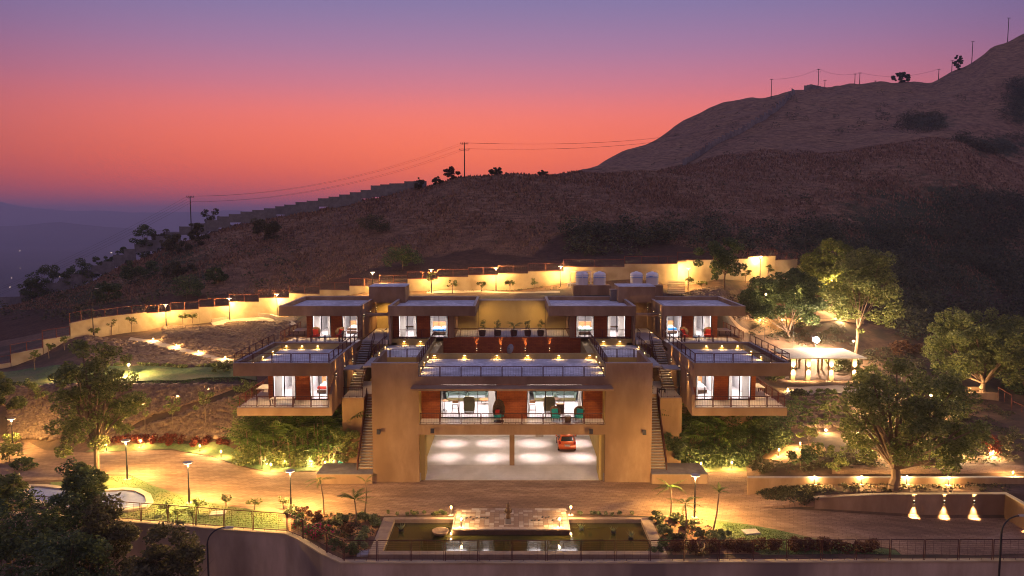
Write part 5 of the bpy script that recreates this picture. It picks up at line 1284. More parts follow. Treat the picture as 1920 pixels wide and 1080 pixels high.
for s in (-1, 1):
    w = side_word[s]
    bed(s*17.1, 69.3, 6.45, f'white bed with a coloured throw in the lower {w} wing, inner window', throw='redfab' if s < 0 else 'linen')
    picture(s*17.2, 74.5, 8.35, .7, .6, f'small dark picture above the bed in the lower {w} wing')
    bed(s*17.0, 82.0, 10.02, f'bed with a dark cover in the upper outer {w} pavilion, inner window', throw='darkwood' if s < 0 else 'bluefab')
    picture(s*17.3, 87.5, 11.6, .5, .9, f'tall dark picture on the back wall of the upper outer {w} pavilion')
    bed(s*7.75, 81.2, 10.02, f'bed with a bright throw in the upper inner {w} pavilion, patio side window', throw='bluefab' if s < 0 else 'greenfab')
    picture(s*10.7, 87.5, 11.4, .9, 1.2, f'large warm toned panel on the back wall of the upper inner {w} pavilion', 'wood')
    t = thing('desk_chair', f'dark chair by the curtain in the lower {w} wing, outer window', 'chair', (s*19.9, 69.2, 6.45)); g = MB(); g.box(-.25, .25, -.25, .25, .42, .5); g.build('seat', M['darkwood'], t); g = MB(); g.box(-.25, .25, .2, .25, .5, 1.0); g.build('backrest', M['darkwood'], t)
    for a in (-.2, .2):
        for b in (-.2, .2): g = MB(); g.box(a-.02, a+.02, b-.02, b+.02, 0, .42); g.build('leg', M['darkwood'], t)
# ---------------------------------------------------------------- the parked hatchback (rear towards the camera)
CP = mat('orange_red_car_paint', (.70,.13,.02), rough=.28, spec=.6, metal=.25)
M['carglass'] = mat('dark_car_glass', (.02,.018,.015), rough=.08, spec=.8)
M['tyre'] = mat('tyre_rubber', (.02,.02,.02), rough=.9)
M['rim'] = mat('wheel_metal', (.45,.45,.46), rough=.35, metal=.8)
M['tail'] = mat('tail_light_red', (.45,.01,.01), rough=.15, spec=.8)
M['plate'] = mat('plate_white', (.75,.73,.68), rough=.5)
cx, cy, cz = 5.25, 70.6, .6
car = thing('parked_car', 'orange red hatchback parked in the right bay of the garage, seen from behind', 'car', (cx, cy, cz))
STN = [ # y, half width, sill z, belt z, roof z, roof half width
 (0.0, .70, .34, .60, .62, .66), (.05, .76, .26, .84, .90, .70), (.16, .79, .24, .92, 1.02, .66), (.42, .82, .22, .96, 1.40, .58), (.75, .83, .22, .97, 1.49, .58), (1.5, .83, .22, .95, 1.52, .60), (2.1, .83, .22, .93, 1.46, .58),
 (2.6, .82, .22, .90, 1.02, .62), (2.75, .82, .22, .88, .93, .66), (3.3, .78, .24, .78, .82, .62), (3.55, .68, .30, .60, .62, .55)]
vs = []; fs = []
for y_, hw_, sz, bz_, rz_, rw_ in STN:
    ring = [(-hw_*.9, sz), (-hw_, sz+.18), (-hw_, bz_-.12), (-hw_*.97, bz_), (-rw_, rz_-.07), (-rw_*.82, rz_), (0, rz_+.02), (rw_*.82, rz_), (rw_, rz_-.07), (hw_*.97, bz_), (hw_, bz_-.12), (hw_, sz+.18), (hw_*.9, sz)]
    vs += [(a, y_, b) for a, b in ring]
R_ = 13
for k in range(len(STN)-1):
    for i in range(R_): j = (i+1) % R_; fs.append((k*R_+j, k*R_+i, (k+1)*R_+i, (k+1)*R_+j))
fs += [tuple(range(R_)), tuple(range((len(STN)-1)*R_+R_-1, (len(STN)-1)*R_-1, -1))]
g = MB(); g.add(vs, fs); g.build('body', CP, car, smooth=True)
# rear window and side windows stand just proud of the body
g = MB(); a0 = Vector((0, .16-.02, 1.03)); a1 = Vector((0, .42-.025, 1.385))
g.add([(-.58, a0.y, a0.z), (.58, a0.y, a0.z), (.50, a1.y, a1.z), (-.50, a1.y, a1.z), (-.58, a0.y+.03, a0.z), (.58, a0.y+.03, a0.z), (.50, a1.y+.03, a1.z), (-.50, a1.y+.03, a1.z)], [(0,1,2,3),(5,4,7,6),(0,4,5,1),(2,6,7,3),(1,5,6,2),(3,7,4,0)]); g.build('rear_window', M['carglass'], car)
for s in (-1, 1):
    for (ya, yb, yc, yd) in ((.55, 1.3, 1.3, .62), (1.36, 2.35, 2.0, 1.36)):
        g = MB(); pz = [(ya, .98), (yb, .96), (yc, 1.40), (yd, 1.38)]
        v4 = [(s*(.825 if zz < 1.1 else .615), yy, zz) for yy, zz in pz]; v5 = [(x-s*.03, y, z) for x, y, z in v4]
        g.add(v4+v5, [(0,1,2,3),(7,6,5,4),(0,4,5,1),(2,6,7,3),(1,5,6,2),(3,7,4,0)]); g.build('side_window', M['carglass'], car)
    g = MB(); g.prism([(s*.60, .80), (s*.79, .78), (s*.80, 1.0), (s*.70, 1.04), (s*.58, .94)], 'y', -.015, .12); g.build('tail_light', M['tail'], car)
    g = MB(); g.box(s*.84, s*.98, 2.0, 2.1, .95, 1.08); g.build('wing_mirror', CP, car)
    for yv in (.62, 2.95):
        g = MB(); g.lathe([(.27, -.09), (.30, -.06), (.30, .06), (.27, .09)], 18); g.v = [(s*(.76)+c, yv+a, .30+b) for a, b, c in g.v]; wv = g.build('wheel', M['tyre'], car)
        g = MB(); g.lathe([(.18, -.095), (.19, .095)], 12); g.v = [(s*(.76)+c, yv+a, .30+b) for a, b, c in g.v]; g.build('rim', M['rim'], wv)
g = MB(); g.prism([(-.06, .32), (-.09, .40), (-.09, .56), (-.03, .64), (.12, .64), (.12, .30)], 'x', -.80, .80); g.build('bumper', CP, car)
g = MB(); g.box(-.25, .25, -.11, -.092, .60, .70); g.build('number_plate', M['plate'], car)
g = MB(); g.box(-.50, .50, .33, .50, 1.435, 1.475); g.build('spoiler', CP, car)
g = MB(); g.box(-.3, .3, -.02, .0, .715, .75); g.build('hatch_handle', M['rim'], car)
# pots on the patio
def potted(px, lab, kind):
    x, y, z = at_y(px, 629, 80.9); t = thing('potted_plant', lab, 'potted plant', (x, 80.9, 9.99), 0, None)
    g = MB(); g.lathe([(.22, 0), (.33, .1), (.36, .45), (.38, .62), (.31, .62), (.29, .5)], 14); g.build('pot', M['darkwood'], t)
    return t, x
POTS = [potted(903.5, 'potted plant with thin leaves, leftmost on the patio edge', 0), potted(933, 'potted plant second from the left on the patio edge', 0), potted(963.5, 'middle potted plant with broad arching palm fronds on the patio edge', 1),
        potted(990, 'potted plant second from the right on the patio edge', 0), potted(1014.5, 'sparse potted plant, rightmost on the patio edge', 0)]
x, y, z = on(636, 876); t = thing('watering_can', 'small green watering can under the left palms', 'watering can', (x, y, z)); g = MB(); g.lathe([(.17, 0), (.19, .05), (.19, .32), (.12, .4)], 12); g.build('body', M['teal'], t); g = MB(); g.tube((.15, 0, .1), (.42, 0, .42), .03, .02); g.build('spout', M['teal'], t); g = MB(); g.path([(-.15, 0, .3), (-.3, 0, .35), (-.2, 0, .5), (0, 0, .42)], [.015]*4); g.build('handle', M['teal'], t)

# the seated person by the right planter
x, y, z = at_y(1797, 742, 85.4)
zs = at_y(1797, 731, 85.4)[2]
pn = worldthing('person', 'person in a red top sitting on the raised planter under the right tree', 'person', (x, 85.4, zs))
def skinned(name, verts, edges, radii, m, parent):
    me = bpy.data.meshes.new(name); me.from_pydata(verts, edges, []); o = bpy.data.objects.new(name, me); COL.objects.link(o)
    md = o.modifiers.new('skin', 'SKIN'); md.use_smooth_shade = True; me.skin_vertices[0].data[0].use_root = True
    for i, r in enumerate(radii): me.skin_vertices[0].data[i].radius = (r, r)
    o.modifiers.new('sub', 'SUBSURF').levels = 1
    me.materials.append(m); o.parent = parent; return o
skin = mat('brown_skin', (.30,.15,.09), rough=.6)
vs = [(0,0,.12),(0,0,.35),(0,0,.52),(0,-.01,.62),(0,-.03,.74),  (-.09,0,.10),(-.12,-.42,.10),(-.12,-.46,-.34),(-.12,-.60,-.38), (.09,0,.10),(.12,-.42,.12),(.13,-.44,-.32),(.13,-.58,-.36), (-.19,0,.50),(-.24,-.12,.28),(-.12,-.34,.22),(-.10,-.42,.2),(.19,0,.50),(.25,-.10,.28),(.14,-.34,.24),(.12,-.42,.22)]
eg = [(0,1),(1,2),(2,3),(3,4),(0,5),(5,6),(6,7),(7,8),(0,9),(9,10),(10,11),(11,12),(2,13),(13,14),(14,15),(15,16),(2,17),(17,18),(18,19),(19,20)]
rr_ = [.14,.13,.13,.055,.10,.09,.07,.05,.04,.09,.07,.05,.04,.06,.042,.032,.035,.06,.042,.032,.035]
skinned('body', vs, eg, rr_, skin, pn)
g = MB(); g.lathe([(.17,.08),(.165,.3),(.19,.46),(.15,.56),(.07,.59)], 14, sy=.75); g.build('red_top', M['redfab'], pn, smooth=True, local=True)
for s in (-1, 1):
    g = MB(); g.path([(s*.18, 0, .51), (s*.235, -.10, .33)], [.075, .06], 8); g.build('sleeve', M['redfab'], pn, local=True)
    g = MB(); g.path([(s*.09, .02, .10), (s*.12, -.42, .11), (s*.125, -.45, -.28)], [.115, .09, .07], 8); g.build('trouser_leg', M['linen'], pn, local=True)
g = MB(); g.lathe([(.06, .72), (.115, .78), (.10, .86), (.03, .89)], 12, (0, .0, 0)); g.build('hair', M['black'], pn, smooth=True, local=True)

for o in SC.objects:      # keep everything that stands in or on the house in step with it
    if o not in P5_0 and o.parent is None and 64 < o.location.y < 88.5 and abs(o.location.x) < 24.5: o.location.x *= XS
# ---------------------------------------------------------------- vegetation
LM = {
 'mid': leafmat('mid_green_leaves', (.10,.125,.033), (.30,.30,.095)),
 'dark': leafmat('dark_green_leaves', (.045,.07,.028), (.15,.18,.065)),
 'yellowish': leafmat('yellow_green_leaves', (.09,.11,.02), (.20,.21,.05)),
 'scrub': leafmat('dusty_scrub_leaves', (.045,.048,.022), (.16,.135,.065)),
 'wood': leafmat('woodland_leaves', (.03,.04,.022), (.15,.14,.075)),
 'palm': leafmat('palm_leaves', (.06,.10,.018), (.15,.20,.04)),
 'red': leafmat('red_hedge_leaves', (.09,.022,.012), (.24,.055,.025)),
 'magenta': leafmat('magenta_blossom', (.45,.01,.09), (.60,.03,.16)),
 'crimson': leafmat('crimson_blossom', (.50,.03,.02), (.60,.08,.06)),
 'bed': leafmat('pale_bed_leaves', (.12,.14,.05), (.30,.30,.14)),
 'brown': leafmat('reddish_brown_leaves', (.08,.03,.015), (.20,.10,.05)),
 'straw': leafmat('dry_grass_blades', (.11,.058,.035), (.36,.205,.12), .2),
 'grass': leafmat('lawn_blades', (.05,.08,.018), (.15,.18,.05), .3),
}
def leaves(cent, rad, n, size, seed=0, flat=.75, aspect=.5, shell=.35):
    """n leaf faces scattered in blobs; cent (k,3), rad (k,)"""
    r = np.random.default_rng(seed); cent = np.asarray(cent, float); rad = np.asarray(rad, float)
    w = rad**2; k = r.choice(len(cent), n, p=w/w.sum())
    d = r.normal(size=(n, 3)); d /= np.linalg.norm(d, axis=1)[:, None]
    q = cent[k]+d*(rad[k]*(shell+(1-shell)*r.random(n)**.5))[:, None]*np.array([1, 1, flat])
    a = r.normal(size=(n, 3)); a[:, 2] *= .6; a /= np.linalg.norm(a, axis=1)[:, None]
    b = np.cross(a, r.normal(size=(n, 3))); b /= np.linalg.norm(b, axis=1)[:, None]
    s = size*(.6+.8*r.random(n)); a = a*s[:, None]*.5; b = b*(s*aspect)[:, None]*.5
    V = np.stack([q-a, q-b+a*.1, q+a, q+b+a*.1], 1).reshape(-1, 3)
    return V, np.arange(4*n).reshape(n, 4)
def clumps(c, rx, ry, rz, k, seed, rmin=.12, rmax=.24, low=-.75):
    r = np.random.default_rng(seed); out = []; rad = []
    while len(out) < k:
        d = r.normal(size=3); d /= np.linalg.norm(d); t = r.random()**.38
        if d[2] < low: continue
        p_ = np.array([c[0]+d[0]*rx*t, c[1]+d[1]*ry*t, c[2]+d[2]*rz*t]); out.append(p_); rad.append((rx+ry+rz)/3*(rmin+(rmax-rmin)*r.random()))
    return np.array(out), np.array(rad)
def trunk_mb(base, tops, r0, seed, fork=.3, lean=(0, 0)):
    g = MB(); r = random.Random(seed); base = Vector(base)
    cen = sum((Vector(t) for t in tops), Vector())/len(tops)
    f = base+(cen-base)*fork; f.x = base.x+lean[0]+(cen.x-base.x)*fork*.5; f.y = base.y+(cen.y-base.y)*.3
    mid = (base+f)/2+Vector((r.uniform(-.15, .15), 0, 0))
    g.path([tuple(base-Vector((0, 0, .3))), tuple(base+Vector((0, 0, .3))), tuple(mid), tuple(f)], [r0*1.5, r0*1.05, r0*.9, r0*.8], 9)
    for t in tops:
        t = Vector(t); m1 = f+(t-f)*.45+Vector((r.uniform(-.3, .3), r.uniform(-.3, .3), r.uniform(0, .5)))
        g.path([tuple(f), tuple(m1), tuple(t)], [r0*.5, r0*.28, r0*.08], 6)
        for k in range(2): e = m1+(t-m1)*.4+Vector((r.uniform(-1, 1), r.uniform(-1, 1), r.uniform(.2, 1)))*((t-f).length*.25); g.path([tuple(m1+(t-m1)*.2), tuple(e)], [r0*.16, r0*.05], 5)
    return g
def tree(label, base, cc, rx, ry, rz, k, n, size, m='mid', r0=.25, seed=1, fork=.35, name='tree', group=None, rmin=.16, rmax=.30, low=-.7, nb=9, extra=None, aspect=.5):
    t = worldthing(name, label, 'tree' if 'bush' not in name and 'shrub' not in name else 'shrub', tuple(base), group)
    C, R = clumps(cc, rx, ry, rz, k, seed, rmin, rmax, low)
    if extra is not None:
        for (ex, er) in extra: C = np.vstack([C, ex]); R = np.append(R, er)
    o = np.array(base, float); V_, F_ = leaves(C, R, n, size, seed+5, aspect=aspect)
    npmesh('crown', V_-o, F_, LM[m], t)
    sel = np.random.default_rng(seed).choice(len(C), min(nb, len(C)), replace=False)
    trunk_mb(base, [tuple(C[i]) for i in sel], r0, seed, fork).build('trunk', M['bark'], t)
    return t
def ctr(px, py, Y): return at_y(px, py, Y)
S66 = F/66.0
# big trees
b = on(183, 897); Y0 = b[1]; tree('large leafy tree on the grass island at left beside the drive', b, ctr(176, 742, Y0), 3.7, 3.6, 4.6, 95, 17000, .25, 'mid', .26, 11, .34, rmin=.09, rmax=.23, low=-.85, nb=24, extra=[((ctr(105, 800, Y0))[0:3], .9), (ctr(240, 760, Y0), 1.3), (ctr(258, 745, Y0), .8), (ctr(120, 845, Y0-1), .8)])
b = on(1675, 917, 50); Y0 = b[1]; tree('broad spreading tree standing in the strip at right before the garden wall', b, ctr(1706, 782, Y0), 5.4, 4.4, 4.5, 150, 27000, .25, 'mid', .40, 23, .26, low=-.8, rmin=.08, rmax=.21, nb=30, extra=[(ctr(1800, 850, Y0-1), 1.0), (ctr(1760, 862, Y0), .9), (ctr(1595, 800, Y0), 1.1)])
b = on(1838, 738, 80, 95); tree('very large domed tree growing from the plaster planter at right', (b[0], 86.7, float(b[2])), ctr(1838, 652, 86.7), 6.4, 5.2, 4.2, 170, 34000, .28, 'mid', .34, 31, .25, low=-.9, rmin=.09, rmax=.22, nb=20)
tree('large dark tree mass at the right edge beyond the domed tree', on(1940, 760, 70, 120), ctr(1945, 690, 92), 5.5, 5, 7, 90, 16000, .42, 'dark', .3, 37, .3)
tree('tree cut by the left frame edge above the lawn', on(-12, 800), ctr(-8, 735, 72), 2.3, 2.2, 2.6, 34, 6000, .30, 'mid', .16, 41, .4)
b = (ctr(1480, 612, 100)[0], 100, float(H(ctr(1480, 612, 100)[0], 100)))
tree('dark round multi stemmed tree with lights under it beside the upper right pavilion', b, ctr(1466, 561, 99), 5.2, 4.2, 3.7, 130, 24000, .34, 'dark', .14, 43, .12, low=-.75, rmin=.12, rmax=.25, nb=14)
b = (ctr(1562, 582, 112)[0], 112, float(H(ctr(1562, 582, 112)[0], 112)))
t5 = tree('pale lit tree behind the dark round tree, brightest foliage of the garden', b, ctr(1553, 515, 112), 4.4, 4, 5.2, 80, 17000, .40, 'yellowish', .2, 47, .2, nb=14)
b = (ctr(1604, 655, 97)[0], 97, float(H(ctr(1604, 655, 97)[0], 97)))
tree('tall tree with drooping right branch lit from its foot, right of the gazebo', b, ctr(1625, 545, 98), 4.5, 4, 5.6, 70, 14000, .36, 'mid', .2, 53, .4, extra=[(ctr(1650, 600, 97), .9), (ctr(1668, 608, 97), .7), (ctr(1632, 592, 97), .8), (ctr(1614, 620, 97), .5)])
b = (ctr(1358, 548, 103)[0], 103, float(H(ctr(1358, 548, 103)[0], 103)))
tree('slender tree with thin airy crown before the back wall, right of the tanks', b, ctr(1352, 487, 103), 3.2, 2.6, 2.9, 34, 5200, .34, 'dark', .14, 59, .45, extra=[(ctr(1395, 500, 103), .6), (ctr(1340, 520, 103), .5)])
# lights hidden in the trees
for px, py, Y, e in ((1436,552,97.5,90),(1490,550,97,110),(1560,527,110.5,1500),(1555,575,109.5,700),(1600,640,96,600),(243,712,84,1500),(1690,700,80,900),(1650,825,66,420),(1858,855,66,220),(1575,600,108,500),(1608,812,71,420),(1735,805,70,420),(1745,742,79,500),(1640,762,77,420),(1800,842,66,300),(1548,812,73,200)):
    q = at_y(px, py, Y); zz = max(q[2], float(H(q[0], Y))+(.25 if px != 243 else 1.3)); f = worldthing('garden_spotlight', 'x', 'spotlight', (q[0], Y, zz))
    f['label'] = {1436:'glowing garden light inside the dark round tree, left one',1490:'bright garden light inside the dark round tree, right one',1560:'warm light glowing among the pale lit foliage',1555:'uplight at the stems of the pale lit tree',
      1600:'uplight at the foot of the tall drooping tree right of the gazebo',243:'bright garden light right of the big left tree on the lawn edge',1690:'hidden light in the shrubs between gazebo and domed tree',1650:'low light behind the broad spreading tree, left of its trunk',1858:'orange light under the shrub at the right edge',1575:'warm spotlight on the low wall behind the round tree',1608:'low garden light behind the left side of the broad spreading tree',1735:'low garden light glinting through the middle of the broad spreading tree',1745:'garden light between the broad spreading tree and the seated person',1640:'garden light among shrubs below the gazebo terrace',1800:'garden light at the lower right edge of the broad spreading tree',1548:'garden light in the shrubs below the terraced rows'}[px]
    g = MB(); g.lathe([(.07, -.1), (.12, 0), (.12, .08), (.05, .12)], 10, (q[0], Y, zz)); g.build('lens', M['glow'] , f); g = MB(); g.tube((q[0], Y, zz-.1), (q[0], Y, float(H(q[0], Y))-.1), .025); g.build('stake', M['black'], f)
    point((q[0], Y-.25, zz+.15), e, (1, .68, .32), .12, f)
# foreground trees outside the wall
for i, (px, py, Y, rx, rz, lab, m) in enumerate(((40, 1010, 50, 3.4, 3.6, 'dark bushy tree in the lower left corner below the pool', 'dark'), (150, 960, 51.5, 1.6, 3.8, 'tall narrow dark tree standing before the small pool', 'dark'),
    (205, 1010, 49, 1.6, 3.0, 'thin dark sapling tree before the fence left of the arched light', 'scrub'), (318, 1055, 47.5, 1.9, 2.6, 'small conical dark tree against the retaining wall', 'scrub'), (110, 1075, 46, 3.2, 2.6, 'dark shrubby tree at the bottom left frame edge', 'dark'), (255, 1095, 46, 2.2, 1.7, 'low dark bush at the bottom edge beneath the sapling', 'scrub'), (12, 935, 53, 1.6, 1.8, 'dark leafy treetop at the left edge before the pool', 'mid'), (160, 912, 53, 1.3, 1.6, 'reddish dark treetop in front of the small pool', 'mid'))):
    c = at_y(px, py, Y); tree(lab, (c[0], Y, -6.5), c, rx, rx*.8, rz, 46, 7500 if rx > 3 else 4200, .26, m, .12, 61+i, .3, rmin=.2, rmax=.36)
def strip_leaves(name, label, cat, pts, w, h, n, size, m, seed, kind=None, lift=.0):
    """pts world xyz polyline; leaves scattered in a strip"""
    r = np.random.default_rng(seed); P3 = np.array(pts, float); seg = np.linalg.norm(np.diff(P3, axis=0), axis=1); cs = np.r_[0, np.cumsum(seg)]
    nb = max(6, int(cs[-1]*3.0)); s = np.sort(r.random(nb))*cs[-1]; C = np.array([np.interp(s, cs, P3[:, i]) for i in range(3)]).T
    C += r.normal(size=C.shape)*np.array([w*.4, w*.4, 0]); C[:, 2] = H(C[:, 0], C[:, 1])+lift+h*.5*r.uniform(.7, 1.3, nb); 
    if h > 3:
        C = np.repeat(C, 3, axis=0); nb = len(C); C[:, 2] = H(C[:, 0], C[:, 1])+r.uniform(.3, 1, nb)*h; C[:, :2] += r.normal(size=(nb, 2))*.35
        V_, F_ = leaves(C, np.full(nb, w*.55), n, size, seed, aspect=.3)
    else: V_, F_ = leaves(C, np.full(nb, max(w, h)*.55), n, size, seed, flat=h/max(w, h))
    if kind == 'stuff':
        o = npmesh(name, V_, F_, LM[m], kind='stuff'); o['label'] = label; return o
    org = tuple(P3[0]); t = worldthing(name, label, cat, org); npmesh('foliage', V_-np.array(org), F_, LM[m], t); return t
# palms ------------------------------------------------------------
def frond(g, base, ang, L, rise, droop, nl=13, wl=.42, mi=0, tw=.05):
    d = Vector((math.cos(ang), math.sin(ang), 0)); base = Vector(base); prev = base; up = Vector((0, 0, 1)); sd = d.cross(up)
    for i in range(1, nl+1):
        u = i/nl; p_ = base+d*(L*u*math.cos(rise*(1-u*.4)))+up*(L*(math.sin(rise)*u-droop*u*u))
        if i > 1:
            ll = wl*math.sin(math.pi*min(.97, .15+u*.8))*L*.55
            tan = (p_-prev).normalized()
            for s in (-1, 1):
                e = p_+(sd*s*.8+tan*.7-up*.35)*ll; w = tan*.05*L*.5
                g.add([tuple(p_-w), tuple(e), tuple(p_+w)], [(0, 1, 2)], mi)
        g.add([tuple(prev+sd*tw*.3), tuple(p_+sd*tw*.2), tuple(p_-sd*tw*.2), tuple(prev-sd*tw*.3)], [(0, 1, 2, 3)], mi); prev = p_
def palm_clump(seed, nf=13, L=2.4, H0=.5):
    r = random.Random(seed); t = thing('areca_palm', 'x', 'palm', (0, 0, 0)); g = MB()
    for i in range(nf): frond(g, (r.uniform(-.25, .25), r.uniform(-.25, .25), H0*r.uniform(.6, 2.6)), i*2.4+r.uniform(-.3, .3), L*r.uniform(.7, 1.15), r.uniform(.7, 1.35), r.uniform(.25, .6))
    g.build('fronds', LM['palm'], t); g = MB()
    for i in range(5): a = i*1.3; g.tube((.2*math.cos(a), .2*math.sin(a), -.1), (.32*math.cos(a), .32*math.sin(a), H0*2+r.random()), .04, .025, 5)
    g.build('stems', M['bark'], t); return t
PC = [palm_clump(5, 15, 2.5, .8), palm_clump(8, 18, 2.9, 1.1), palm_clump(13, 13, 2.1, .5)]
used = set(); ORD = ['first','second','third','fourth','fifth','sixth','seventh','eighth','ninth','tenth','eleventh']
def palm_at(px, py, k, sc, lab, grp, xyz=None):
    loc = xyz or on(px, py)
    rz = random.uniform(0, 6.28)
    if grp: loc = at_z(px, py+4, -.05)
    if k not in used: o = PC[k]; used.add(k); o.location = loc; o.rotation_euler = (0, 0, rz); o['label'] = lab; o['group'] = grp
    else: o = dup(PC[k], loc, rz, lab, grp)
    o.scale = (sc, sc, sc*random.uniform(.95, 1.15)); return o
rows_L = [(470,862,1,.95),(492,868,0,1.0),(520,866,1,1.15),(548,872,0,1.1),(572,868,1,1.25),(600,870,1,1.2),(622,868,0,1.15),(648,872,1,1.15),(664,870,0,.95),(455,846,2,1.0),(505,852,1,1.1),(535,850,1,1.2),(560,852,0,1.25),(590,852,1,1.3),(616,852,1,1.25),(640,854,0,1.25),(655,856,1,1.1),(480,848,0,1.1)]
for i, (px, py, k, sc) in enumerate(rows_L): palm_at(px, py, k, sc*1.15, f'feathery areca palm under the lower left wing, {ORD[i if i < 9 else i-9]} from the left in the {"front" if i < 9 else "back"} row', 'areca palms under the lower left wing')
rows_R = [(1252,864,0,1.0),(1270,866,1,1.05),(1292,866,0,.95),(1318,862,1,1.1),(1345,862,0,1.1),(1372,860,1,1.1),(1398,858,0,1.0),(1420,856,2,1.1),(1262,852,1,1.2),(1290,850,1,1.15),(1322,850,0,1.2),(1352,850,1,1.15),(1385,850,1,1.1),(1415,846,0,1.1),(1440,846,2,1.0)]
for i, (px, py, k, sc) in enumerate(rows_R): palm_at(px, py, k, sc*1.15, f'feathery areca palm under the lower right wing, {ORD[i if i < 8 else i-8]} from the left in the {"front" if i < 8 else "back"} row', 'areca palms under the lower right wing')
palm_at(1330, 872, 2, .55, 'small young palm with upright fronds on the right lawn, left one', None) ; palm_at(1378, 872, 2, .55, 'small young palm with upright fronds on the right lawn, right one', None)
for o in list(bpy.data.objects):
    if o.name.startswith('areca_palm') and o.parent is None and o.get('group') is None and 'group' in o.keys(): del o['group']
for px, e in ((500, 40), (537, 130), (584, 150), (630, 120)):
    x, y, z = on(px, 872); f = worldthing('garden_spotlight', 'small ground uplight under the left palms, '+{500:'leftmost',537:'second from the left',584:'third from the left',630:'nearest the tower stair'}[px], 'spotlight', (x, y, z))
    g = MB(); g.lathe([(.06, 0), (.09, .12)], 8, (x, y, z)); g.build('lens', M['glow_s'], f); point((x, y-.5, z+.5), e, (1, .80, .35), .08, f)
def tall_palm(px, pyb, pxt, pyt, lab, L=1.5, nf=9, up=0.9):
    b = on(px, pyb); Y = b[1]; tp = at_y(pxt, pyt, Y); t = worldthing('palm_tree', lab, 'palm', b); r = random.Random(px)
    g = MB(); m1 = tuple((np.array(b)+np.array(tp))/2+np.array([.08, 0, 0])); g.path([b, m1, tp], [.07, .05, .04], 7); g.build('trunk', M['bark'], t)
    g = MB()
    for i in range(nf): frond(g, tp, i*2.4+r.random(), L*r.uniform(.8, 1.15), r.uniform(up-.5, up+.4), r.uniform(.3, .7), 14, .4)
    g.build('fronds', LM['palm'], t)
tall_palm(608, 968, 600, 900, 'thin tall palm between the lamp post and the left flower bed', 1.1, 8, .5)
tall_palm(667, 985, 665, 938, 'low palm with spreading crown left of the pond', 1.5, 12, .7)
tall_palm(684, 966, 686, 905, 'thin palm with one long frond arching left, nearest the tower', 1.2, 3, 1.0)
tall_palm(1257, 972, 1257, 915, 'thin palm at the left of the bed right of the pond', 1.4, 10, .7)
tall_palm(1285, 1004, 1285, 945, 'thin palm with drooping fronds in front of the right lamp post', 1.5, 9, .6)
tall_palm(1336, 1000, 1348, 926, 'leaning slender palm with upright crown on the right grass', 1.2, 6, 1.3)
for s_, m_, w_ in ((-1, 'mid', 'left'), (1, 'dark', 'right')):
    strip_leaves('shrubbery', f'tall leafy shrubs in front of the {w_} stair landing wall', 'shrubs', [(s_*13.9, 67.2, 0), (s_*15.6, 67.3, 0)], .7, 3.6, 2600, .28, m_, 540+s_)
    for j, (yy, hh, nn_) in enumerate(((70.2, 4.2, 9000), (68.9, 1.7, 4500))):
        strip_leaves('shrubbery', f'{"tall leafy thicket behind the palms" if j == 0 else "lower shrubs between the palms"} under the lower {w_} wing', 'shrubs', [(s_*15.8 if j else s_*13.8, yy, 0), (s_*19, yy, 0), (s_*23.5, yy, 0), (s_*25.5, yy+.5, 0)], 1.3 if j == 0 else .8, hh, nn_, .3, m_, 500+j+s_)
# pots
for i, (t, x) in enumerate(POTS):
    g = MB(); r = random.Random(i)
    if i == 2:
        for k in range(9): frond(g, (0, 0, 1.0), k*2.4, 1.15, r.uniform(.4, 1.1), .45, 12, .5)
        g.tube((0, 0, .5), (0, 0, 1.05), .05, .04); g.build('plant', LM['palm'], t)
    else:
        C = np.array([[r.uniform(-.2, .2), r.uniform(-.2, .2), .9+k*.14] for k in range(6)]); V_, F_ = leaves(C, np.full(6, .26), 90, .26, i, aspect=.3); npmesh('plant', V_, F_, LM['mid'], t)
# shrubs and saplings ------------------------------------------------
def leafball(name, label, cat, loc, rx, ry, rz, n, size, m, seed, group=None, k=14, stem=True, flowers=None):
    t = worldthing(name, label, cat, loc, group); C, R = clumps((0, 0, rz*.9), rx, ry, rz, k, seed, .25, .42, -.6)
    V_, F_ = leaves(C, R, n, size, seed); npmesh('foliage', V_, F_, LM[m], t)
    if flowers: V_, F_ = leaves(C, R*1.05, flowers[1], size*.9, seed+3, shell=.85, aspect=.8); npmesh('blossom', V_, F_, LM[flowers[0]], t)
    if stem: g = MB(); g.tube((0, 0, -.15), (0, 0, rz*.8), .05, .03, 5); g.build('stem', M['bark'], t, local=True)
    return t
def sapling(px, pyb, pyt, label, m='mid', n=260, rr=.7, Y=None, seed=None, group=None, size=.26):
    b = on(px, pyb) if Y is None else (at_y(px, pyb, Y)[0], Y, max(at_y(px, pyb, Y)[2], float(H(at_y(px, pyb, Y)[0], Y)))); tp = at_y(px, pyt, b[1]); h = max(.8, tp[2]-b[2]); seed = seed or int(px)
    t = worldthing('sapling', label, 'young tree', b, group); r = random.Random(seed); C = []
    g = MB(); g.path([(0, 0, -.1), (r.uniform(-.08, .08), 0, h*.5), (0, 0, h*.85)], [.05, .035, .02], 5)
    for k in range(8):
        c = Vector((r.uniform(-1, 1)*rr, r.uniform(-.8, .8)*rr, h*(.62+.4*r.random()))); C.append(tuple(c)); g.tube((0, 0, h*.5+k*.03), tuple(c), .018, .008, 4)
    g.build('stem', M['bark'], t, local=True); V_, F_ = leaves(np.array(C), np.full(8, rr*.45), n, size, seed); npmesh('crown', V_, F_, LM[m], t)
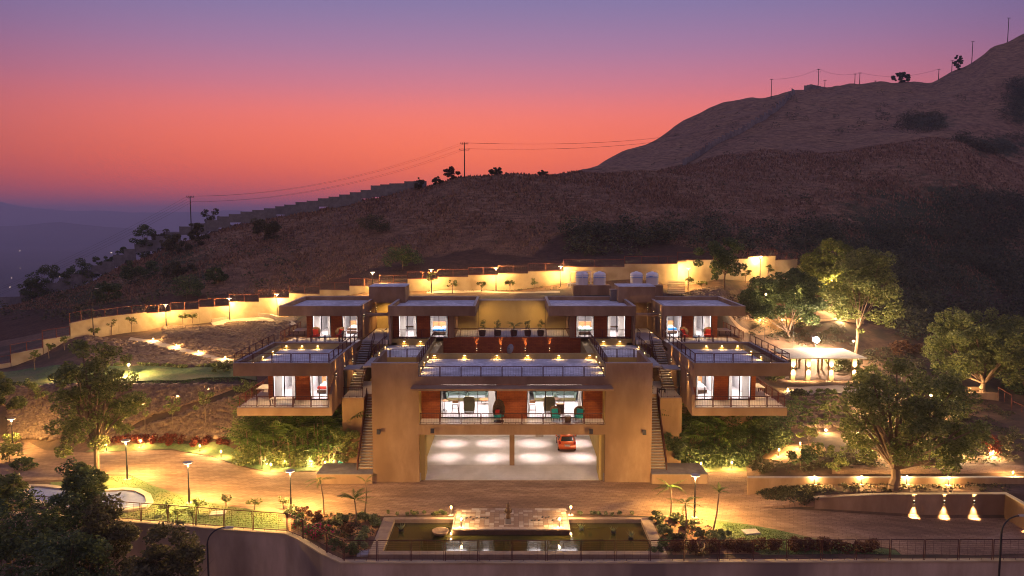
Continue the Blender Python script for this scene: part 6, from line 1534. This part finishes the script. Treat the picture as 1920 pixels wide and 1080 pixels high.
SAP = [(178,612,597,'first young tree before the left end of the back wall',104),(178,652,617,'thin lit young tree on the soil right of the wall corner',99),(210,630,600,'young tree against the wall, left of the first back lamp',103),(247,622,596,'wispy young tree against the wall near the first back lamp',104),(343,606,588,'young plant on the cream wall right of the first back lamp',108),
       (361,605,590,'thin young plant third right of the first back lamp',110),(121,655,632,'young plant below the wall corner at far left',94),(92,672,645,'small young plant along the left wall foot',92),(66,695,660,'sparse young tree at the far left of the lawn',89),
       (809,548,512,'young tree climbing beside the lamp left of the patio',103),(848,549,527,'bushy young plant behind the upper inner left pavilion',101),(902,548,529,'young plant above the left part of the patio wall',101),(956,547,527,'young plant above the middle of the patio wall',101),(1003,546,523,'young plant above the right part of the patio wall',101),
       (1290,549,520,'young plant beside the lamp right of the tanks',103),(1316,545,528,'small young plant against the wall right of the tanks',104),(1398,530,508,'faint young tree before the wall between slender tree and lamp',106),(1440,528,498,'thin young tree before the wall under the right lamp',108)]
for px, pb, pt, lab, Y in SAP: sapling(px, pb, pt, lab, 'mid' if px % 2 else 'yellowish', 150, .55, Y)
for px, pb, pt, lab in ((272,815,752,'young tree with round crown on the dark slope, left of three'),(324,812,745,'young tree with pale trunk on the dark slope, middle of three'),(386,810,738,'young tree on the dark slope, right of three near the balcony'),(78,775,728,'young tree with lit pale trunk left of the big tree'),(55,756,715,'thin young tree on the slope at far left'),(31,845,815,'small lit tree beside the far left lamp post'),
                        (460,850,770,'young tree with dark foliage below the lower left balcony'),(1555,790,752,'young tree on the planted slope right of the lower balcony'),(1515,850,805,'thin bare young tree behind the sandy mound'),(1520,868,832,'spindly young tree right of the sandy mound')):
    sapling(px, pb, pt, lab, 'mid', 300, .75)
for px, pb, pt, lab in ((313,966,944,'pale leaved small plant on the lawn left of the second lamp'),(333,978,958,'dark small plant on the lawn by the fence'),(373,965,938,'leafy small plant just right of the lawn lamp post'),(424,952,932,'small plant on the lawn edge, left of two'),(477,958,936,'small plant on the lawn edge, right of two'),(532,955,935,'small white flowered plant left of the flower bed lamp'),(362,990,955,'dark small tree behind the fence near the lawn lamp')):
    sapling(px, pb, pt, lab, 'bed' if px in (313, 424, 532) else 'mid', 130, .42, size=.2)
# hedges and beds
strip_leaves('hedge', 'red leaved hedge along the foot of the dark slope beside the drive', 'hedge', [on(190, 832), on(260, 829), on(330, 829), on(430, 834)], .5, .62, 5200, .2, 'red', 1)
strip_leaves('hedge', 'low dark hedge at the back edge of the left lawn', 'hedge', [on(140, 688), on(240, 687), on(330, 690), on(430, 691)], .35, .4, 2600, .22, 'mid', 2)
strip_leaves('hedge', 'reddish brown hedge behind the fence right of the pond', 'hedge', [(10.9, 50.5, 0), (14, 50.5, 0), (18, 50.6, 0), (25, 50.7, 0)], .6, .75, 9000, .17, 'brown', 3)
strip_leaves('low_hedge', 'low green edging behind the pond, left of the deck', 'hedge', [at_z(722, 966, 0), at_z(780, 965.5, 0), at_z(838, 965, 0)], .25, .28, 900, .12, 'mid', 4)
strip_leaves('low_hedge', 'low green edging behind the pond, right of the deck', 'hedge', [at_z(1085, 964.5, 0), at_z(1130, 965, 0), at_z(1185, 965.5, 0)], .25, .28, 900, .12, 'bed', 5)
leafball('flowering_shrub', 'shrub with crimson blossoms behind the fence in the left flower bed', 'shrub', at_z(557, 990, 0), .8, .6, .6, 1100, .18, 'mid', 71, flowers=('crimson', 170))
leafball('flowering_shrub', 'shrub with magenta blossoms at the fence nearest the left pond corner', 'shrub', at_z(606, 1012, 0), .8, .6, .6, 1000, .18, 'scrub', 72, flowers=('magenta', 220))
leafball('flowering_shrub', 'small dark shrub with a few magenta blossoms between the two brighter ones', 'shrub', at_z(583, 1004, 0), .55, .5, .5, 600, .17, 'dark', 73, flowers=('magenta', 60))
BUSH = [(545,962,'bed','pale yellow green shrub around the foot of the flower bed lamp post'),(570,965,'brown','bronze leaved shrub right of the flower bed lamp post'),(590,972,'brown','bronze shrub left of the thin tall palm'),(615,985,'scrub','olive shrub in the middle of the left flower bed'),(640,978,'bed','pale leaved bush in front of the thin tall palm'),(650,1000,'brown','brown shrub in the middle of the left bed'),(685,975,'bed','bright variegated bush at the back left of the pond'),
        (703,982,'bed','bright variegated bush touching the left pond coping'),(680,1005,'bed','variegated bush half way down the left pond coping'),(672,1025,'bed','spreading pale bush near the front left pond corner'),(630,1025,'dark','dark rounded bush at the angle of the fence'),(655,1035,'dark','dark low bush just left of the front pond corner'),
        (1232,975,'bed','leafy bush at the back right corner of the pond'),(1245,1000,'bed','pale bush halfway down the right pond coping'),(1268,975,'bed','bright bush left of the right lamp post'),(1290,985,'bed','bright bush in front of the right lamp post'),(1318,1005,'bed','pale bush right of the drooping palm'),(1340,1012,'bed','low bright bush at the foot of the leaning palm'),(1250,1025,'dark','dark spiky bush at the front right pond corner'),(1275,1015,'scrub','dull bush behind the right hedge, near the pond'),(1360,1008,'bed','low pale bush at the edge of the right lawn'),(1232,1040,'dark','dark bush hugging the front right end of the pond')]
for i, (px, py, m, lab) in enumerate(BUSH):
    q = at_z(px, py+5, 0); q = (q[0], max(q[1], wallY(q[0])+1.0), 0); leafball('garden_shrub', lab, 'shrub', q, .62, .5, .42, 560, .24 if m == 'bed' else .18, m, 100+i, k=10)
B2_ = [(18,868,'mid',1.4,1.0,'rounded green bush on the far left roadside'),(755,505,'dark',3.2,1.8,'dark spreading bush behind the cream wall above the left stair head'),(350,560,'dark',3.0,2.2,'dark bush on the slope behind the cream wall at left'),
       (700,440,'scrub',3.0,2.0,'olive bush low on the hill above the left stair head'),(1500,880,'dark',1.3,1.0,'dark spiky bush beside the start of the low garden wall'),(1425,890,'scrub',.9,.8,'bristly bush at the corner of the right lawn and drive'),(1610,862,'mid',1.5,1.1,'bush behind the garden wall left of the broad tree'),
       (1560,880,'mid',1.2,.9,'leafy bush behind the low garden wall, third path light side'),(1720,880,'mid',1.2,.9,'bush behind the garden wall right of the tree trunk'),(1862,855,'red',1.0,.9,'orange red lit shrub at the right edge'),(1890,850,'scrub',1.3,1.2,'flowering bare shrub at the right edge'),(1500,745,'scrub',.9,.5,'bare twiggy shrub beside the gazebo path'),
       (1590,700,'bed',1.6,1.0,'lit frangipani like shrub at the right corner of the gazebo'),(1630,722,'mid',1.8,1.1,'lit bush right of the gazebo steps'),(1455,718,'mid',1.2,.8,'green bush left of the gazebo base'),(1745,755,'mid',2.0,1.4,'bush below the seated person'),(1780,790,'dark',2.0,1.5,'dark bush on the slope below the planter'),(1560,690,'mid',.8,.6,'small bush inside the view between gazebo columns'),
       (1700,665,'brown',2.4,1.0,'brown spreading bush on the slope above the gazebo'),(420,700,'mid',1.4,.7,'low bush at the right end of the left lawn'),(45,880,'dark',1.2,.5,'low dark bush at the roadside bend'),(463,745,'mid',1.2,.9,'bush beside the lower left balcony')]
for i, (px, py, m, rx, rz, lab) in enumerate(B2_):
    q = on(px, py); leafball('shrub', lab, 'shrub', q, rx, rx*.8, rz, int(700*rx), .3 if rx > 1.5 else .22, m, 200+i, k=int(10+rx*6))
# pond plants
for px, py, lab in ((752,996,'grassy water plant in a dark pot, left half of the pond'),(1090,994,'leafy water plant at the right corner of the deck'),(1183,1010,'small water plant in a pot, right half of the pond'),(1150,1000,'low reed tuft in the right half of the pond')):
    q = at_z(px, py, .06); t = worldthing('water_plant', lab, 'water plant', q); g = MB(); r = random.Random(px)
    for k in range(46):
        a = r.uniform(0, 6.28); L = r.uniform(.25, .6); e = (L*.7*math.cos(a), L*.7*math.sin(a), L); w = .03; g.add([(-w*math.sin(a), w*math.cos(a), .05), (w*math.sin(a), -w*math.cos(a), .05), e], [(0, 1, 2)])
    g.build('leaves', LM['bed'], t, local=True); g = MB(); g.lathe([(.16, -.05), (.2, .12)], 10); g.build('pot', M['black'], t, local=True)
# trees on the ridge and the far hill
SK = [(272,470,430,186,2.6,'dark tree with broken crown rising above the ridge at left','dark'),(305,462,438,188,2.2,'wispy tree on the ridge right of the broken crowned tree','scrub'),(232,490,470,186,2.4,'dark rounded tree on the ridge below the broken crowned tree','dark'),(190,505,486,184,1.8,'small feathery tree on the lower ridge','dark'),
      (145,530,498,182,3.0,'spreading dark tree on the lower left ridge','dark'),(95,545,505,180,3.4,'wide dark tree farthest down the left ridge','dark'),(60,555,520,178,2.6,'dark bushy tree at the low left end of the ridge','dark'),(395,415,396,192,1.6,'sparse small tree behind the ridge wall right of the left pole','scrub'),(372,445,424,176,2.0,'scrubby tree in front of the ridge wall','scrub'),
      (330,470,445,172,2.6,'scrubby tree on the slope below the ridge wall','scrub'),(785,345,335,179,.8,'small bush on the crest left of the tall pole','scrub'),(846,336,329,178,1.7,'low dense bush on the crest beside the tall pole','brown'),(930,330,325,180,1.2,'low bush on the crest right of the tall pole','scrub'),(1018,327,321,186,.9,'spiky bush on the crest farther right','scrub'),(820,338,334,178,1.0,'low bush just left of the crest bush','scrub'),
      (1691,156,143,436,3.6,'dark bushy tree on the far crest','dark'),(1797,112,106,433,1.6,'tiny tree leaning on the steep right skyline','dark'),(500,445,415,165,2.8,'dull green tree on the slope below the ridge wall','scrub'),(340,545,520,150,2.6,'dark tree low on the left slope','scrub'),(265,545,515,155,3.0,'dark tree low on the left slope below the pole','dark'),(200,560,535,140,2.2,'dark bush on the lower left slope','dark'),(408,545,525,140,1.8,'small dark bush above the left part of the cream wall','dark')]
for i, (px, pb, pc, Y, rr, lab, m) in enumerate(SK):
    c = at_y(px, pc, Y); x = c[0]; zb3 = min(float(H(x, Y)), c[2]-rr*.3); hgt = c[2]-zb3; rzz = max(rr*.8, hgt*.62); tree(lab, (x, Y, zb3), (x, Y, zb3+rzz*.95), rr*1.35, rr, rzz, 30, int(1500*min(rr, 2.5)), .36 if Y < 300 else .7, m, .1+.02*rr, 301+i, .4, rmin=.14, rmax=.34, low=-1)
# ---------------------------------------------------------------- uncountable ground cover
def scatter(n, pxr, Yr, cond=None, seed=0):
    r = np.random.default_rng(seed); u = r.uniform(*pxr, n); y = Yr[0]*(Yr[1]/Yr[0])**r.random(n); X = (u-960)/F*y
    if cond is not None: k = cond(u, y, X); u, y, X = u[k], y[k], X[k]
    return X, y, H(X, y), u
def lip(u): return np.interp(u, lip_px, lip_py)
def pyof(X, Y, Z): return proj_y(np.stack([X, Y, Z], 1))
X, Y, Z, U = scatter(150000, (-60, 1990), (114, 290), seed=3)
PY = pyof(X, Y, Z); k = (PY < lip(U)+4); X, Y, Z = X[k], Y[k], Z[k]; n = len(X); r = np.random.default_rng(9)
a = r.uniform(0, 6.28, n); h = (.18+.30*r.random(n))*np.clip(Y/170, .8, 1.5)*(.6+1.0*np.clip(vnoise(X, Y, .12, 6)+.5, 0, 1)); w = h*.55
V_ = np.stack([np.stack([X-w*np.cos(a), Y-w*np.sin(a), Z-.1], 1), np.stack([X+w*np.cos(a), Y+w*np.sin(a), Z-.1], 1), np.stack([X+r.normal(size=n)*.25*h, Y, Z+h], 1)], 1).reshape(-1, 3)
npmesh('dry_grass', V_, np.arange(3*n).reshape(n, 3), LM['straw'], kind='stuff')['label'] = 'dry straw coloured grass covering the hill'
# scrub patches on the hills
C = []; R = []
def patch(n, px0, px1, py0, py1, lo, s0, s1, seed):
    r = np.random.default_rng(seed)
    for _ in range(n):
        q = on(r.uniform(px0, px1), r.uniform(py0, py1), lo); C.append((q[0], q[1], q[2]+.5)); R.append(r.uniform(s0, s1))
patch(60, 1690, 1765, 215, 250, 250, 2.0, 4.0, 1); patch(60, 1790, 1915, 255, 300, 255, 2.0, 3.6, 2); patch(40, 1880, 1925, 150, 240, 300, 3, 5, 3)
patch(40, 1400, 1900, 170, 250, 300, 1.2, 2.8, 4); patch(60, 1060, 1200, 425, 480, 114, .8, 1.8, 5); patch(40, 300, 560, 440, 560, 114, .7, 1.6, 6); patch(70, 0, 300, 520, 600, 114, 1.0, 2.2, 7); patch(60, 700, 1400, 350, 460, 114, .3, .8, 8); patch(50, 1250, 1700, 300, 430, 114, .6, 1.5, 9); patch(30, 1180, 1500, 200, 320, 250, .8, 2.2, 10)
C = np.array(C); R = np.array(R); V_, F_ = leaves(C, R, 34000, .55, 77); npmesh('hill_scrub', V_, F_, LM['scrub'], kind='stuff')['label'] = 'scattered scrub on the hill slopes'
C = []; R = []
patch(120, 1660, 1960, 430, 620, 112, 1.8, 3.6, 11); patch(70, 1500, 1720, 430, 540, 118, 1.4, 2.8, 12); patch(70, 1060, 1520, 430, 478, 118, 1.2, 2.4, 13); patch(50, 1780, 1960, 380, 450, 130, 2, 4, 14); patch(40, 1680, 1760, 560, 640, 104, 1.2, 2.2, 15)
C = np.array(C); R = np.array(R); C[:, 2] += R*.5; V_, F_ = leaves(C, R, 60000, .48, 78); npmesh('woodland', V_, F_, LM['wood'], kind='stuff')['label'] = 'dark scrub woodland filling the hollow at right'
# rubble on the pitched slopes
def rocks(name, label, regions, seed, m, smin=.12, smax=.32):
    r = np.random.default_rng(seed); base = np.array([(-1,-1,-1),(1,-1,-1),(1,1,-1),(-1,1,-1),(-.7,-.7,.8),(.7,-.7,.8),(.7,.7,.8),(-.7,.7,.8)], float)
    fc = np.array([(0,3,2,1),(4,5,6,7),(0,1,5,4),(1,2,6,5),(2,3,7,6),(3,0,4,7)]); VV = []; FF = []; b = 0
    for (n, p0, p1, y0, y1, cond) in regions:
        u = r.uniform(p0, p1, n); y = r.uniform(y0, y1, n); X = (u-960)/F*y; Z = H(X, y); PYY = pyof(X, y, Z); k = cond(u, y, PYY)
        for x_, y_, z_ in zip(X[k], y[k], Z[k]):
            s = r.uniform(smin, smax); v = base*(1+r.uniform(-.35, .35, (8, 3)))*s*np.array([1.3, 1, .6]); a = r.uniform(0, 6.28); c_, s_ = math.cos(a), math.sin(a)
            VV.append(v @ np.array([[c_, -s_, 0], [s_, c_, 0], [0, 0, 1]])+(x_, y_, z_+s*.15)); FF.append(fc+b); b += 8
    o = npmesh(name, np.vstack(VV), np.vstack(FF), m, kind='stuff'); o['label'] = label; return o
rocks('rubble', 'loose rubble stones on the garden slopes', [(7000, 0, 470, 74.5, 81, lambda u, y, q: (q > 722) & (q < 822) & ~((np.abs(q-(800-(u-232)*.33)) < 9) & (u > 225))), (6500, 300, 540, 94, 111, lambda u, y, q: (q > 604+(u < 420)*8) & (q < 690) & (q < 640+(u-290)*.26)), (2600, 150, 420, 88, 100, lambda u, y, q: (q > 650+(u-290)*.26) & (q < 686)),
      (3800, 1470, 1640, 74.5, 84, lambda u, y, q: (q > 742) & (q < 832)), (1500, 1300, 1520, 94, 104, lambda u, y, q: (q > 540) & (q < 600))], 5, M['stone'])
# terraced rows of low plants on the right slope
for j in range(9):
    yy = 74.8+j*1.05; strip_leaves('planted_row', 'low planted row on the terraced slope right of the lower wing, '+['lowest','second lowest','third','fourth','middle','fourth from the top','third from the top','second from the top','topmost'][j], 'plant row', [(at_y(1478, 800, yy)[0], yy, 0), (at_y(1560, 800, yy)[0], yy, 0), (at_y(1600, 800, yy)[0], yy, 0)], .35, .42, 1900, .18, 'mid', 400+j)
# loose leaves and low cover in the beds, on the bank and in the planter
C = []; R = []
def gpatch(n, poly, s0, s1, seed):
    r = np.random.default_rng(seed); xs_ = [q[0] for q in poly]; ys_ = [q[1] for q in poly]; c = 0
    while c < n:
        a, b = r.uniform(min(xs_), max(xs_)), r.uniform(min(ys_), max(ys_)); ins = False; j = len(poly)-1
        for i in range(len(poly)):
            if (poly[i][1] > b) != (poly[j][1] > b) and a < (poly[j][0]-poly[i][0])*(b-poly[i][1])/(poly[j][1]-poly[i][1])+poly[i][0]: ins = not ins
            j = i
        if ins: q = on(a, b); C.append(q); R.append(r.uniform(s0, s1)); c += 1
gpatch(260, [(1402,912),(1530,912),(1530,944),(1440,938)], .25, .5, 21); gpatch(150, [(1405,915),(1530,910),(1700,910),(1890,908),(1900,922),(1530,926),(1440,935)], .2, .45, 1); gpatch(140, [(1420,870),(1500,865),(1600,845),(1900,850),(1900,872),(1560,880),(1430,890)], .3, .7, 2)
gpatch(120, [(550,965),(700,968),(716,975),(688,1040),(640,1035),(560,995)], .25, .5, 3); gpatch(80, [(1228,978),(1310,975),(1360,1010),(1400,1030),(1262,1038)], .2, .4, 4); gpatch(160, [(1420,600),(1580,612),(1600,650),(1500,648),(1400,625)], .3, .7, 5)
gpatch(120, [(790,541),(1050,538),(1060,545),(790,549)], .15, .35, 6); gpatch(60, [(1270,552),(1400,545),(1380,572),(1290,572)], .2, .5, 7); gpatch(200, [(1600,740),(1900,760),(1900,850),(1600,840)], .4, .9, 8); gpatch(120, [(1610,660),(1710,640),(1760,680),(1650,720)], .3, .8, 9); gpatch(120, [(0,725),(150,722),(260,790),(180,830),(0,815)], .15, .4, 10); gpatch(60, [(640,880),(480,880),(455,865),(660,868)], .15, .35, 11)
C = np.array(C); R = np.array(R); V_, F_ = leaves(C, R, 52000, .2, 79, flat=.6); npmesh('ground_cover', V_, F_, LM['scrub'], kind='stuff')['label'] = 'low leafy ground cover in beds and on banks'
# grass blades on the lawns
def blades(n, poly, seed, hh=.12):
    r = np.random.default_rng(seed); pts = []; xs_ = [q[0] for q in poly]; ys_ = [q[1] for q in poly]; A = r.uniform(min(xs_), max(xs_), n*2); B = r.uniform(min(ys_), max(ys_), n*2); ins = np.zeros(n*2, bool); j = len(poly)-1
    for i in range(len(poly)):
        dy = (poly[j][1]-poly[i][1]) or 1e-9; ins ^= ((poly[i][1] > B) != (poly[j][1] > B)) & (A < (poly[j][0]-poly[i][0])*(B-poly[i][1])/dy+poly[i][0]); j = i
    return A[ins][:n], B[ins][:n]
BX = []; BY = []
for n, poly in ((9000, [(190,895),(245,895),(292,916),(361,939),(480,960),(545,968),(510,992),(322,980),(200,968),(292,945),(270,922)]), (7000, [(1345,978),(1400,986),(1456,996),(1553,1018),(1678,1033),(1560,1040),(1430,1040),(1375,1010)]), (5000, [(165,848),(320,843),(430,866),(508,885),(640,880),(560,864),(410,834),(180,841)]), (2500, [(1268,882),(1398,882),(1396,868),(1265,864)])):
    A, B = blades(n, poly, len(BX)); wx = [at_z(a, b, 0)[:2] for a, b in zip(A, B)]; BX += [q[0] for q in wx]; BY += [q[1] for q in wx]
r = np.random.default_rng(4); N2 = 9000; yb_ = r.uniform(80.5, 88, N2); ub_ = r.uniform(-40, 475, N2); BX += list((ub_-960)/F*yb_); BY += list(yb_)
X = np.array(BX); Y = np.array(BY); Z = H(X, Y)+.02; n = len(X); a = r.uniform(0, 6.28, n); h = r.uniform(.025, .08, n)+(Y > 79)*.07; w = h*.5
V_ = np.stack([np.stack([X-w*np.cos(a), Y-w*np.sin(a), Z], 1), np.stack([X+w*np.cos(a), Y+w*np.sin(a), Z], 1), np.stack([X+r.normal(size=n)*.05, Y, Z+h], 1)], 1).reshape(-1, 3)
npmesh('lawn_blades', V_, np.arange(3*n).reshape(n, 3), LM['grass'], kind='stuff')['label'] = 'short grass blades on the lawns'

g = MB(); r = random.Random(12)
for i in range(9):
    px = r.uniform(5, 230); py = r.uniform(470, 545); q = at_z(px, py, -138)
    w = q[1]*.0006*r.uniform(.5, 1.2); g.box(q[0]-w, q[0]+w, q[1]-w, q[1]+w, -138, -138+w*1.2)
g.build('valley_lights', emis('distant_town_light', (1, .75, .5), 2.2), kind='stuff')['label'] = 'scattered town lights far down in the hazy valley'
